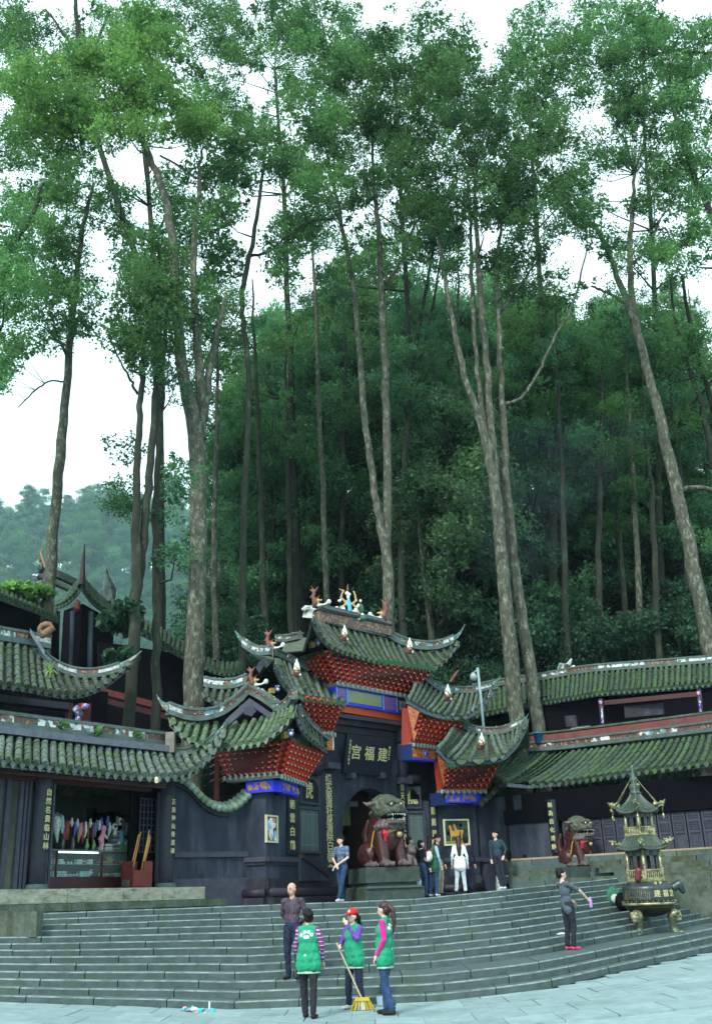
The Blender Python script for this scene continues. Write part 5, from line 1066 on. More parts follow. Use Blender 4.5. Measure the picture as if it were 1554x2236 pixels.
# upper storey -------------------------------------------------------------
U = 1.10
def hu(px, py, z): return G(px, py, 1.7 + (z - 1.7) * U)
def hq(px, py, Y): return W(px, py, Y * U)
hall = empty('upper_hall', (0, 0, 0), 0, 'upper storey above the shop with an upturned grey tiled roof and open dark gallery', 'building')
ev = [hu(-50, 1482, 7.11), hu(0, 1490, 7.11), hu(51, 1497, 7.11), hu(103, 1507, 7.11), hu(144, 1513, 7.11), hq(168, 1513, 27.1), hq(196, 1507, 27.4), hq(227, 1492, 27.7), hq(252, 1474, 27.9), hq(285, 1446, 28.1)]
tp = [hq(-45, 1390, 26.0), hq(0, 1401, 26.5), hq(40, 1406, 27.0), hq(66, 1412, 27.4), hq(92, 1440, 27.8), hq(114, 1462, 28.1), hq(145, 1474, 28.3), hq(185, 1480, 28.5), hq(225, 1478, 28.6), hq(250, 1470, 28.6), hq(288, 1440, 28.5)]
ru = roof(hall, 'roof', ev, tp, 19, .085, tile_m, .10, label='upturned roof of the upper storey'); backing(ru, tp[:4], (-1.8, 1.3, -1.2))
ridge(ru, [hq(-45, 1386, 26.0), hq(0, 1396, 26.5), hq(66, 1406, 27.4), hq(106, 1414, 27.9)], .24, .42, [mosw_m, mosb_m, white_m])
hr = ridge(ru, [hq(78, 1424, 27.6), hq(96, 1444, 27.9), hq(116, 1460, 28.1), hq(150, 1473, 28.4), hq(185, 1479, 28.5), hq(225, 1476, 28.6), hq(262, 1464, 28.6)], .22, .32, [mosg_m, mosb_m, white_m, mosb_m, white_m])
swallow(hr, [hq(258, 1466, 28.6), hq(280, 1452, 28.6), hq(296, 1438, 28.5), hq(310, 1422, 28.4)], .2, .22)
b = MB(); b.sweep([hq(66, 1384, 27.2), hq(98, 1434, 27.3)], .16, .16, 0); b.build('ridge_end', fascia_m, ru)
scr = MB(); R0 = []
for t_ in np.linspace(0, 1, 12): a = .4 + t_ * 6.5; rr = 17 * (1 - .7 * t_); R0.append(hq(103 - 3 + rr * math.cos(a), 1376 - rr * math.sin(a) * .8, 27.7))
scr.tube([hq(60, 1396, 27.5), hq(84, 1394, 27.6)] + R0, [.06, .10] + list(np.linspace(.12, .05, 12)), 7); scr.build('scroll_finial', M('ochre_scroll', (.20, .10, .05), (.10, .06, .03), 9, .6), ru, smooth=True)
for px in (8, 112):                                               # little yellow-green grass figures on the roof
    b = MB()
    for i in range(9): a = random.uniform(0, 6.28); q = hq(px, 1470, 27.0); b.tube([q, q + V(.12 * math.cos(a), -.1, .14 + .12 * math.sin(a)), q + V(.3 * math.cos(a), -.16, .1 + .28 * math.sin(a))], [.025, .02, .005], 4)
    b.build('ceramic_sprig', M('sprig_green', (.22, .34, .10), (.14, .24, .06), 9, .6), ru)
Fh = Fr(hq(-60, 1560, 26.6), hq(240, 1560, 29.6), -1.0)
def ubox(x0, y0, x1, y1, n0, n1, mat, name): return sbox(x0, y0, x1, y1, n0, n1, mat, name, hall, Fh)
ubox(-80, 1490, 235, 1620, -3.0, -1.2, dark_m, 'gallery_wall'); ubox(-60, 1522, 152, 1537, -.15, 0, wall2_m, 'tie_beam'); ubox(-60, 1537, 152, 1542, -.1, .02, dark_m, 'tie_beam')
ubox(178, 1535, 198, 1600, -.2, .02, redwood_m, 'post'); ubox(150, 1535, 158, 1600, -.2, .02, maroon_m, 'post'); ubox(140, 1574, 190, 1600, -.25, -.1, maroon_m, 'railing')
b = MB(); P_ = []
for t_ in np.linspace(0, 1, 7): P_.append(Fh.p(*Fh.pix(162 + 12 * math.sin(t_ * 3), 1584 - 40 * t_, .1), .1))
b.tube(P_, [.12, .11, .10, .11, .13, .13, .12], 7); b.ball(Fh.p(*Fh.pix(187, 1543, .12), .12), .14, 1, 8, (1, 1, .8)); b.build('painted_brace', [mosaic('floral_blue', [(.03, .05, .4), (.4, .08, .05), (.02, .04, .3), (.06, .3, .2), (.5, .5, .6)], 18), mosaic('floral_white', [(.5, .55, .7), (.1, .1, .5), (.5, .1, .1), (.3, .3, .6)], 22)], hall, smooth=True)
tube_m = M('lit_tube', (.9, 1.0, 1.0), (.9, 1, 1), 5, .5, 0, 0, emit=1.6)
def tube_light(p, q, label):
    b = MB(); b.tube([p, q], .035, 8); t = b.build('fluorescent_tube', tube_m); tag(t, label, 'lamp', 'lit fluorescent tubes under the eaves'); m_ = (V(*p) + V(*q)) / 2
    t.data.transform(Matrix.Translation(-Vector(m_))); t.location = Vector(m_)
    b = MB(); u = V(0, 0, .05); b.sweep([V(*p) + u, V(*q) + u], .06, .03); o = b.build('batten', wall2_m, t)
tube_light(hq(-20, 1553, 26.7), hq(58, 1564, 27.2), 'lit white tube at the far left end of the dark gallery over the shop')
tube_light(hq(206, 1583, 27.6), hq(264, 1591, 28.0), 'lit white tube behind the shop ridge beside the two dark trunks')
# dark halls, the corner pavilion and roofs behind
bd = empty('dark_hall', (0, 0, 0), 0, 'long dark timber hall with a mossy eave overgrown with ferns', 'building')
def roofq(par, ev, tp, n, r=.09, mat=tiled_m, **k): return roof(par, 'roof', [W(*p) for p in ev], [W(*p) for p in tp], n, r, mat, .05, **k)
roofq(bd, [(-20, 1290, 35), (30, 1310, 36), (80, 1328, 37), (126, 1350, 38)], [(-20, 1268, 37), (30, 1284, 38), (80, 1306, 39), (122, 1330, 40)], 15)
b = MB(); b.slab(W(-30, 1520, 36.5), W(128, 1520, 39.5), W(128, 1335, 39.5), W(-30, 1285, 36.5), .3); b.build('wall', dark_m, bd)
gb = empty('gabled_hall', (0, 0, 0), 0, 'small dark gabled hall behind the ferny eave, blue curl on its ridge end', 'building')
board_poly([W(58, 1300, 46), W(84, 1255, 46), (W(100, 1248, 46)), W(112, 1300, 46)], .3, wall2_m, 'gable_wall', gb)
b = MB(); b.slab(W(84, 1258, 45.8), W(160, 1292, 47.5), W(165, 1285, 49), W(92, 1248, 47), .12); b.build('roof', tiled_m, gb)
b = MB(); b.sweep([W(84, 1248, 46.3), W(125, 1262, 47), W(165, 1280, 48)], .25, .35); b.build('ridge', ridge_m, gb)
b = MB(); b.tube([W(92, 1244, 46), W(86, 1234, 46), W(80, 1228, 46), W(84, 1222, 46), W(90, 1228, 46)], [.16, .18, .16, .12, .06], 7); b.build('ridge_finial', mosg_m, gb, smooth=True)
b = MB(); b.tube([W(100, 1240, 46), W(94, 1222, 46), W(90, 1205, 46), W(94, 1196, 46)], [.08, .07, .05, .02], 6); b.build('ridge_horn', M('ochre_horn', (.3, .17, .08), None, 6, .6), gb)
pv_ = empty('corner_pavilion', (0, 0, 0), 0, 'dark pavilion with a needle spire and sharp pointed roof between the trunks', 'pavilion')
pr1 = roofq(pv_, [(118, 1326, 41), (146, 1314, 40), (166, 1296, 39.3), (179, 1278, 38.8)], [(160, 1284, 41.5), (168, 1274, 41), (174, 1266, 40.6), (179, 1260, 40.2)], 9)
roofq(pv_, [(180, 1280, 38.8), (196, 1304, 39.6), (216, 1322, 40.4), (240, 1336, 41.4), (264, 1350, 42.4)], [(181, 1260, 40.2), (196, 1276, 41), (214, 1296, 42), (236, 1314, 43), (258, 1332, 43.8)], 13)
b = MB(); b.tube([W(178, 1280, 38.8), W(180, 1262, 39), W(181, 1240, 39.1), W(183, 1215, 39.2), W(186, 1188, 39.3)], [.16, .13, .10, .06, .02], 6); b.build('spire', M('spire_oxide', (.022, .010, .010), (.008, .008, .012), 4, .6), pv_)
b = MB(); prism(b, [W(140, 1330, 40.5), W(180, 1330, 39.6), W(250, 1360, 42.5), W(240, 1360, 45), W(140, 1360, 45)], 4.0, W(180, 1318, 39.6)[2]); b.build('wall', dark_m, pv_)
for px, Y in ((157, 40.0), (196, 40.0), (123, 40.7)): b = MB(); b.tube([W(px, 1470, Y), W(px + 3, 1335, Y)], .11, 8); b.build('column', M('dim_blue_post', (.03, .05, .07), None, 5, .6), pv_)
for px, py, Y in ((168, 1328, 39.2), (223, 1356, 41), (92, 1358, 39)): b = MB(); b.lathe(W(px, py, Y), [(.05, .35), (.14, .2), (.12, .05), (.16, -.05), (.05, -.14)], 8); b.build('lotus_pendant', redwood_m, pv_, smooth=True)
b = MB(); b.tube([W(238, 1318, 43), W(236, 1290, 43), W(233, 1265, 43), W(231, 1240, 43)], [.36, .28, .16, .03], 7, jit=.8); b.build('ridge_spike', mosaic('dim_spike', [(.02, .05, .05), (.05, .06, .03), (.03, .08, .08), (.02, .02, .03)], 6), pv_)
dh = empty('rear_hall', (0, 0, 0), 0, 'dark hall behind the pale bole with a low mossy eave and red beam', 'building')
roofq(dh, [(300, 1372, 36), (340, 1392, 36.6), (380, 1418, 37.4), (420, 1440, 38)], [(305, 1350, 38), (340, 1366, 38.6), (385, 1394, 39.4), (425, 1420, 40)], 12)
roofq(dh, [(440, 1448, 38), (470, 1462, 38), (500, 1468, 38), (522, 1462, 38)], [(440, 1432, 39.5), (470, 1444, 39.5), (500, 1450, 39.5), (524, 1446, 39.5)], 8)
b = MB(); b.slab(W(215, 1620, 38), W(560, 1620, 40), W(560, 1455, 40), W(215, 1400, 38), .3); b.build('wall', dark_m, dh)
for y0, y1, m_ in ((1502, 1516, redwood_m), (1522, 1534, maroon_m)): b = MB(); b.slab(W(225, y1, 36.2), W(400, y1 + 46, 38), W(400, y0 + 46, 38), W(225, y0, 36.2), .15); b.build('beam', m_, dh)
# ferns on the eave
def tuft(name, label, cat, p, n, L0, mat, group=None):
    t = empty(name, p, 0, label, cat, group); cl = [(V(random.gauss(0, L0 * .5), random.gauss(0, L0 * .3), random.uniform(0, L0 * .6)), L0 * .5, .6 + random.uniform(-.2, .3), 1.6) for _ in range(n)]
    o = D.objects.new('fronds', leaf_mesh('fronds', cl, mat, .22, 500)); COL.objects.link(o); o.parent = t
tuft('fern', 'bright green fern clump growing on the dark eave near the slim trunk', 'plant', W(70, 1300, 37.5), 9, .75, leaf_b)
tuft('fern', 'smaller fern clump on the dark eave at the far left', 'plant', W(35, 1288, 37), 5, .5, leaf_b)
tuft('shrub', 'leafy shrub hanging round the base of the forked dark trunks', 'plant', W(262, 1370, 33), 9, .9, leaf_e)
tuft('shrub', 'small leafy shrub low against the trunk beside the upturned eave', 'plant', W(272, 1440, 32.6), 5, .6, leaf_e)
# ------------------------------------------------------------------ curved garden wall between shop and gate
cwall = empty('curved_wall', (0, 0, 0), 0, 'slate grey wall with a dipping curved coping of pale tiles beside the shop', 'wall')
Fw = Fr(Fs.p(sp(376, 1800, .12)[0], 0, .05), Fo.p(Fo.L - .60, 0, -.02))
cp = [(383, 1706), (396, 1712), (412, 1724), (428, 1742), (446, 1760), (468, 1772), (492, 1776), (512, 1768), (530, 1752), (548, 1742)]
prof = [Fw.pix(x, y) for x, y in cp]; prof[0] = (0.0, prof[0][1]); prof[-1] = (Fw.L, prof[-1][1]); b = MB()
pf = resample([(a, 0, z) for a, z in prof], 25)
for i in range(24): (sa, _, za), (sb_, _, zb_) = pf[i], pf[i + 1]; b.hexa([Fw.p(sa, FLZ - .7, 0), Fw.p(sb_, FLZ - .7, 0), Fw.p(sb_, FLZ - .7, -.3), Fw.p(sa, FLZ - .7, -.3), Fw.p(sa, za, 0), Fw.p(sb_, zb_, 0), Fw.p(sb_, zb_, -.3), Fw.p(sa, za, -.3)])
b.build('wall_body', wall_m, cwall)
b = MB(); b.sweep([Fw.p(a, z - .10, .03) for a, _, z in pf], .14, .10); b.build('coping_moulding', plinth_m, cwall)
for i in range(16):
    t_ = (i + .5) / 16 * 24; k = int(t_); a, z = lerp(pf[k][0], pf[k + 1][0], t_ - k), lerp(pf[k][2], pf[k + 1][2], t_ - k); b = MB()
    sl_ = (pf[k + 1][2] - pf[k][2]) / (pf[k + 1][0] - pf[k][0]); L_ = .36
    P_ = [Fw.p(a, z + .06, .22), Fw.p(a, z + .15, .06), Fw.p(a, z + .24, -.14)]; b.tube(P_, [.095, .088, .08], 10); b.build('coping_tile', M('pale_coping', (.30, .40, .34), (.17, .24, .19), 6, .8, .3, .18, c=(.14, .22, .12), cscale=3, camt=.5), cwall, smooth=True)
z0c = Fw.pix(460, 1870)[1]; b = MB(); b.fbox(Fw, 0, Fw.L, z0c - .02, z0c + .12, -.02, .07); b.build('string_course', wall2_m, cwall)
b = MB(); b.fbox(Fw, 0, Fw.L, FLZ - .7, FLZ + .22, -.02, .05); b.build('wall_base', wall2_m, cwall)
b = MB(); q = W(474, 1690, 30.2); b.box(q - V(0, 0, .2), (.14, .14, 1.5)); b.build('red_post', redwood_m, cwall)
b = MB()
for i in range(5):
    for j in range(4): q = W(458 + i * 13, 1660 + j * 16, 30.6); b.tube([q, q + V(.22, 0, .12)], .03, 5)
b.build('fretwork', M('ochre_fret', (.16, .12, .06), None, 8, .7), cwall)
b = MB(); b.slab(W(452, 1735, 31.2), W(545, 1735, 31.2), W(545, 1650, 31.2), W(452, 1650, 31.2), .1); b.build('screen', dark_m, cwall)
# ------------------------------------------------------------------ shop contents
FI = Fs
cz = FI.pix(200, 1856, -.75)[1]
cnt_ = empty('display_counter', (0, 0, 0), 0, 'glass fronted maroon display counter standing across the shop opening', 'counter')
glass_m = D.materials.new('counter_glass'); glass_m.use_nodes = True; _p = glass_m.node_tree.nodes['Principled BSDF']; _p.inputs['Transmission Weight'].default_value = .95; _p.inputs['Roughness'].default_value = .02; _p.inputs['IOR'].default_value = 1.05; _p.inputs['Base Color'].default_value = (.8, .95, .92, 1)
sA, sB, sM = FI.pix(104, 1890, -.75)[0], FI.pix(291, 1890, -.75)[0], FI.pix(222, 1890, -.75)[0]; sC = FI.pix(123, 1890, -.75)[0]
zmid = lerp(FLZ, cz, .33)
b = MB(); b.fbox(FI, sA, sB, FLZ, zmid, -1.3, -.75); b.build('base_cabinet', maroon_m, cnt_)
b = MB(); b.fbox(FI, sA, sB, cz - .04, cz, -1.3, -.73); b.build('counter_top', M('counter_top', (.10, .12, .12), None, 5, .3), cnt_)
b = MB(); b.fbox(FI, sA, sB, zmid, cz - .04, -1.3, -1.26); b.build('back_panel', dark_m, cnt_)
for s_ in (sA, sC, sM, sB - .04): b = MB(); b.fbox(FI, s_, s_ + .045, zmid, cz - .04, -.80, -.745); b.build('glazing_post', maroon_m, cnt_)
zsh = lerp(zmid, cz, .48); b = MB(); b.fbox(FI, sA + .05, sB - .05, zsh - .012, zsh, -1.26, -.85); b.build('shelf', M('glass_shelf', (.25, .35, .33), None, 5, .2), cnt_)
for s0, s1 in ((sA + .05, sC - .01), (sC + .05, sM - .01), (sM + .05, sB - .05)): b = MB(); b.fbox(FI, s0, s1, zmid + .01, cz - .045, -.775, -.769); b.build('glass_pane', glass_m, cnt_)
b = MB(); b.fbox(FI, sC + .06, sM - .06, cz - .075, cz - .045, -.86, -.82); b.build('lamp_strip', tube_m, cnt_)
gm_ = {'white': M('good_white', (.55, .6, .58), (.22, .25, .25), 16, .5), 'red': M('good_red', (.30, .02, .02), (.12, .02, .03), 16, .5), 'gold': M('good_gold', (.34, .25, .09), (.12, .07, .02), 16, .4), 'teal': M('good_teal', (.07, .32, .27), (.3, .4, .38), 16, .5), 'pink': M('good_pink', (.50, .16, .24), (.4, .2, .25), 16, .5), 'grey': M('good_grey', (.11, .13, .13), (.05, .06, .06), 16, .5), 'brown': M('good_brown', (.12, .05, .03), (.05, .02, .02), 16, .5), 'blue': M('good_blue', (.05, .08, .35), None, 9, .5), 'green': M('good_green', (.10, .35, .12), None, 9, .5)}
USED = {}
def good(shape, s_, z, n, sz, col, label, group='goods for sale in the display counter'):
    p = FI.p(s_, z, n); b = MB(); t = None
    if shape == 'box': b.box((0, 0, sz[2] / 2), (sz[0], sz[1], sz[2]), 0, math.atan2(FI.d[1], FI.d[0])); b.box((0, 0, sz[2] * .62), (sz[0] * 1.03, sz[1] * 1.03, sz[2] * .12), 1, math.atan2(FI.d[1], FI.d[0]))
    elif shape == 'jar': b.lathe((0, 0, 0), [(sz[0] * .4, 0), (sz[0] * .5, sz[2] * .2), (sz[0] * .5, sz[2] * .7), (sz[0] * .3, sz[2] * .85), (sz[0] * .32, sz[2])], 10)
    elif shape == 'star':
        for i in range(7): a = i * .9; b.tube([(0, 0, sz[2] * .5), (FI.d[0] * sz[0] * .5 * math.cos(a), FI.d[1] * sz[0] * .5 * math.cos(a), sz[2] * .5 + sz[2] * .5 * math.sin(a))], [sz[0] * .12, .004], 5)
    o = b.build({'box': 'gift_box', 'jar': 'lidded_jar', 'star': 'carved_ornament'}[shape], [gm_[col], gm_['grey'] if col == 'white' else gm_['white']]); o.location = Vector(p); USED[label] = USED.get(label, 0) + 1; kk = USED[label]; tag(o, label if kk == 1 else ('second ', 'third ', 'fourth ', 'fifth ')[min(kk, 5) - 2] + label + ' from its left end', 'souvenir', group); return o
seq = [('box', .03, 'pink'), ('box', .13, 'white'), ('jar', .26, 'white'), ('jar', .36, 'white'), ('jar', .44, 'white'), ('box', .62, 'white'), ('box', .72, 'red'), ('box', .90, 'white')]
for sh, t_, c_ in seq: good(sh, lerp(sC + .1, sM - .12, t_), zsh, -.95, (.16 if sh == 'box' else .06, .12, .11 if sh == 'box' else .06), c_, f'{c_} {"box" if sh == "box" else "jar"} on the upper shelf of the left counter bay')
seq = [('box', .02, 'white'), ('box', .12, 'white'), ('box', .22, 'white'), ('jar', .36, 'white'), ('jar', .44, 'white'), ('jar', .52, 'white'), ('jar', .60, 'white'), ('box', .70, 'teal'), ('box', .80, 'teal'), ('jar', .90, 'white'), ('star', .96, 'white')]
for sh, t_, c_ in seq: good(sh, lerp(sC + .1, sM - .12, t_), zmid + .01, -.95, (.18 if sh == 'box' else .07 if sh == 'jar' else .2, .12, .13 if sh == 'box' else .07 if sh == 'jar' else .2), c_, f'{c_} {"box" if sh == "box" else "jar" if sh == "jar" else "spiky ornament"} on the lower shelf of the left counter bay')
for sh, t_, c_, z_ in (('box', .05, 'red', zsh), ('box', .18, 'red', zsh), ('star', .42, 'gold', zsh - .05), ('jar', .62, 'red', zsh), ('jar', .76, 'red', zsh), ('jar', .05, 'white', zmid + .01), ('box', .22, 'gold', zmid + .01), ('box', .45, 'grey', zmid + .01), ('jar', .62, 'white', zmid + .01), ('box', .8, 'white', zmid + .01), ('box', .95, 'white', zsh)):
    good(sh, lerp(sM + .1, sB - .12, t_), z_, -.95, (.18 if sh == 'box' else .08 if sh == 'jar' else .36, .12, .09 if sh != 'star' else .34), c_, f'{c_} {"box" if sh == "box" else "jar" if sh == "jar" else "radiating carved ornament"} on the {"upper" if z_ > zsh - .1 else "lower"} shelf of the right counter bay')
for z_, c_ in ((zmid + .01, 'teal'), (zmid + .16, 'pink'), (zsh, 'white'), (zsh + .13, 'red')): good('box', (sA + sC) / 2 + .03, z_, -.95, (.18, .12, .12), c_, f'{c_} box in the narrow bay at the left end of the counter')
for px, w_, hh, c_, lb in ((216, .24, .09, 'grey', 'low grey tray at the foot of the pink toy'), (233, .26, .17, 'white', 'white box on the counter beside the stacked trays'), (262, .26, .32, 'green', 'green and clear box on the counter under the blue toy'), (283, .26, .28, 'white', 'white carton with a black print at the counter end')):
    good('box', FI.pix(px, 1850, -.95)[0], cz, -.95, (w_, .2, hh), c_, lb, 'boxes standing on the counter')
for i in range(5): good('box', FI.pix(248, 1850, -.95)[0], cz + i * .105, -.95, (.25, .2, .095), 'grey', f'{("lowest", "second", "middle", "fourth", "topmost")[i]} of the stacked clear grey trays on the counter', 'boxes standing on the counter')
# plush toys, bags and trinkets hanging in front of the back wall
def hang(name, label, cat, px, py, n, segs, mats, vox=.014):
    s_, z = FI.pix(px, py, n); p = FI.p(s_, z, n); e = empty(name, p, math.atan2(FI.d[1], FI.d[0]), label, cat, 'goods hanging from the shop ceiling')
    sculpt('body', segs, mats, vox, e); b = MB(); b.tube([(0, 0, .05), (0, 0, .35)], .004, 4); b.build('cord', black_m, e, local=True)
W1, B1 = [gm_['white'], black_m], black_m
hang('plush_panda', 'black and white plush panda hanging above the stacked trays', 'toy', 250, 1806, -.9, [('e', (0, 0, 0), (.11, .10, .10), 0), ('e', (-.08, 0, .09), (.04, .03, .04), 1), ('e', (.08, 0, .09), (.04, .03, .04), 1), ('e', (-.04, -.09, .01), (.03, .03, .035), 1), ('e', (.04, -.09, .01), (.03, .03, .035), 1), ('e', (0, 0, -.15), (.09, .08, .09), 0), ('c', (-.07, 0, -.1), .035, (-.15, -.02, -.2), .03, 1), ('c', (.07, 0, -.1), .035, (.15, -.02, -.2), .03, 1)], W1)
hang('plush_toy', 'long limbed pink plush toy hanging by the counter middle', 'toy', 226, 1820, -.85, [('e', (0, 0, .12), (.09, .07, .09), 0), ('c', (0, 0, .05), .06, (-.06, 0, -.2), .07, 0), ('c', (-.06, 0, -.2), .05, (-.09, 0, -.45), .03, 0), ('c', (-.02, 0, -.2), .05, (-.03, 0, -.45), .03, 1), ('c', (0, 0, 0), .04, (.14, 0, -.12), .03, 1), ('c', (-.02, 0, 0), .04, (-.14, 0, -.14), .03, 0)], [gm_['pink'], gm_['white']])
hang('plush_toy', 'blue grey plush toy sitting over the green box', 'toy', 264, 1825, -.9, [('e', (0, 0, .06), (.12, .1, .10), 0), ('c', (0, 0, 0), .09, (0, 0, -.16), .11, 0), ('c', (-.08, 0, -.16), .05, (-.12, -.08, -.2), .04, 1), ('c', (.08, 0, -.16), .05, (.12, -.08, -.2), .04, 1)], [M('toy_blue', (.10, .26, .40), None, 9, .8), gm_['white']])
hang('plush_toy', 'small white square faced toy hanging right of the panda', 'toy', 262, 1794, -.9, [('e', (0, 0, 0), (.10, .06, .11), 0), ('e', (0, -.06, 0), (.04, .02, .04), 1)], W1)
hang('cloth_bag', 'pale translucent cloth bag tapering to a tail at the left of the shop', 'bag', 122, 1800, -.7, [('e', (0, 0, .15), (.17, .06, .14), 1), ('c', (0, 0, .05), .15, (.04, 0, -.25), .05, 0), ('c', (.04, 0, -.25), .05, (.09, 0, -.42), .02, 0)], [gm_['white'], gm_['grey']])
hang('cloth_bag', 'teal and white cloth bag beside the pale one', 'bag', 134, 1796, -.8, [('c', (0, 0, .12), .07, (.03, 0, -.1), .07, 0), ('c', (.03, 0, -.1), .06, (.06, 0, -.25), .02, 1)], [gm_['teal'], gm_['white']])
for px, py, L_, c_, lb in ((141, 1800, .5, 'brown', 'brown strip'), (146, 1796, .42, 'red', 'red tassel bundle'), (150, 1796, .42, 'red', 'red tassel with white tag'), (183, 1800, .45, 'red', 'red and white tassel'), (188, 1798, .35, 'white', 'white tassel'), (193, 1800, .40, 'brown', 'brown tassel'), (204, 1800, .48, 'brown', 'long brown strap'), (158, 1790, .16, 'white', 'white bauble'), (170, 1792, .18, 'white', 'white ring trinket'), (198, 1792, .16, 'white', 'white round charm'), (212, 1794, .2, 'grey', 'grey charm string'), (218, 1795, .2, 'white', 'white charm string'), (160, 1832, .32, 'grey', 'grey spidery toy'), (290, 1800, .16, 'white', 'tiny white chime'), (128, 1800, .4, 'green', 'green strip'), (165, 1798, .3, 'blue', 'blue ribbon'), (174, 1804, .38, 'gold', 'gold tassel'), (178, 1800, .3, 'pink', 'pink tassel'), (208, 1800, .3, 'blue', 'dark blue pouch string'), (222, 1790, .18, 'blue', 'blue bow'), (236, 1786, .2, 'blue', 'blue loop'), (240, 1800, .3, 'white', 'white pouch string'), (256, 1786, .22, 'grey', 'grey pouch'), (270, 1790, .26, 'brown', 'brown gourd string'), (276, 1800, .3, 'grey', 'grey card string'), (283, 1796, .25, 'white', 'white card string'), (138, 1836, .2, 'grey', 'grey low pouch'), (190, 1836, .26, 'green', 'dark green low pouch'), (205, 1838, .2, 'green', 'green low gourd')):
    hang('tassel', f'{lb} hanging among the shop trinkets', 'trinket', px, py, -.85, [('e', (0, 0, .02), (.035, .03, .035), 0), ('c', (0, 0, 0), .03, (random.uniform(-.02, .02), 0, -L_ * .5), .055, 0), ('c', (0, 0, -L_ * .5), .05, (random.uniform(-.03, .03), 0, -L_), .02, 0)], [gm_[c_]])
b = MB(); s0, s1 = FI.pix(292, 1830, -.5)[0], FI.pix(299, 1830, -.5)[0]; z0_, z1_ = FI.pix(295, 1880, -.5)[1], FI.pix(295, 1785, -.5)[1]
for i in range(4): b.fbox(FI, lerp(s0, s1, i / 4), lerp(s0, s1, (i + .8) / 4), z0_, z1_, -.52 + .02 * (i % 2), -.50 + .02 * (i % 2))
tag(b.build('red_curtain', M('curtain_red', (.25, .012, .012), None, 5, .8)), 'narrow red cloth hanging at the right end of the counter', 'curtain')
sv = [((95, 1740, 112, 1760, -3.0), 'black_box'), ]
FE2 = Fr(Fs.p(LE - .01, 0, -3.6), Fs.p(LE - .01, 0, -.4))
FE2.n = -FE2.n if FE2.n @ (CAM[:2] - FE2.A) < 0 else FE2.n
dk = empty('stock_shelf', (0, 0, 0), 0, 'black stock rack with arched top standing against the shop back wall', 'shelf')
for x0, y0, x1, y1 in ((112, 1750, 180, 1850), (180, 1765, 192, 1850), (200, 1774, 245, 1850), (245, 1778, 268, 1850)):
    o = sbox(x0, y0, x1, y1, .0, .3, black_m, 'rack_panel', dk, FE2)
cab = empty('incense_cabinet', (0, 0, 0), 0, 'red brown wooden box holding bundles of incense by the shop door post', 'cabinet')
s0, s1, s2 = FI.pix(290, 1900, .1)[0], FI.pix(316, 1900, .1)[0], FI.pix(333, 1900, .1)[0]; zt_ = FI.pix(312, 1880, .1)[1]
b = MB(); b.fbox(FI, s0, s2, FLZ, FLZ + .05, -.3, .1); b.fbox(FI, s0, s0 + .03, FLZ, zt_, -.3, .1); b.fbox(FI, s2 - .03, s2, FLZ, zt_, -.3, .1); b.fbox(FI, s0, s2, FLZ, zt_, -.3, -.27); b.fbox(FI, s0, s1 - .03, FLZ, zt_ - .22, .07, .1); b.fbox(FI, s1 - .03, s2, FLZ, zt_, .072, .102); b.build('box_panels', redwood_m, cab)
for i in range(8):
    c_ = ('gold', 'gold', 'red', 'gold')[i % 4]; b = MB(); sx_ = lerp(s0 + .08, s2 - .08, random.random()); q = FI.p(sx_ - .05, FLZ + .2, -.1); L_ = random.uniform(.9, 1.25); e = q + V(FI.d[0] * .22 + .06, FI.d[1] * .22, L_); b.tube([q, e], [.017, .013], 6)
    o = b.build('incense_bundle', M('incense_' + c_, (.55, .36, .08) if c_ == 'gold' else (.45, .03, .03), None, 6, .7)); tag(o, f'{"yellow" if c_ == "gold" else "red"} incense bundle leaning out of the red brown box', 'incense', 'incense bundles in the box')
tag(sbox(280, 1921, 290, 1936, -.2, .0, gm_['grey'], 'paper_carton'), 'small grey carton on the floor between counter and incense box', 'box')

for i, (px, py, lb) in enumerate(((205, 1603, 'tiny green weeds rooted on the shop ridge under the tube light'), (300, 1612, 'weeds on the shop ridge near its stone end'), (120, 1592, 'small weed on the shop ridge above the couplet column'))):
    q = hw(px, py, 26.1 - (300 - px) * .011); tuft('weed', lb, 'plant', q, 3, .16, leaf_a, 'weeds on the roof ridges')

# ================================================================== RIGHT RANGE
RS = 1.04
def rz(z): return 1.7 + (z - 1.7) * RS
def k(px, py, z): return G(px, py, rz(z))
def kw(px, py, Y): return W(px, py, Y * RS)
rg = empty('right_hall', (0, 0, 0), 0, 'two storey hall on the right with dark mossy roofs and slate lattice doors', 'building')
ev = [kw(1068, 1690, 34.7), k(1100, 1705, 5.07), k(1150, 1711, 5.07), k(1225, 1706, 5.07), k(1321, 1692, 5.07), k(1420, 1678, 5.07), k(1554, 1660, 5.07), k(1620, 1651, 5.07)]
tp = [kw(1100, 1644, 36.2), kw(1125, 1648, 36.0), kw(1160, 1650, 35.8), kw(1225, 1644, 35.2), kw(1318, 1633, 34.2), kw(1437, 1620, 32.8), kw(1554, 1606, 31.4), kw(1620, 1598, 30.8)]
rl = roof(rg, 'roof', ev, tp, 38, .080, tiled_m, .08, label='lower mossy roof over the lattice doors')
ridge(rl, [kw(1110, 1640, 36.3), kw(1225, 1634, 35.3), kw(1318, 1622, 34.3), kw(1437, 1608, 32.9), kw(1620, 1586, 30.9)], .26, .34, [mosb_m, mosw_m, mosb_m, mosw_m, mosb_m, mosw_m, mosb_m, mosw_m], n=25)
def strip(y, pts, dY, hpx, mat, name, th_=.3):
    b = MB(); P_ = [kw(x, yy + y, Y + dY) for x, yy, Y in pts]; hh = hpx / 2396 * 33; b.sweep(resample(P_, 10), th_, hh, 0); return b.build(name, mat, rg)
ln = [(1125, 1624, 36.2), (1225, 1617, 35.3), (1318, 1604, 34.3), (1437, 1590, 32.9), (1620, 1566, 30.9)]
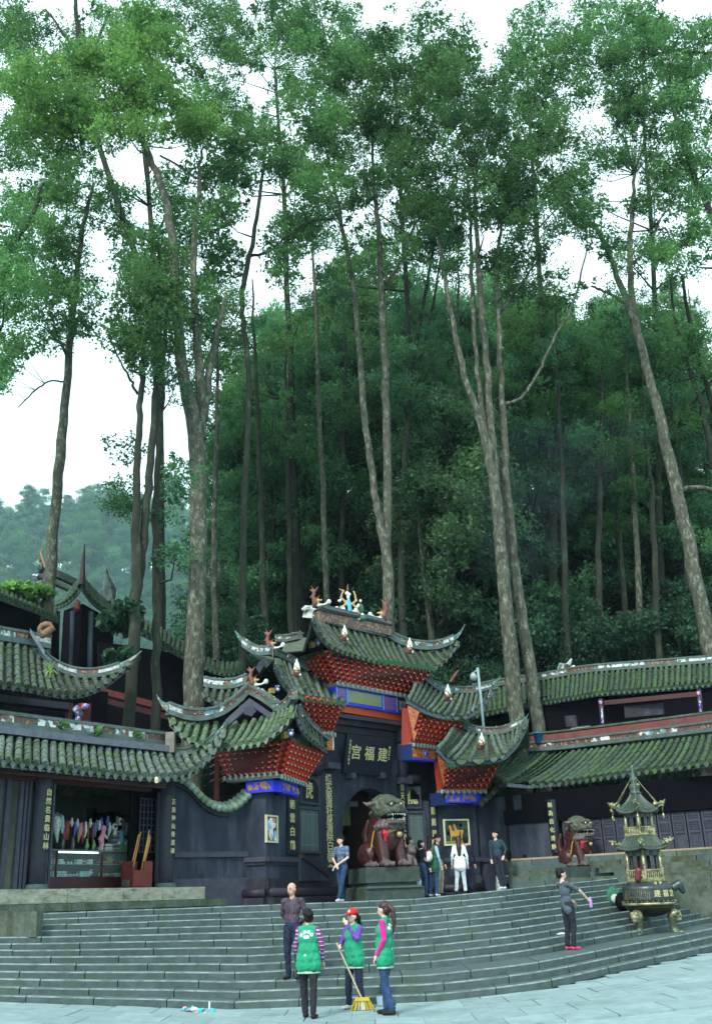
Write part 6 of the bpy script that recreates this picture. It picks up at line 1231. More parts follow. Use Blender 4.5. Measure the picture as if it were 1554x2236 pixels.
strip(0, ln, .5, 16, M('faded_red_band', (.20, .055, .045), (.10, .035, .035), 3, .8, .2, .05, c=(.07, .08, .06), cscale=2, camt=.58), 'parapet'); strip(-16, ln, .5, 5, mossstone_m, 'parapet_cap', .4)
ev2 = [kw(1030, 1562, 37.6), kw(1065, 1555, 37.5), kw(1106, 1546, 37.4), k(1179, 1533, 8.26), k(1240, 1522, 8.26), k(1305, 1511, 8.26), k(1400, 1504, 8.26), k(1554, 1491, 8.26), k(1620, 1486, 8.26)]
tp2 = [kw(1030, 1512, 39.0), kw(1070, 1504, 39.0), kw(1106, 1496, 39.0), kw(1169, 1490, 38.6), kw(1252, 1475, 38.0), kw(1298, 1469, 37.4), kw(1400, 1461, 36.9), kw(1554, 1449, 36.2), kw(1620, 1444, 36.0)]
ru2 = roof(rg, 'roof', ev2, tp2, 52, .072, tiled_m, .07, label='upper mossy roof with mosaic ridge'); backing(ru2, tp2, (1.2, 1.6, -1.0))
ridge(ru2, [kw(1030, 1508, 39.0), kw(1106, 1492, 39.0), kw(1169, 1486, 38.7), kw(1252, 1470, 38.1), kw(1298, 1464, 37.5), kw(1400, 1457, 37.0), kw(1554, 1445, 36.3), kw(1620, 1440, 36.1)], .24, .30, [mosb_m, mosb_m, mosw_m, mosb_m, mosw_m, mosw_m, mosb_m, mosw_m, mosb_m], n=28)
b = MB(); q = kw(1222, 1470, 38.2); b.tube([q, q + V(.1, 0, .25), q + V(.35, 0, .3), q + V(.5, 0, .55)], [.12, .16, .12, .03], 7, jit=.6); b.tube([q + V(.3, 0, .1), q + V(.6, 0, .25)], [.1, .06], 6); b.build('ridge_dragon', mosw_m, ru2)
b = MB(); b.slab(kw(1030, 1650, 38.6), kw(1320, 1610, 36.6), kw(1320, 1500, 36.6), kw(1030, 1545, 38.6), .2); b.slab(kw(1320, 1610, 36.6), kw(1640, 1575, 34.6), kw(1640, 1480, 34.6), kw(1320, 1500, 36.6), .2); b.build('gallery_wall', dark_m, rg)
for px, y0, y1, Y in ((1316, 1526, 1592, 35.6), (1530, 1506, 1566, 33.6)):
    b = MB(); b.tube([kw(px, y1, Y), kw(px - 6, y0, Y)], .085, 8); po = b.build('gallery_post', maroon_m, rg, smooth=True)
    b = MB(); b.tube([kw(px - 1, y1 - 12, Y - .06), kw(px - 4, y0 + 18, Y - .06)], .04, 6); b.ball(kw(px - 6, y0 + 8, Y - .05), .075, 1, 8); b.build('painted_bracket', [mosaic('post_blue', [(.04, .05, .35), (.5, .55, .6), (.03, .04, .25), (.4, .45, .5)], 16), MATS.get('floral_white') or white_m], po)
for x0, y0, x1, y1, Y0, Y1, m_ in ((1320, 1540, 1530, 1520, 36.0, 34.2, maroon_m), (1365, 1568, 1450, 1560, 35.8, 35.2, plinth_m), (1236, 1588, 1260, 1586, 36.6, 36.4, plinth_m)):
    b = MB(); b.sweep([kw(x0, y0, Y0), kw(x1, y1, Y1)], .15, .16 if m_ is maroon_m else .4); b.build('gallery_beam', m_, rg)
tube_light(kw(1246, 1593, 36.0), kw(1288, 1588, 35.8), 'lit white tube low in the right hall gallery beside the blue bucket')
tube_light(kw(1396, 1577, 35.0), kw(1436, 1572, 34.7), 'lit white tube in the right hall gallery between the painted posts')
# ground floor front
e0, e1 = k(1110, 1706, 5.07), k(1620, 1651, 5.07); dd = (e1 - e0)[:2]; dd /= np.linalg.norm(dd); nn = V(dd[1], -dd[0]); Fd = Fr(e0[:2] - nn * .75, e1[:2] - nn * .75)
zb0 = Fd.pix(1150, 1900)[1]; zb1 = Fd.pix(1554, 1835)[1]; TZ = (zb0 + zb1) / 2
ztp = rz(4.72)
b = MB(); b.fbox(Fd, -.6, Fd.L, TZ - .3, ztp, -.5, 0); b.build('front_wall', dark_m, rg)  # wall and lintel near black: shadow under the eave painted on
s1_, _ = Fd.pix(1205, 1800); b = MB(); b.fbox(Fd, -.5, s1_, TZ - .3, ztp - .5, 0, .12); b.build('plain_wall', wall_m, rg)
b = MB(); b.fbox(Fd, -.6, Fd.L, ztp - .95, ztp - .5, 0, .18); b.build('lintel', dark_m, rg)
s2_ = Fd.pix(1228, 1800)[0]; nd = 0; sE = Fd.pix(1600, 1800)[0]; pw = (sE - s2_) / 12
for i in range(12):
    a = s2_ + i * pw; b = MB(); b.fbox(Fd, a + .02, a + pw - .02, TZ, ztp - .97, 0, .05); dr = b.build('door_panel', wall2_m, rg)
    f = MB(); zl_, zh_ = lerp(TZ, ztp - .97, .52), ztp - 1.08
    for s_ in (a + .02, a + pw - .08): f.fbox(Fd, s_, s_ + .06, TZ, ztp - .97, .05, .085)
    for z_ in (TZ, lerp(TZ, ztp, .40), zl_ - .07, zh_): f.fbox(Fd, a + .08, a + pw - .08, z_, z_ + .07, .05, .08)
    f.build('door_frame', wall2_m, dr)
    f = MB(); f.fbox(Fd, a + .08, a + pw - .08, zl_, zh_, .052, .056, 1); n1, n2 = 5, 7
    for q in range(1, n1): s_ = lerp(a + .08, a + pw - .08, q / n1); f.fbox(Fd, s_ - .012, s_ + .012, zl_, zh_, .056, .075)
    for q in range(1, n2): z_ = lerp(zl_, zh_, q / n2); f.fbox(Fd, a + .08, a + pw - .08, z_ - .012, z_ + .012, .056, .073)
    f.build('lattice', [wall2_m, board_m], dr)
for px in (1213, 1404): s_ = Fd.pix(px, 1800)[0]; b = MB(); b.tube([Fd.p(s_, TZ - .2, .12), Fd.p(s_, ztp - .5, .12)], .15, 12); b.build('column', plinth_m, rg, smooth=True)
s_ = Fd.pix(1213, 1800)[0]; z1_, z0_ = Fd.pix(1208, 1745, .3)[1], Fd.pix(1216, 1862, .3)[1]
couplet(Fd, s_, z0_, z1_, .26, .12, '無為自化清静', 'dim curved couplet board on the column behind the smaller lion', .17, .15)
s_ = Fd.pix(1404, 1760)[0]; z1_, z0_ = Fd.pix(1404, 1712, .3)[1], Fd.pix(1410, 1800, .3)[1]
b = MB(); s_ = Fd.pix(1148, 1868)[0]; b.fbox(Fd, s_ - .06, s_ + .06, Fd.pix(1148, 1872)[1] - .08, Fd.pix(1148, 1872)[1] + .08, .12, .125); b.build('wall_vent', black_m, rg)
# link wall from the gate pier
Fk = Fr(Frr.p(Frr.L - .1, 0, -.35), Fd.p(-.3, 0, 0)); lw = empty('link_wall', (0, 0, 0), 0, 'shadowed slate wall joining the horse picture pier to the right hall', 'wall')
b = MB(); b.fbox(Fk, 0, Fk.L + .3, FZ - .2, zs(4.7), -.4, 0); b.build('wall_body', wall_m, lw)
b = MB(); b.fbox(Fk, 0, Fk.L + .3, zs(2.75), zs(2.87), -.02, .07); b.build('string_course', wall2_m, lw)
for i in range(9):
    a = i / 8; q0 = gw(lerp(1052, 1118, a), lerp(1752, 1688, a), 34.0 + a); b = MB(); b.tube([q0 + V(-.05, -.22, -.10), q0 + V(0, 0, .0), q0 + V(.1, .3, .16)], [.085, .08, .07], 8); b.build('coping_tile', tile_m, lw, smooth=True)
# terrace edge stones and rough steps in front of the right hall
tw = empty('terrace_wall', (0, 0, 0), 0, 'rough mossy stone retaining wall below the lattice doors', 'wall')
for row in range(5):
    out_ = 1.15 + (4 - row) * .42; z1 = lerp(TOPZ + .25, TZ, (row + 1) / 5); z0 = lerp(TOPZ + .25, TZ, row / 5) - (.04 if row else 1.3); s_ = -.3 + random.random() * .4
    if row == 4: z1 = TZ
    while s_ < Fd.L:
        L_ = random.uniform(.7, 1.3); rgt = s_ > Fd.pix(1330, 1860)[0]; o_ = out_ if rgt else 1.15 + (4 - row) * .03
        b = MB(); j = random.uniform(-.04, .04); b.fbox(Fd, s_, s_ + L_ - .02, z0, z1 + random.uniform(-.015, .015), -.1, o_ + j); b.build('stone_block', mossstone_m if (row + int(s_ * 3)) % 3 else stone_m, tw); s_ += L_
b = MB(); b.fbox(Fd, -.5, Fd.L, TZ + .004, TZ + .06, .0, 1.1); b.build('pale_kerb', M('pale_kerb', (.32, .26, .18), (.22, .18, .13), 4, .9), tw)
# white drain surround
dr = empty('drain_opening', (0, 0, 0), 0, 'white painted stone surround of a square dark drain beside the man with the shoulder bag', 'drain'); Yd = 34.4
def dbox(x0, y0, x1, y1, Y0, dp, mat, name): a, c = W(x0, y0, Y0), W(x1, y1, Y0); b = MB(); b.hexa([(a[0], Y0, c[2]), (c[0], Y0, c[2]), (c[0], Y0 + dp, c[2]), (a[0], Y0 + dp, c[2]), (a[0], Y0, a[2]), (c[0], Y0, a[2]), (c[0], Y0 + dp, a[2]), (a[0], Y0 + dp, a[2])]); return b.build(name, mat, dr)
dbox(1084, 1912, 1144, 1926, Yd, .35, white_m, 'lintel'); dbox(1084, 1926, 1104, 1954, Yd, .35, white_m, 'jamb'); dbox(1134, 1926, 1144, 1936, Yd, .35, white_m, 'jamb'); dbox(1104, 1926, 1134, 1952, Yd + .2, .1, black_m, 'opening')
# blue bucket and camera mast
bk = kw(1175, 1612, 35.6); b = MB(); b.lathe((0, 0, 0), [(.13, -.18), (.19, .16), (.21, .16), (.21, .19), (.17, .17), (.12, -.15)], 16); o = b.build('bucket', M('bucket_blue', (.03, .20, .42), None, 6, .4), smooth=True); o.location = Vector(bk); tag(o, 'blue plastic bucket on the parapet at the foot of the companion trunk', 'bucket')
mp_ = empty('camera_mast', W(1057, 1600, 36.3), 0, 'thin pale blue pole with a hooked surveillance camera head behind the right roofs', 'pole'); Ym = 36.3
pm = M('pole_paint', (.22, .32, .34), None, 6, .4, 0); b = MB(); b.tube([W(1060, 1640, Ym), W(1050, 1530, Ym), W(1042, 1458, Ym)], .05, 8); b.build('pole', pm, mp_, smooth=True)
b = MB(); b.tube([W(1042, 1462, Ym), W(1038, 1466, Ym), W(1034, 1468, Ym)], .03, 6); b.lathe(W(1033, 1478, Ym), [(.04, .16), (.10, .08), (.13, -.02), (.10, -.10), (.04, -.14)], 12); b.build('camera_head', M('camera_white', (.3, .35, .35), None, 6, .4, 0), mp_, smooth=True)

# ================================================================== BOARDS, PICTURES, ORNAMENTS ON THE GATE
pq = empty('name_plaque', (0, 0, 0), 0, 'large black plaque with three gold characters hanging over the arched door', 'sign')
s0, s1 = Fc.pix(739, 1650)[0], Fc.pix(841, 1650)[0]; zt_, zb_ = Fc.pix(790, 1611)[1], Fc.pix(790, 1692)[1]; sm = (s0 + s1) / 2
b = MB(); b.hexa([Fc.p(s0, zb_, .20), Fc.p(s1, zb_, .20), Fc.p(s1, zb_, .12), Fc.p(s0, zb_, .12), Fc.p(s0, zt_, .42), Fc.p(s1, zt_, .42), Fc.p(s1, zt_, .34), Fc.p(s0, zt_, .34)]); b.build('board', board_m, pq)
mw = Fc.mat(sm, (zb_ + zt_) / 2 + .02, .318) @ Matrix.Rotation(-math.atan2(.22, zt_ - zb_) * -1, 4, 'X')
letters('lettering', '宫福建', .47, gold_m, mw, pq, False, 1.32)
def small(F, txt, s_, z, n, size, par): return letters('signature', txt, size, gold_m, F.mat(s_, z, n) @ Matrix.Rotation(math.atan2(.22, zt_ - zb_), 4, 'X'), par, True, 1.15)
small(Fc, '道光年立', s1 - .17, (zb_ + zt_) / 2 + .12, .335, .10, pq); small(Fc, '建福宫道人敬书', s0 + .17, (zb_ + zt_) / 2 + .02, .325, .10, pq)
def board_at(F, xt, yt, xb, yb, wpx, txt, label, size, n=.02, sx=.9):
    sa, za = F.pix(xt, yt); sb_, zb2 = F.pix(xb, yb); w_ = abs(F.pix(xt + wpx / 2, (yt + yb) / 2)[0] - F.pix(xt - wpx / 2, (yt + yb) / 2)[0]); couplet(F, (sa + sb_) / 2, zb2, za, w_, n, txt, label, size, 0, sx=sx)
board_at(Fc, 712, 1686, 720, 1902, 19, '缘实驱道社泉清除白盐来', 'tall black couplet board with gold characters left of the arched door', .28, sx=1.05)
board_at(Fc, 868, 1690, 886, 1862, 18, '帐邻天宣夏真永如東', 'tall black couplet board right of the arched door, partly behind the lion', .25, sx=.8)
board_at(Fl, 632, 1740, 636, 1866, 18, '朝雲白鶴', 'shorter black couplet board between the white figure picture and the carved tablet', .28, sx=1.05)
board_at(Frr, 938, 1732, 950, 1838, 13, '龍關闕韶', 'short narrow couplet board beside the horse picture', .26, sx=.62)
# painted panels on the piers
def picture(F, pts, label, name='painted_panel', n=.0):
    x0, y0, x1, y1 = pts; t = empty(name, (0, 0, 0), 0, label, 'picture'); s0, s1 = F.pix(x0, (y0 + y1) / 2, n)[0], F.pix(x1, (y0 + y1) / 2, n)[0]; za, zb2 = F.pix((x0 + x1) / 2, y0, n)[1], F.pix((x0 + x1) / 2, y1, n)[1]
    return t, s0, s1, zb2, za
def flat(F, polys, s0, s1, z0, z1, n, mats, par, name):
    b = MB()
    for kk, (mi, pl) in enumerate(polys):
        q = [F.p(lerp(s0, s1, u), lerp(z0, z1, v), n + .0012 * kk) for u, v in pl]; b.add(q, [tuple(range(len(q)))], mi)
    o = b.build(name, mats, par); o['kind'] = 'stuff' if False else 'thing' if False else o.get('kind', '') or ''
    del o['kind']; return o
t, s0, s1, z0, z1 = picture(Frr, (971, 1792, 1021, 1843), 'framed picture of ochre horses on dark green, set in the right pier', n=.24)
b = MB(); w_ = .05; b.fbox(Frr, s0 - w_, s0, z0 - w_, z1 + w_, .2, .28); b.fbox(Frr, s1, s1 + w_, z0 - w_, z1 + w_, .2, .28); b.fbox(Frr, s0, s1, z1, z1 + w_, .2, .28); b.fbox(Frr, s0, s1, z0 - w_, z0, .2, .28); b.build('picture_frame', M('cream_frame', (.55, .55, .38), (.45, .46, .3), 9, .6), t)
b = MB(); b.fbox(Frr, s0, s1, z0, z1, .2, .245); b.build('picture_ground', M('pic_green', (.03, .12, .07), (.008, .012, .012), 5, .7, 0, 0, c=(.006, .008, .01), cscale=4, camt=.5), t)
def horse(ox, oy, sc): return [(ox + sc * x, oy + sc * y) for x, y in ((0, 0), (.05, 0), (.10, .28), (.42, .30), (.46, 0), (.51, 0), (.52, .3), (.62, .45), (.60, .62), (.30, .60), (.14, .66), (.06, .95), (0, 1.05), (-.10, .88), (-.02, .82), (0, .5), (.02, .3))]
flat(Frr, [(1, [(0, 0), (1, 0), (1, .18), (0, .12)]), (0, horse(.42, .22, .62)), (2, horse(.30, .16, .62)), (0, horse(.22, .14, .66)), (3, [(.62, .8), (.7, .92), (.78, .8), (.7, .72)]), (3, [(.1, .6), (.2, .5), (.2, .35), (.06, .4)])], s0, s1, z0, z1, .247, [M('pic_ochre', (.52, .30, .06), (.42, .22, .05), 9, .6, 0, 0), M('pic_earth', (.25, .22, .08), None, 9, .6, 0, 0), M('pic_brown', (.10, .05, .02), None, 9, .6, 0, 0), black_m], t, 'painting')
t, s0, s1, z0, z1 = picture(Fl, (583, 1784, 604, 1836), 'framed picture of white cranes and figures, set in the left pier', n=.02)
b = MB(); b.fbox(Fl, s0 - w_, s0, z0 - w_, z1 + w_, -.02, .05); b.fbox(Fl, s1, s1 + w_, z0 - w_, z1 + w_, -.02, .05); b.fbox(Fl, s0, s1, z1, z1 + w_, -.02, .05); b.fbox(Fl, s0, s1, z0 - w_, z0, -.02, .05); b.build('picture_frame', MATS['cream_frame'], t)
b = MB(); b.fbox(Fl, s0, s1, z0, z1, -.02, .02); b.build('picture_ground', M('pic_dark', (.02, .02, .03), (.10, .05, .04), 5, .7, 0, 0), t)
flat(Fl, [(3, [(.45, .6), (.95, .55), (.9, .95), (.55, .98)]), (0, [(.05, .45), (.3, .4), (.75, .55), (.95, .72), (.6, .78), (.55, .95), (.35, .98), (.1, .8)]), (1, [(0, .42), (.35, .4), (.5, .6), (.1, .75)]), (0, [(.3, .05), (.5, .02), (.65, .3), (.6, .5), (.3, .5), (.15, .3)]), (1, [(.62, .05), (.95, .05), (.95, .4), (.75, .45)]), (2, [(.32, .06), (.5, .04), (.48, .3), (.36, .3)]), (0, [(.7, .02), (.98, .02), (.9, .2)])], s0, s1, z0, z1, .022, [M('pic_white', (.72, .76, .78), None, 9, .6, 0, 0), M('pic_blue', (.25, .45, .65), None, 9, .6, 0, 0), M('pic_pink', (.6, .35, .32), None, 9, .6, 0, 0), M('pic_orange', (.5, .26, .14), None, 9, .6, 0, 0)], t, 'painting')
# ceramic ridge figures
cer = [M('cer_rust', (.20, .065, .045), (.10, .03, .025), 9, .5), M('cer_ochre', (.42, .30, .13), (.30, .2, .08), 9, .5), M('cer_white', (.62, .68, .66), (.45, .52, .5), 9, .5), M('cer_blue', (.10, .40, .55), (.05, .28, .42), 9, .5), M('cer_green', (.035, .13, .085), (.02, .08, .05), 9, .5), M('cer_dark', (.04, .035, .05), None, 9, .5)]
def at(px, py, Y): return gw(px, py, Y)
def pxm(d, Y): return d / 2396 * Y * GS
def figure(name, segs_px, Y, vox=.022, parent=gate):
    """segs in photo pixels around a real depth Y: ('c',x,y,r,x2,y2,r2,mat) / ('e',x,y,rx,ry,mat)"""
    S_ = []
    for sg in segs_px:
        if sg[0] == 'c': S_.append(('c', at(sg[1], sg[2], Y), pxm(sg[3], Y), at(sg[4], sg[5], Y), pxm(sg[6], Y), sg[7]))
        else: S_.append(('e', at(sg[1], sg[2], Y + (sg[6] if len(sg) > 6 else 0)), (pxm(sg[3], Y), pxm(min(sg[3], sg[4]), Y) * .8, pxm(sg[4], Y)), sg[5]))
    return sculpt(name, S_, cer, vox, parent, 1)
figure('ridge_figure_group', [('c', 765, 1342, 6, 761, 1312, 5, 3), ('e', 760, 1304, 4.5, 5, 2), ('c', 759, 1288, 3.5, 759, 1274, 1, 0), ('c', 757, 1296, 5, 763, 1298, 4, 2), ('c', 762, 1345, 5, 770, 1346, 5, 5),
    ('c', 746, 1298, 2.6, 744, 1305, 2.8, 1), ('c', 744, 1305, 2.8, 752, 1312, 3, 1), ('c', 752, 1312, 3, 755, 1320, 3, 1), ('c', 755, 1320, 3, 744, 1326, 3, 1), ('c', 744, 1326, 3, 746, 1338, 2.6, 1), ('c', 746, 1298, 2.5, 750, 1290, 3, 1), ('c', 740, 1286, 1.5, 750, 1290, 2, 1),
    ('c', 775, 1302, 2.6, 778, 1312, 3, 1), ('c', 778, 1312, 3, 769, 1318, 3, 1), ('c', 769, 1318, 3, 778, 1328, 3, 1), ('c', 778, 1328, 3, 784, 1340, 2.4, 1), ('c', 772, 1292, 2.5, 776, 1302, 2.5, 1),
    ('e', 741, 1312, 5, 4, 2), ('e', 750, 1330, 5, 6, 2), ('e', 776, 1334, 5.5, 7, 2), ('e', 782, 1322, 4, 5, 2), ('e', 787, 1312, 3.5, 4.5, 2), ('e', 744, 1341, 5, 3, 2), ('e', 782, 1352, 5, 3.5, 2), ('e', 735, 1326, 5, 3, 2), ('e', 791, 1341, 4, 3.5, 2),
    ('e', 730, 1336, 9, 7, 4), ('e', 793, 1349, 9, 8, 4), ('e', 786, 1330, 10, 16, 4, .3), ('e', 745, 1332, 9, 11, 4, .3), ('e', 760, 1345, 20, 5, 4, .2)], 32.4)
def drag(cx, cy, Y, m=1):
    X = lambda d: cx + d * m
    figure('dragon_finial', [('c', X(0), cy, 7, X(-4), cy - 14, 5, 0), ('c', X(-4), cy - 14, 5, X(-2), cy - 26, 4, 0), ('c', X(-2), cy - 26, 3.4, X(-8), cy - 38, 1, 0), ('c', X(-1), cy - 26, 3.4, X(7), cy - 38, 1, 0), ('c', X(-4), cy - 24, 3, X(-13), cy - 33, 1, 0), ('c', X(-6), cy - 18, 2.6, X(-12), cy - 12, 1.5, 4), ('c', X(3), cy - 10, 2.6, X(10), cy - 18, 1, 0), ('c', X(4), cy - 6, 4, X(14), cy - 8, 2.4, 1), ('c', X(3), cy - 1, 4, X(13), cy + 2, 2.2, 1), ('e', X(6), cy - 9, 3, 3, 1), ('c', X(6), cy + 4, 4, X(20), cy + 2, 2.6, 2), ('c', X(20), cy + 2, 2.5, X(28), cy - 2, 3.5, 2), ('e', X(30), cy - 4, 6, 7, 2), ('e', X(0), cy + 6, 9, 5, 5)], Y)
drag(688, 1318, 31.2); drag(838, 1346, 33.3, -1); drag(588, 1412, 30.4); drag(551, 1492, 28.9)
def vase(cx, cy, Y, s_=1.0, rust=True): figure('ridge_vase', [('c', cx, cy + 22 * s_, 7 * s_, cx, cy + 14 * s_, 9 * s_, 0 if rust else 2), ('c', cx, cy + 14 * s_, 5 * s_, cx, cy + 8 * s_, 9 * s_, 2), ('c', cx, cy + 8 * s_, 9.5 * s_, cx, cy - 2 * s_, 7.5 * s_, 2), ('c', cx, cy - 2 * s_, 6 * s_, cx, cy - 12 * s_, 3 * s_, 2), ('c', cx, cy - 12 * s_, 3 * s_, cx, cy - 17 * s_, 1.5 * s_, 2), ('e', cx - 8 * s_, cy + 22 * s_, 4 * s_, 4 * s_, 0), ('e', cx + 8 * s_, cy + 22 * s_, 4 * s_, 4 * s_, 2), ('e', cx - 4, cy, 2, 3, 1, -.3), ('e', cx + 4, cy + 8, 2.5, 3, 0, -.35), ('e', cx - 5, cy + 9, 2, 3, 5, -.35), ('e', cx + 1, cy + 4 * s_, 3 * s_, 5 * s_, 1, -.3), ('e', cx, cy + 14 * s_, 7 * s_, 3 * s_, 1, -.15)], Y)
vase(752, 1378, 31.2, .8); vase(894, 1406, 33.0, .8); vase(648, 1454, 29.6, .9); vase(977, 1508, 33.6, .85); vase(1051, 1614, 33.4, .85); vase(655, 1548, 27.6, .7)
figure('ridge_phoenix', [('c', 984, 1488, 4, 993, 1474, 4, 0), ('c', 993, 1474, 4, 1000, 1464, 2, 0), ('c', 990, 1480, 3, 982, 1490, 2, 0)], 36.5)

# ================================================================== LIONS
lion_m = [M('lion_maroon', (.058, .015, .014), (.026, .009, .010), 7, .30, .4, 0, c=(.085, .034, .030), cscale=5, camt=.6), M('lion_moss', (.075, .095, .070), (.050, .036, .034), 7, .6, .6, 0, c=(.04, .075, .035), cscale=5, camt=.5), M('lion_grey', (.11, .085, .088), (.06, .045, .048), 6, .5, .3, 0), black_m, white_m]
def lion(label, p, th, hgt, flip=1, cub=False):
    t = empty('stone_lion', p, th, label, 'statue', None); t.scale = (hgt / 1.9,) * 3; f = flip
    S_ = [('e', (0, .30, .42), (.42, .44, .42), 0), ('c', (0, .15, .55), .40, (0, -.16, 1.02), .38, 0), ('e', (0, -.32, .78), (.38, .27, .42), 0), ('c', (0, .1, 1.1), .34, (0, -.15, 1.35), .36, 0)]
    for s_ in (-1, 1):
        S_ += [('c', (s_ * .25, -.30, .85), .20, (s_ * .28, -.46, .16), .155, 0), ('e', (s_ * .28, -.55, .09), (.17, .20, .10), 2), ('e', (s_ * .40, .22, .34), (.20, .36, .32), 0), ('e', (s_ * .44, -.08, .08), (.15, .27, .09), 2)]
        S_ += [('e', (s_ * .28 + d, -.72, .07), (.035, .06, .06), 2) for d in (-.11, -.04, .04, .11)] + [('e', (s_ * .44 + d, -.33, .06), (.03, .05, .05), 2) for d in (-.09, -.03, .03, .09)]
        S_ += [('e', (s_ * .13, -.62, 1.66), (.15, .13, .09), 1), ('e', (s_ * .22, -.66, 1.40), (.14, .15, .12), 1), ('c', (s_ * .36, -.28, 1.66), .08, (s_ * .56, -.14, 1.62), .05, 2), ('c', (s_ * .56, -.14, 1.62), .05, (s_ * .66, -.10, 1.68), .02, 2)]
        S_ += [('e', (s_ * .20, -.60, 1.14), (.10, .14, .08), 2)]
    S_ += [('e', (0, -.30, 1.50), (.46, .38, .36), 1), ('e', (0, -.20, 1.68), (.40, .36, .22), 1), ('e', (0, -.72, 1.44), (.30, .20, .12), 1), ('e', (0, -.86, 1.52), (.13, .08, .07), 1), ('e', (0, -.68, 1.12), (.27, .20, .075), 2), ('e', (0, -.40, 1.14), (.40, .32, .13), 2), ('e', (0, -.46, 1.28), (.33, .28, .15), 3)]
    for i in range(11): a = -1.7 + i * .34; S_.append(('e', (.40 * math.sin(a), -.34 - .34 * math.cos(a), 1.02 + .02 * (i % 2)), (.075, .07, .09), 2))
    for row in range(4):
        for i in range(7): a = 1.1 + i * .68; zz = 1.62 - row * .22; rr = .40 + .03 * row; S_.append(('e', (rr * math.cos(a + 3.14 - 1.57 * 0) * .98, -.20 + rr * .95 * abs(math.sin(a)) * .98, zz), (.10, .10, .10), 1 if row < 2 else 0))
    S_ += [('c', (0, .70, .3), .10, (.0, .82, .9), .13, 0), ('c', (0, .82, .9), .13, (0, .70, 1.25), .05, 0)]
    sculpt('body', S_, lion_m, .022, t, 1, fold=(.035, 9, (1, 2)))
    b = MB()
    for s_ in (-1, 1): b.ball((s_ * .15, -.725, 1.59), .042, 0, 8)
    b.build('eyes', white_m, t, True, local=True); b = MB()
    for s_ in (-1, 1): b.ball((s_ * .153, -.762, 1.59), .016, 0, 6)
    b.build('pupils', black_m, t, True, local=True)
    b = MB()
    for i in range(11): a = -1.15 + i * .23; L_ = .075 if i in (2, 8) else .045; q = V(.30 * math.sin(a), -.64 - .22 * math.cos(a), 1.34); b.add([q + V(-.026, 0, 0), q + V(.026, 0, 0), q + V(0, -.012, -L_), q + V(0, .03, 0)], [(0, 1, 2), (1, 3, 2), (3, 0, 2), (0, 3, 1)])
    for i in range(9): a = -1.0 + i * .25; L_ = .075 if i in (1, 7) else .04; q = V(.27 * math.sin(a), -.64 - .20 * math.cos(a), 1.18); b.add([q + V(-.024, 0, 0), q + V(.024, 0, 0), q + V(0, -.01, L_), q + V(0, .03, 0)], [(0, 2, 1), (1, 2, 3), (3, 2, 0), (0, 1, 3)])
    b.build('teeth', white_m, t, local=True)
    b = MB(); P_ = [(.34 * math.sin(a), -.22 - .36 * math.cos(a), .93 + .10 * math.sin(a + .3)) for a in np.linspace(-1.6, 1.6, 12)]; b.sweep(P_, .03, .10, 0, base=-.05); b.build('collar', M('collar_straw', (.38, .32, .16), (.28, .22, .1), 9, .7), t, local=True)
    b = MB(); b.ball((f * .10, -.66, .82), .085, 0, 10); b.tube([(f * .10, -.62, .92), (f * .10, -.66, .84)], .02, 6); b.build('bell', M('bell_brass', (.36, .30, .16), None, 9, .4, metal=.4), t, True, local=True)
    b = MB()
    for i in range(7): q = V(-f * .28 + random.uniform(-.03, .03), -.52, .98); b.tube([q, q + V(random.uniform(-.05, .05), -.06, -.14), q + V(random.uniform(-.09, .09), -.03, -.33)], [.035, .04, .012], 5)
    b.build('ribbon', M('ribbon_red', (.55, .02, .04), (.4, .01, .03), 9, .6), t, local=True)
    b = MB(); b.tube([(-f * .36, -.30, 1.12), (-f * .42, -.18, .85), (-f * .45, -.08, .45)], .016, 6); b.build('yellow_cord', M('cord_yellow', (.5, .38, .05), None, 9, .6), t, local=True)
    b = MB()
    for i in range(16): u = i / 15; b.ball((-f * (.33 + .03 * u), -.40 - .06 * u, .98 - .82 * u), .026, 0, 6)
    b.build('bead_chain', M('chain_grey', (.26, .2, .2), None, 9, .5), t, True, local=True)
    if cub:
        sculpt('lion_cub', [('e', (f * .50, -.50, .22), (.13, .16, .17), 2), ('e', (f * .50, -.62, .40), (.12, .11, .11), 2), ('e', (f * .50, -.72, .37), (.07, .05, .05), 2)] + [('c', (f * .50 + d, -.6, .2), .05, (f * .5 + d, -.68, .04), .045, 2) for d in (-.08, .08)] + [('e', (f * .5 + d, -.60, .50), (.05, .05, .05), 2) for d in (-.09, 0, .09)], lion_m, .018, t, 1)
    else:
        b = MB(); b.ball((f * .28, -.60, .16), .15, 0, 14); b.build('carved_ball', lion_m[2], t, True, local=True)
        b = MB(); b.tube([(f * .42, -.72, .30), (f * .55, -.80, .12), (f * .66, -.84, .0)], [.05, .06, .03], 6, 0); b.tube([(f * .66, -.80, .22), (f * .70, -.86, -.02), (f * .72, -.86, -.18)], [.02, .03, .012], 6, 1); b.build('cloth_tie', [M('tie_green', (.12, .5, .16), None, 6, .6), MATS['ribbon_red']], t, True, local=True)
    return t
pc = W(838, 1930, 31.0); PZ = 2.58
pd = empty('lion_pedestal', (pc[0], pc[1], 0), math.atan2(Fc.d[1], Fc.d[0]) * .45, 'stepped mossy stone pedestal under the larger lion in front of the door', 'pedestal')
b = MB(); b.box((0, 0, PZ - .20), (1.62, 1.45, .40)); b.build('top_block', M('pedestal_top', (.045, .068, .066), (.022, .036, .032), 4, .8, .4, 0, c=(.022, .042, .02), cscale=2, camt=.52), pd, local=True)
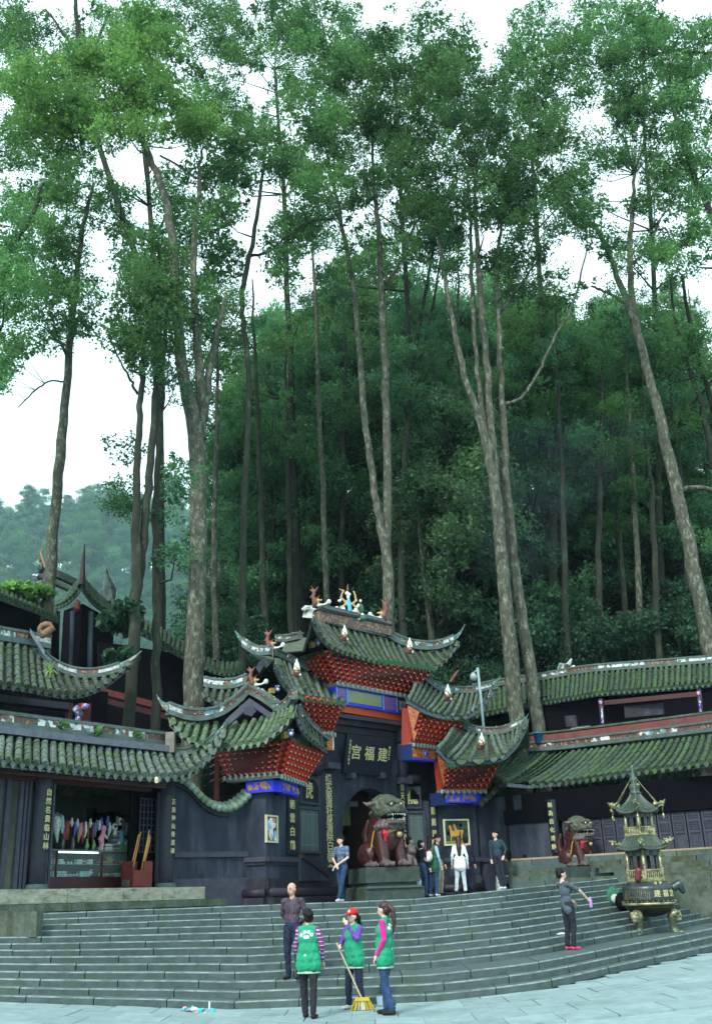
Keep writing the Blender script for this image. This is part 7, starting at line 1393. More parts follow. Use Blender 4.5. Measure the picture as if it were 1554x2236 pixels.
b = MB(); b.box((0, 0, PZ - .46), (1.48, 1.30, .12)); b.box((0, 0, TOPZ + .14), (1.78, 1.60, .34)); b.lathe((0, 0, TOPZ + .31), [(1.20, 0), (1.13, .06), (1.06, PZ - .52 - TOPZ - .31)], 4, 0, math.pi / 4); b.build('waist_block', MATS['pedestal_top'], pd, local=True)
lion('larger stone lion with mossy head and open jaw, in front of the arched door', (pc[0] + .02, pc[1], PZ), rad(33), 2.02, 1, True)
pc2 = W(1272, 1930, 33.2); PZ2 = W(1272, 1893, 33.2)[2]
pd2 = empty('lion_pedestal', (pc2[0], pc2[1], 0), rad(20), 'low stone pedestal under the smaller lion below the lattice doors', 'pedestal')
b = MB(); b.box((0, 0, PZ2 - .18), (1.5, 1.3, .36)); b.build('top_block', MATS['pedestal_top'], pd2, local=True); b = MB(); b.box((0, 0, PZ2 - .40), (1.35, 1.2, .08)); b.box((0, 0, (PZ2 + TOPZ) / 2 - .3), (1.62, 1.42, PZ2 - .62 - TOPZ + .6)); b.build('waist_block', mossstone_m, pd2, local=True)
lion('smaller stone lion with a green cloth tie, sitting below the right hall', (pc2[0] - .1, pc2[1], PZ2), rad(40), 1.5, 1, False)

# ================================================================== INCENSE BURNER
for _Y in np.arange(21, 30, .05):
    bx = W(1424, 2030, _Y)[0]; by = _Y; bzz = stair_z(bx, by - .4)
    if to_px(V(bx, by - .45, bzz))[1] < 2040: break
bu = empty('incense_burner', (bx, by, bzz), 0, 'tall two tiered bronze incense burner with gilt dragons standing on the steps', 'incense burner'); bu.scale = (by / 24.4,) * 3
def lb_(f, name, mat, smooth=False): b = MB(); f(b); return b.build(name, mat, bu, smooth, local=True)
z0 = .36
lb_(lambda b: b.lathe((0, 0, 0), [(.10, z0 - .02), (.30, z0 + .02), (.46, z0 + .12), (.55, z0 + .24)], 28), 'bowl', M('sooty_bronze', (.02, .024, .022), (.035, .03, .02), 10, .45, .3, 0, metal=.4), True)
lb_(lambda b: b.lathe((0, 0, 0), [(.575, .585), (.59, .60), (.59, .635), (.57, .64)], 28), 'gilt_rim', gilt_m, True)
lb_(lambda b: b.lathe((0, 0, 0), [(.56, .63), (.545, .75), (.555, .90), (.565, .96), (.52, .99), (.45, 1.0), (.44, 1.07)], 28), 'basin_band', bronze_m, True)
lb_(lambda b: [b.ball((.578 * math.cos(a), .578 * math.sin(a), .665), .016, 0, 5) for a in np.linspace(0, 6.283, 31)[:-1]], 'rivet_row', gilt_m)
def inscr(b):
    for i in range(16):
        a = rad(-165 + i * 4.2); z = .90
        while z > .72: hgt = random.uniform(.015, .035); r_ = .562; b.box((r_ * math.cos(a), r_ * math.sin(a), z - hgt / 2), (.008, .012, hgt), 0, a); z -= hgt + .012
q_ = lb_(inscr, 'inscription', gilt_m); q_['kind'] = 'stuff'
def ring_text(txt, a0, da, size, z, r_):
    for i, ch in enumerate(txt):
        a = rad(a0 + da * i); m_ = Matrix.Translation((r_ * math.cos(a), r_ * math.sin(a), z)) @ Matrix.Rotation(a + math.pi / 2, 4, 'Z') @ Matrix.Rotation(math.pi / 2, 4, 'X')
        letters('gilt_character', ch, size, gold_m, Matrix.LocRotScale(bu.location, bu.rotation_euler, bu.scale) @ m_, bu, depth=.008)
ring_text('建福宫', -84, 21, .15, .81, .562); ring_text('香炉', -80, 16, .07, 1.03, .452)
for i, a in enumerate((rad(-140), rad(-28), rad(90))):
    ca, sa = math.cos(a), math.sin(a); px_ = lambda r_, z: (r_ * ca, r_ * sa, z)
    dz = stair_z(bx + .5 * ca, by + .5 * sa) - bzz if i == 2 else 0.0
    sculpt('leg', [('e', px_(.50, .38), (.13, .13, .13), 0), ('e', px_(.58, .36), (.09, .09, .08), 0), ('e', px_(.60, .28), (.06, .06, .05), 0), ('c', px_(.46, .32), .11, px_(.45, .10), .075, 1), ('c', px_(.45, .10), .075, px_(.49, .02), .095, 1), ('e', px_(.56, .0), (.11, .11, .055), 1)] + [('e', (.62 * ca - sa * d, .62 * sa + ca * d, .01), (.04, .04, .045), 0) for d in (-.06, 0, .06)] + [('e', (.60 * ca - sa * d, .60 * sa + ca * d, .42), (.04, .04, .04), 0) for d in (-.06, .06)], [gilt_m, M('leg_bronze', (.10, .12, .08), (.06, .08, .055), 9, .4, .1, 0, metal=.4)], .016, bu, 1)
sculpt('handle_horn', [('c', (.52, -.2, .93), .09, (.66, -.2, 1.0), .10, 0), ('c', (.66, -.2, 1.0), .10, (.72, -.18, .86), .07, 0)], [bronze_m], .02, bu, 1)
def hexr(r_, z, rot=rad(15)): return [(r_ * math.cos(rot + i * math.pi / 3), r_ * math.sin(rot + i * math.pi / 3), z) for i in range(6)]
def tier(zb_, zt_, r_, name):
    lb_(lambda b: b.lathe((0, 0, 0), [(r_ - .10, zb_), (r_ - .10, zt_)], 6, 0, rad(15)), 'inner_core', M('core_maroon', (.06, .014, .016), None, 5, .7), False)
    for i in range(6):
        a, c = V(*hexr(r_, 0)[i]), V(*hexr(r_, 0)[(i + 1) % 6]); d = c - a
        bb = MB(); bb.tube([a + V(0, 0, zb_), a + V(0, 0, zt_)], .035, 8); bb.build('pillar', gilt_m, bu, True, local=True)
        bb = MB()
        F_ = Fr(c, a); L_ = F_.L
        for w0, w1 in ((.03, .16), (.38, .62), (.84, .97)): bb.hexa([tuple(F_.p(L_ * (w0 if k in (0, 3, 4, 7) else w1), zb_ if k < 4 else zt_, .012 if k in (0, 1, 4, 5) else -.02)) for k in range(8)])
        zz = lerp(zb_, zt_, .80)
        bb.hexa([tuple(F_.p(L_ * (.03 if k in (0, 3, 4, 7) else .97), zz if k < 4 else zt_, .013 if k in (0, 1, 4, 5) else -.02)) for k in range(8)])
        for w0 in (.16, .62): bb.add([F_.p(L_ * w0, zz, .013), F_.p(L_ * (w0 + .06), zz, .013), F_.p(L_ * w0, zz - .06, .013)], [(0, 2, 1)]); bb.add([F_.p(L_ * (w0 + .22), zz, .013), F_.p(L_ * (w0 + .22), zz - .06, .013), F_.p(L_ * (w0 + .16), zz, .013)], [(0, 2, 1)])
        bb.build('arched_wall', bronze_m, bu, local=True)
def rail(zb_, zt_, r_):
    H = hexr(r_, 0)
    for i in range(6):
        a, c = V(*H[i]), V(*H[(i + 1) % 6]); bb = MB()
        for z_ in (zb_, zt_ - .03): bb.sweep([a + V(0, 0, z_), c + V(0, 0, z_)], .035, .03)
        for j in range(9): q = lerp(a, c, (j + .5) / 9); bb.tube([q + V(0, 0, zb_), q + V(0, 0, (zb_ + zt_) / 2), q + V(0, 0, zt_)], [.012, .018, .012], 5)
        bb.tube([a + V(0, 0, zb_), a + V(0, 0, zt_ + .03)], .026, 6); bb.build('balustrade', gilt_m, bu, local=True)
def pag(zb_, zt_, r0_, r1_, up_):
    """hexagonal curved roof with raised corners"""
    bb = MB(); nr, nc = 7, 8; rows = []
    for j in range(nr):
        t_ = j / (nr - 1); row = []
        for i in range(6):
            for q in range(nc):
                u = q / nc; r_ = lerp(r0_, r1_, t_); A_, B_ = V(*hexr(r_, 0)[i]), V(*hexr(r_, 0)[(i + 1) % 6]); p = lerp(A_, B_, u); cu = (2 * abs(u - .5)) ** 3
                p = p * (1 + .10 * cu * (1 - t_)); z = zb_ + (zt_ - zb_) * (t_ ** 1.5) + up_ * cu * (1 - t_) ** 2; row.append((p[0], p[1], z))
        rows.append(row)
    k_ = 6 * nc; bb.add([p for r_ in rows for p in r_] + [(p[0], p[1], p[2] - .05) for p in rows[0]], [(j * k_ + i, j * k_ + (i + 1) % k_, (j + 1) * k_ + (i + 1) % k_, (j + 1) * k_ + i) for j in range(nr - 1) for i in range(k_)] + [(nr * k_ + i, nr * k_ + (i + 1) % k_, (i + 1) % k_, i) for i in range(k_)] + [tuple(range(nr * k_, nr * k_ + k_)[::-1])])
    ro = bb.build('pagoda_roof', verd_m, bu, local=True)
    bb = MB()
    for i in range(6):
        for q in range(nc): bb.tube([np.array(rows[j][i * nc + q]) + V(0, 0, .008) for j in range(nr)], [.016] * nr, 4)
    bb.build('roof_rib', verd_m, ro)if False else bb.build('roof_rib', verd_m, bu, local=True)
    for i in range(6):
        c_ = V(*rows[0][i * nc]); d_ = V(c_[0], c_[1], 0) / np.hypot(c_[0], c_[1]); s_ = V(-d_[1], d_[0], 0); S_ = []
        for kq in range(9): S_.append(('e', c_ + d_ * random.uniform(-.10, .14) + s_ * random.uniform(-.05, .05) + V(0, 0, random.uniform(-.02, .13)), (.028, .028, .028), 0))
        S_ += [('c', c_ + V(0, 0, .02) - d_ * .08, .035, c_ + d_ * .12 + V(0, 0, .07), .03, 0), ('c', c_ + d_ * .12 + V(0, 0, .07), .025, c_ + d_ * .2 + V(0, 0, .13), .01, 0)]
        sculpt('gilt_dragon', S_, [gilt_m], .013, bu, 1)
        bb = MB(); e_ = c_ + d_ * .10; bb.tube([e_, e_ - V(0, 0, .16)], .005, 4); bb.lathe(tuple(e_ - V(0, 0, .24)), [(.03, 0), (.026, .03), (.014, .07), (.005, .085)], 8); bb.build('wind_bell', gilt_m, bu, True, local=True) if up_ > .06 else None
    lb_(lambda b: b.lathe((0, 0, 0), [(r0_ * .62, zb_ - .10), (r0_ * .80, zb_ - .02), (r0_ * .85, zb_ + .01)], 6, 0, rad(15)), 'carved_cornice', M('cornice_gilt', (.12, .09, .04), (.03, .02, .02), 40, .5, .4, 0), False)
lb_(lambda b: b.lathe((0, 0, 0), [(.46, 1.07), (.47, 1.10), (.45, 1.12)], 6, 0, rad(15)), 'tier_floor', gilt_m)
rail(1.12, 1.33, .44); tier(1.12, 1.74, .405, 'low'); pag(1.78, 2.05, .56, .36, .06)
lb_(lambda b: b.lathe((0, 0, 0), [(.38, 2.03), (.40, 2.06), (.38, 2.08)], 6, 0, rad(15)), 'tier_floor', gilt_m)
rail(2.07, 2.24, .365); tier(2.07, 2.54, .325, 'high'); pag(2.58, 2.98, .49, .10, .08)
lb_(lambda b: b.lathe((0, 0, 2.96), [(.12, 0), (.15, .03), (.10, .06), (.115, .12), (.13, .17), (.11, .22), (.06, .24), (.09, .29), (.10, .34), (.06, .40), (.03, .48), (.022, .62)], 18), 'finial', verd_m, True)
lb_(lambda b: b.ball((0, 0, 3.58), .025, 0, 8), 'finial_ball', gilt_m); lb_(lambda b: b.lathe((.06, -.10, 3.16), [(.0, -.045), (.045, 0), (.0, .045)], 10), 'finial_boss', gilt_m)
for i in range(6):
    c_ = V(*hexr(.55, 2.70)[i]); lb_(lambda b: b.tube([(0, 0, 3.40), tuple(c_)], .006, 4), 'stay_chain', gilt_m)
sculpt('red_offering_box', [('c', (-.28, -.36, 1.14), .07, (-.24, -.38, 1.30), .075, 0), ('e', (-.15, -.42, 1.18), (.035, .025, .13), 1)], [M('maroon_lacquer', (.16, .025, .03), None, 6, .4), gilt_m], .016, bu, 1)

# ================================================================== PEOPLE
skin_a = M('skin', (.50, .30, .22), (.44, .25, .18), 6, .55, 0, 0); skin_p = M('skin_pale', (.60, .42, .34), (.54, .36, .28), 6, .55, 0, 0)
hair_m = M('hair_black', (.006, .005, .006), (.012, .010, .010), 30, .5, .2, 0, spec=.15); hairb_m = M('hair_brown', (.045, .022, .018), (.025, .014, .012), 30, .4, .2, 0)
def cloth(name, a, b=None, sc=14, rough=.85): return M('cloth_' + name, a, b, sc, rough, .35, 0, bscale=7)
shoe_k, shoe_w = cloth('shoe_black', (.012, .012, .014)), cloth('shoe_white', (.6, .6, .6), (.5, .5, .5))
def person(label, p, th, hgt, top, bottom, shoe, skin=skin_a, hair=None, fem=False, arms=None, legs=None, head=(0, 0), lean=(0, 0), sleeve='long', vox=.012, paint=None, hairkind='short', extra=(), group=None, girth=1.0, vest=None, vest_paint=None, skirt=None, mats_extra=(), toph=None):
    t = empty('person', p, rad(th), label, 'person', group); sc = hgt / 1.70; t.scale = (sc,) * 3
    A_ = {'L': ((.235, .03, 1.11), (.25, -.07, .87)), 'R': ((-.235, .03, 1.11), (-.25, -.07, .87))}; A_.update(arms or {})
    G_ = {'L': ((.105, -.02, .49), (.11, .03, .09)), 'R': ((-.105, -.02, .49), (-.11, .03, .09))}; G_.update(legs or {})
    lx, ly = lean; up = lambda x, y, z: (x + lx * max(0, z - .9), y + ly * max(0, z - .9), z); g_ = girth; sw_ = .155 if fem else .18; S_ = []
    S_ += [('e', up(0, .01, .93), (.165 * g_, .12 * g_, .13), 2), ('e', up(0, 0, 1.06), (.142 * g_, .105 * g_, .15), 1), ('e', up(0, 0, 1.24), (.165 * g_, .112 * g_, .17), 1), ('c', up(sw_ - .02, .01, 1.375), .062, up(-sw_ + .02, .01, 1.375), .062, 1), ('c', up(0, .01, 1.40), .055, up(0, -.005, 1.50), .05, 0)]
    if fem: S_ += [('e', up(.07, -.09, 1.23), (.065, .05, .06), 1), ('e', up(-.07, -.09, 1.23), (.065, .05, .06), 1)]
    for s_, K in ((1, 'L'), (-1, 'R')):
        kn, an = G_[K]; hip = (s_ * .085, 0, .88); S_ += [('c', hip, .098 * g_, kn, .070, 2), ('c', kn, .068, (an[0], an[1], an[2] + .02), .058, 2), ('c', (an[0], an[1] + .02, an[2] - .045), .042, (an[0] + s_ * .015, an[1] - .15, an[2] - .055), .034, 3), ('e', (an[0], an[1] - .05, an[2] - .05), (.045, .12, .035), 3)]
        el, wr = A_[K]; sh = up(s_ * sw_, .01, 1.375); S_.append(('c', sh, .058, el, .043, 1))
        if sleeve == 'short': m_ = lerp(V(*sh), V(*el), .75); S_[-1] = ('c', sh, .062, tuple(m_), .056, 1); S_.append(('c', tuple(m_), .040, el, .038, 0)); S_.append(('c', el, .037, wr, .027, 0))
        else: S_.append(('c', el, .042, wr, .031, 1))
        d = V(*wr) - V(*el); d /= np.linalg.norm(d); sd = np.cross(d, V(0, 1, 0)); sd = sd / (np.linalg.norm(sd) + 1e-6); w0 = V(*wr); fn = np.cross(sd, d); c_ = w0 + d * .055
        S_ += [('c', tuple(w0), .026, tuple(w0 + d * .04), .03, 0), ('e', tuple(c_), (.036, .026, .045), 0)]
        for q, fl in ((-.027, .058), (-.009, .072), (.009, .068), (.027, .052)): b0 = w0 + d * .085 + sd * q; b1 = b0 + d * fl * .55 + fn * .006; S_ += [('c', tuple(b0), .0105, tuple(b1), .010, 0), ('c', tuple(b1), .010, tuple(b1 + d * fl * .4 + fn * .018), .0085, 0)]
        S_ += [('c', tuple(w0 + d * .03 - sd * s_ * .03), .012, tuple(w0 + d * .075 - sd * s_ * .055 + fn * .012), .0095, 0)]
    hy, hp = rad(head[0]), head[1]; hc = V(*up(0, -.015, 1.585)); ch, sh_ = math.cos(hy), math.sin(hy)
    def hd(x, y, z): return tuple(hc + V(x * ch - y * sh_, x * sh_ + y * ch, z + hp * y))
    er = (0, 0, hy)
    S_ += [('e', hd(0, .005, .012), (.083, .10, .110), 0, er), ('e', hd(0, -.025, -.055), (.058, .062, .058), 0, er), ('c', hd(0, -.088, .005), .012, hd(0, -.106, -.025), .015, 0), ('e', hd(.08, .01, -.01), (.014, .022, .03), 0, er), ('e', hd(-.08, .01, -.01), (.014, .022, .03), 0, er), ('e', hd(.033, -.086, .012), (.015, .010, .006), 4, er), ('e', hd(-.033, -.086, .012), (.015, .010, .006), 4, er), ('e', hd(.033, -.088, .034), (.022, .010, .0045), 4, er), ('e', hd(-.033, -.088, .034), (.022, .010, .0045), 4, er), ('e', hd(0, -.088, -.058), (.024, .012, .006), 5, er)]
    if skirt is not None: S_ += [('c', (0, .0, .92), .17, (0, .01, skirt), .24, 2)]
    S_ += list(extra)
    mats = [skin, top, bottom, shoe, hair_m, M('lips', (.36, .12, .10), None, 6, .5, 0, 0)] + list(mats_extra)
    sculpt('body', S_, mats, vox, t, 2, paint, fold=(.013, 15, (1, 2)))
    H = []; hm = hair or hair_m
    if hairkind != 'bald': H += [('e', hd(0, .022, .046), (.094, .104, .096), 0, er), ('e', hd(0, .05, -.01), (.091, .072, .09), 0, er)]
    if hairkind == 'bald': H += [('e', hd(.072, .03, -.005), (.016, .045, .045), 0, er), ('e', hd(-.072, .03, -.005), (.016, .045, .045), 0, er), ('e', hd(0, .075, -.01), (.06, .03, .05), 0, er)]
    if hairkind == 'fringe': H += [('e', hd(0, -.06, .07), (.07, .04, .03), 0, er)]
    if hairkind == 'bun': H += [('e', hd(0, .125, .03), (.055, .045, .05), 0, er)]
    if hairkind == 'bob': H += [('e', hd(0, .03, -.06), (.092, .085, .09), 0, er), ('e', hd(0, -.055, .075), (.07, .04, .025), 0, er)]
    if hairkind == 'pony': H += [('c', hd(0, .11, .05), .035, hd(0, .17, -.02), .045, 0), ('c', hd(0, .17, -.02), .045, hd(0, .19, -.20), .04, 0), ('c', hd(0, .19, -.20), .04, hd(0, .16, -.38), .015, 0)]
    if hairkind == 'long': H += [('c', hd(0, .06, 0), .085, hd(0, .10, -.22), .085, 0), ('c', hd(0, .10, -.22), .085, hd(0, .11, -.45), .05, 0)]
    if H: sculpt('hair', H, [hm], .010, t, 1, fold=(.008, 40, (0,)))
    if vest is not None:
        fl = 1.0; vs_ = [('e', up(0, .0, 1.24), (.192, .158, .17), 0), ('c', up(.105, .008, 1.378), .072, up(-.105, .008, 1.378), .072, 0), ('c', up(.05, .01, 1.41), .066, up(-.05, .01, 1.41), .066, 0), ('e', up(0, .0, 1.06), (.195, .158, .20), 0), ('c', up(.065, .0, .92), .15, up(-.065, 0, .92), .15, 0), ('c', (.085, .0, .82), .145, (-.085, 0, .82), .145, 0), ('e', (0, 0, .70), (.222, .148, .022), 1)]
        for i in range(8): a = i * .785; vs_.append(('c', up(.165 * math.cos(a), .125 * math.sin(a), 1.1), .020, (.195 * math.cos(a + .1), .135 * math.sin(a + .1), .78), .024, 0))
        sculpt('vest', vs_, vest, .012, t, 1, vest_paint, fold=(.008, 13, (0, 1)))
    return t
vest_m = [M('cloth_vest_green', (.010, .30, .155), (.008, .20, .105), 9, .8, .9, 0, bscale=11, stretch=(1, 1, .5)), cloth('vest_hem', (.35, .45, .38)), cloth('vest_white', (.75, .78, .70))]
def blossom(cen, mi, pts=((-.085, 1.30), (-.035, 1.345), (.035, 1.345), (.095, 1.30), (-.022, 1.265), (.025, 1.265)), r_=.027, sgn=1):
    for x, z in pts: mi[(cen[:, 1] * sgn > .03) & (np.hypot(cen[:, 0] - x, cen[:, 2] - z) < r_)] = 2
    mi[(cen[:, 1] * sgn > .03) & (np.hypot(cen[:, 0] - .03, cen[:, 2] - .98) < .018)] = 2; return mi
pur, blk = cloth('purple_stripe', (.22, .03, .20)), cloth('black_trouser', (.014, .016, .022), (.009, .010, .014))
def stripes(cen, mi):
    k = (mi == 1) & (np.abs(cen[:, 0]) > .15) & (np.mod(cen[:, 2], .062) < .013); mi[k] = 6; return mi
pA = G(676, 2224, 0)
person('cleaner seen from behind in green vest, purple striped sleeves and black trousers', pA, 168, 1.61, pur, blk, shoe_k, fem=True, hairkind='bun', head=(28, 0), vox=.0105, vest=vest_m, vest_paint=blossom, paint=stripes, mats_extra=(cloth('stripe_white', (.55, .5, .55)),), arms={'R': ((-.235, -.02, 1.12), (-.215, -.14, .88)), 'L': ((.235, -.02, 1.12), (.21, -.13, .89))}, legs={'L': ((.12, -.10, .49), (.10, -.10, .09)), 'R': ((-.09, .06, .49), (-.10, .14, .09))}, lean=(.02, -.05))
pB = G(776, 2204, 0); thB = -38
person('cleaner in purple sleeves and green vest, one hand at her mouth, holding the broom', pB, thB, 1.57, cloth('purple', (.14, .05, .36), (.10, .035, .26)), cloth('navy_trouser', (.012, .018, .05), (.008, .012, .03)), shoe_w, skin_p, fem=True, hairkind='pony', head=(-8, -.06), vox=.0105, vest=vest_m, arms={'L': ((.21, -.15, 1.20), (.03, -.20, 1.44)), 'R': ((-.25, -.05, 1.12), (-.11, -.26, 1.08))}, legs={'L': ((.11, 0, .49), (.13, .05, .09)), 'R': ((-.11, -.04, .49), (-.12, -.04, .09))})
cp_ = empty('cap', pB, rad(thB), 'red baseball cap with a white badge on the broom holder', 'cap'); cp_.scale = (1.57 / 1.7,) * 3; cm = [cloth('cap_red', (.52, .015, .02), (.42, .012, .016)), cloth('cap_white', (.8, .75, .75))]
def badge(cen, mi): mi[(cen[:, 1] < -.09) & (np.hypot(cen[:, 0], cen[:, 2] - 1.685) < .022)] = 1; return mi
sculpt('crown', [('e', (0, .0, 1.66), (.104, .115, .088), 0), ('c', (.05, -.10, 1.645), .018, (-.05, -.10, 1.645), .018, 0)], cm, .010, cp_, 1, badge); sculpt('brim', [('e', (0, -.15, 1.635), (.085, .085, .014), 0)], cm, .008, cp_, 1)
br_ = empty('broom', (0, 0, 0), 0, 'long handled broom with yellow and white bristles resting on the paving', 'broom'); Rb = Matrix.Rotation(rad(thB), 4, 'Z'); hh_ = Vector(pB) + Rb @ Vector((-.11 * .92, -.30 * .92, 1.06 * .92)); ft = Vector(G(786, 2192, .16)) - Vector((0, .35, 0)); ft = Vector((lerp(hh_.x, pB[0] + .12, 1), hh_.y - .12, .17))
b = MB(); b.tube([tuple(hh_ + (hh_ - ft) * .10), tuple(ft)], .014, 8); b.build('handle', M('broom_wood', (.55, .45, .33), None, 8, .6), br_)
b = MB(); b.box((ft.x, ft.y, .175), (.24, .07, .05)); b.build('head', M('broom_yellow', (.55, .42, .03), (.42, .32, .02), 8, .7), br_)
b = MB()
for i in range(26): u = i / 25 - .5; b.tube([(ft.x + u * .22, ft.y + random.uniform(-.02, .02), .17), (ft.x + u * .40 + random.uniform(-.01, .01), ft.y + random.uniform(-.05, .05), .012)], [.012, .009], 4, 1 if abs(u + .05) < .16 else 0)
b.build('bristles', [MATS['broom_yellow'], M('bristle_white', (.6, .62, .5), None, 8, .8)], br_)
pC = G(845, 2216, 0)
person('cleaner in bright pink sleeves, green vest and blue jeans with a long brown ponytail', pC, -108, 1.68, cloth('pink', (.62, .012, .24), (.5, .01, .19)), cloth('jeans', (.022, .060, .14), (.012, .034, .085), 10), shoe_k, skin_p, hairb_m, True, hairkind='pony', head=(-10, .10), vox=.0105, vest=vest_m, vest_paint=lambda c, m: blossom(c, m), arms={'L': ((.225, .07, 1.13), (.20, -.07, .90)), 'R': ((-.225, .07, 1.13), (-.20, -.05, .90))}, legs={'L': ((.09, .0, .49), (.09, .12, .09)), 'R': ((-.10, -.05, .49), (-.10, -.03, .09))}, lean=(0, .04))
pD = V(*W(640, 2130, 20.95)); pD[2] = stair_z(pD[0], pD[1] + .02)
person('balding man in a dark striped shirt on the lower steps, hands behind his back', pD, -22, 1.69, cloth('plum_shirt', (.055, .035, .055), (.035, .024, .038)), cloth('navy_trouser', (.012, .018, .05)), shoe_k, hairkind='bald', head=(-14, .12), vox=.0105, girth=1.06, arms={'L': ((.26, .10, 1.12), (.08, .17, .93)), 'R': ((-.26, .10, 1.12), (-.08, .17, .95))}, paint=lambda c, m: (m.__setitem__((m == 1) & (np.mod(c[:, 0], .030) < .005), 6), m)[1], mats_extra=(cloth('shirt_stripe', (.14, .11, .14)),))
pE = V(*W(1243, 2020, 23.6)); pE[2] = stair_z(pE[0], pE[1] + .05)
person('woman in loose grey top, black leggings and pink shoes, arm stretched out', pE, 118, 1.62, cloth('grey_top', (.075, .10, .125), (.05, .07, .09)), blk, cloth('pink_shoe', (.62, .04, .17)), skin_p, fem=True, sleeve='short', hairkind='short', head=(-20, .1), vox=.012, arms={'R': ((-.20, -.22, 1.22), (-.16, -.44, 1.05)), 'L': ((.22, -.10, 1.15), (.20, -.30, 1.0))}, lean=(.04, .12), extra=[('c', (.05, .03, 1.0), .11, (-.05, .02, .84), .125, 1)])
q = Vector(pE) + Matrix.Rotation(rad(118), 4, 'Z') @ Vector((-.155 * .95, -.53 * .95, .86 * .95)); b = MB(); b.lathe((0, 0, 0), [(.032, 0), (.036, .02), (.036, .15), (.018, .19), (.018, .22)], 12); o = b.build('bottle', M('bottle_lilac', (.36, .18, .55), (.5, .3, .6), 8, .25), smooth=True); o.location = q; tag(o, 'lilac drink bottle held out by the woman in pink shoes', 'bottle')
pF = V(*W(748, 1970, 30.2)); pF[2] = TOPZ
person('young man in a blue patterned shirt and jeans leaning by the left door post', pF, -32, 1.73, M('cloth_patterned', (.05, .085, .17), (.20, .26, .34), 26, .85, 0, 0, c=(.03, .05, .12), cscale=18, camt=.5), cloth('jeans', (.03, .08, .16)), shoe_w, skin_p, hairkind='fringe', sleeve='short', head=(-30, .0), vox=.013, arms={'L': ((.24, -.05, 1.12), (.03, -.18, .97)), 'R': ((-.26, -.02, 1.12), (-.05, -.19, .93))}, legs={'L': ((.05, -.08, .49), (-.03, -.12, .09)), 'R': ((-.06, -.02, .49), (-.02, .04, .09))}, extra=[('c', (-.10, -.22, .90), .02, (-.13, -.24, .80), .02, 6)], mats_extra=(white_m,))
def on(px, py, Y): q = W(px, py, Y); return V(q[0], q[1], TOPZ + float(tilt(q[0])))
GR = 'visitors standing before the gate'
person('man in a navy T-shirt with a pale print on the back, beside the lion pedestal', on(900, 1962, 32.0), 150, 1.72, cloth('navy_tee', (.03, .05, .10), (.022, .04, .08)), cloth('grey_trouser', (.06, .06, .07)), shoe_k, hairkind='short', sleeve='short', vox=.014, head=(-50, 0), group=GR, paint=lambda c, m: (m.__setitem__((m == 1) & (c[:, 1] > .05) & (np.abs(c[:, 0]) < .1) & (np.abs(c[:, 2] - 1.18) < .1) & (np.sin(c[:, 0] * 90) * np.sin(c[:, 2] * 70 + c[:, 0] * 40) > .1), 6), m)[1], mats_extra=(cloth('print_grey', (.2, .24, .26)),))
person('short haired woman in dark top and jeans with a brown bag over her shoulder', on(925, 1964, 31.6), 135, 1.58, cloth('dark_top', (.010, .012, .022)), cloth('jeans', (.03, .08, .16)), shoe_k, skin_p, fem=True, hairkind='bob', vox=.014, head=(-35, 0), group=GR)
person('woman in dark green vest with pale blue sleeves and long black hair', on(948, 1964, 31.7), 150, 1.66, cloth('pale_blue', (.30, .42, .52), (.24, .35, .45)), cloth('jeans', (.03, .08, .16)), shoe_w, skin_p, fem=True, hairkind='long', vox=.014, head=(-30, 0), group=GR, vest=[cloth('dark_green_vest', (.012, .095, .055)), cloth('dark_green_vest', (.012, .095, .055))])
person('man in a dark jacket and beige trousers wearing a dark hat', on(962, 1960, 32.6), 60, 1.74, cloth('dark_jacket', (.018, .02, .03)), cloth('beige', (.30, .27, .20)), shoe_k, hairkind='short', vox=.014, head=(-20, .1), group=GR)
person('woman in a white coat and pale leggings with long brown hair, facing the horse picture', on(1008, 1956, 33.2), 178, 1.65, cloth('white_coat', (.72, .80, .82), (.62, .70, .74)), cloth('pale_leggings', (.50, .62, .66)), shoe_k, skin_p, hairb_m, True, hairkind='long', vox=.014, group=GR, extra=[('c', (.05, .02, 1.0), .14, (.06, .02, .80), .15, 1), ('c', (-.05, .02, 1.0), .14, (-.06, .02, .80), .15, 1)], legs={'L': ((.11, -.02, .49), (.16, .02, .09)), 'R': ((-.10, -.02, .49), (-.12, .02, .09))})
person('person in a long midnight blue dress half hidden behind the white coat', on(1024, 1953, 33.7), 175, 1.66, cloth('midnight', (.008, .010, .030)), cloth('midnight', (.008, .010, .030)), shoe_k, hairkind='short', fem=True, vox=.014, skirt=.22, group=GR)
person('young man in a denim jacket and dark trousers beside the white drain surround', on(1092, 1952, 33.6), -28, 1.74, cloth('denim_jacket', (.022, .055, .075), (.014, .035, .05)), cloth('dark_trouser', (.014, .02, .034)), shoe_w, skin_p, hairkind='fringe', vox=.014, head=(-10, .06), lean=(-.06, .06), group=GR, arms={'L': ((.26, .10, 1.14), (.22, -.02, .96)), 'R': ((-.22, .03, 1.11), (-.19, -.04, .88))}, legs={'L': ((.12, 0, .49), (.16, .04, .09)), 'R': ((-.02, 0, .49), (.06, .04, .09))})
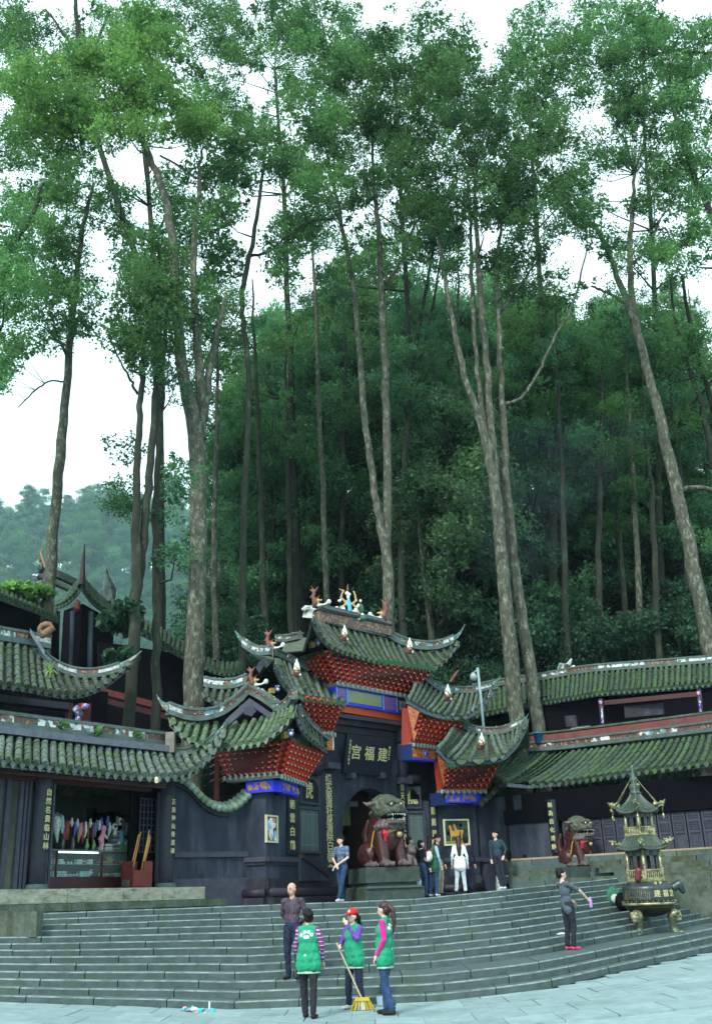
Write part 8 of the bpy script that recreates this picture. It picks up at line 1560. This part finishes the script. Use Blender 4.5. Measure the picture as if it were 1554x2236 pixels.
# bags and hat
def bagobj(name, label, p, th, segs, mats, cat='bag', vox=.014):
    e = empty(name, p, rad(th), label, cat); sculpt('bag_body', segs, mats, vox, e, 1); return e
q = on(948, 1964, 31.7); bagobj('backpack', 'small white backpack with red and black straps on the woman in the dark green vest', q, 150, [('e', (0, .24, 1.10), (.14, .09, .17), 0), ('e', (0, .31, 1.02), (.10, .05, .08), 0), ('c', (.10, .18, 1.22), .022, (.12, .10, 1.36), .02, 1), ('c', (-.10, .18, 1.22), .022, (-.12, .10, 1.36), .02, 1), ('c', (.06, .30, 1.20), .02, (-.05, .30, 1.28), .02, 1)], [cloth('bag_white', (.6, .6, .55), (.45, .42, .42)), cloth('bag_red', (.30, .03, .03))])
q = on(925, 1964, 31.6); bagobj('shoulder_bag', 'soft brown leather bag hanging on the short haired woman', q, 135, [('e', (.23, .10, .92), (.07, .15, .17), 0), ('c', (.22, .08, 1.06), .016, (.13, .03, 1.40), .014, 0)], [cloth('bag_brown', (.22, .10, .045), (.15, .07, .03))])
q = on(913, 1964, 31.3); bagobj('carrier_bag', 'pale blue and white carrier bag held low behind the lion pedestal', q, 150, [('e', (0, 0, .42), (.13, .06, .17), 0), ('c', (0, 0, .55), .03, (0, 0, .78), .012, 1), ('e', (.03, -.03, .32), (.10, .05, .08), 2)], [cloth('bag_pale', (.5, .6, .68)), cloth('bag_white', (.6, .6, .55)), cloth('bag_violet', (.25, .25, .5))])
q = on(1092, 1952, 33.6); bagobj('shoulder_bag', 'round black bag at the hip of the man in the denim jacket', q, -28, [('e', (.32, .14, 1.0), (.08, .15, .20), 0), ('c', (.28, .10, 1.15), .018, (.10, .05, 1.42), .015, 0)], [black_m])
q = on(962, 1960, 32.6); e = empty('hat', q, rad(40), 'dark brimmed hat on the man in beige trousers', 'hat'); e.scale = (1.74 / 1.7,) * 3; sculpt('hat_crown', [('e', (0, 0, 1.665), (.098, .108, .075), 0)], [hair_m], .012, e, 1); sculpt('hat_brim', [('e', (0, -.02, 1.64), (.14, .15, .014), 0)], [hair_m], .010, e, 1)
q = V(*W(1350, 1905, 27.6)); q[2] = stair_z(q[0], q[1] + .1); bagobj('backpack', 'black backpack set down on the steps just left of the incense burner', q, 20, [('e', (0, 0, .22), (.20, .14, .24), 0), ('e', (0, -.12, .16), (.14, .06, .12), 0), ('c', (-.06, .1, .38), .02, (.06, .1, .44), .02, 0)], [black_m])
q2 = q + V(-.12, .35, .18); q2[2] = stair_z(q2[0], q2[1]); bagobj('tote_bag', 'green and white tote bag standing behind the black backpack', q2, 10, [('e', (0, 0, .24), (.20, .08, .22), 0), ('e', (0, -.06, .20), (.11, .03, .11), 1), ('c', (-.1, 0, .42), .015, (.1, 0, .52), .015, 0)], [cloth('tote_green', (.03, .16, .10)), cloth('bag_white', (.6, .6, .55))])
# litter and small things on the ground
def crumple(label, p, mats, n, s_, cat='litter', name='plastic_bag'):
    e = empty(name, p, 0, label, cat); S_ = []
    for i in range(n): S_.append(('e', (random.gauss(0, s_), random.gauss(0, s_ * .5), abs(random.gauss(.045, .03))), (random.uniform(.03, .07), random.uniform(.02, .06), random.uniform(.015, .045)), i % len(mats)))
    sculpt('film', S_, mats, .011, e, 1)
cy_ = cloth('turquoise_film', (.03, .42, .42), (.02, .32, .34)); crumple('crumpled turquoise plastic bag with pink scraps lying on the paving', G(424, 2216, 0) + V(0, 0, .0), [cy_, cy_, cy_, cy_, cloth('scrap_dark', (.10, .04, .10)), cy_, cloth('scrap_pink', (.6, .3, .35)), cloth('scrap_white', (.65, .65, .62))], 46, .12)
q = G(455, 2210, 0); b = MB(); b.add([(0, 0, 0), (.035, 0, .0), (.03, .02, .16), (.0, .02, .17), (0, .012, 0), (.035, .012, 0)], [(0, 1, 2, 3), (3, 2, 5, 4), (0, 3, 4), (1, 5, 2)]); o = b.build('paper_scrap', white_m); o.location = Vector(q); tag(o, 'white paper scrap standing up next to the turquoise bag', 'litter')
q = G(836, 2196, .0); b = MB(); b.hexa([(-.10, -.10, .01), (.10, -.10, .01), (.10, .10, .01), (-.10, .10, .01), (-.11, -.11, .13), (.11, -.11, .13), (.11, .11, .15), (-.11, .11, .15)]); o = b.build('dustpan', M('dustpan_blue', (.30, .42, .50), None, 6, .5)); o.location = Vector(q); tag(o, 'pale blue dustpan standing behind the pink sleeved cleaner', 'dustpan')
q = V(*W(1222, 1995, 24.6)); q[2] = stair_z(q[0], q[1]) + .006; b = MB(); b.add([(-.16, 0, .01), (.02, -.03, .012), (.18, .01, .02), (.0, .05, .05), (-.1, .06, .03)], [(0, 1, 3, 4), (1, 2, 3)]); b.add([(-.16, 0, .0), (.02, -.03, .0), (.18, .01, .0), (.0, .05, .0)], [(0, 3, 2, 1)]); o = b.build('paper_scrap', white_m); o.location = Vector(q); tag(o, 'crumpled white paper on the steps behind the pink shoes', 'litter')
q = V(*W(1130, 2060, 21)); q[2] = stair_z(q[0], q[1]) + .005
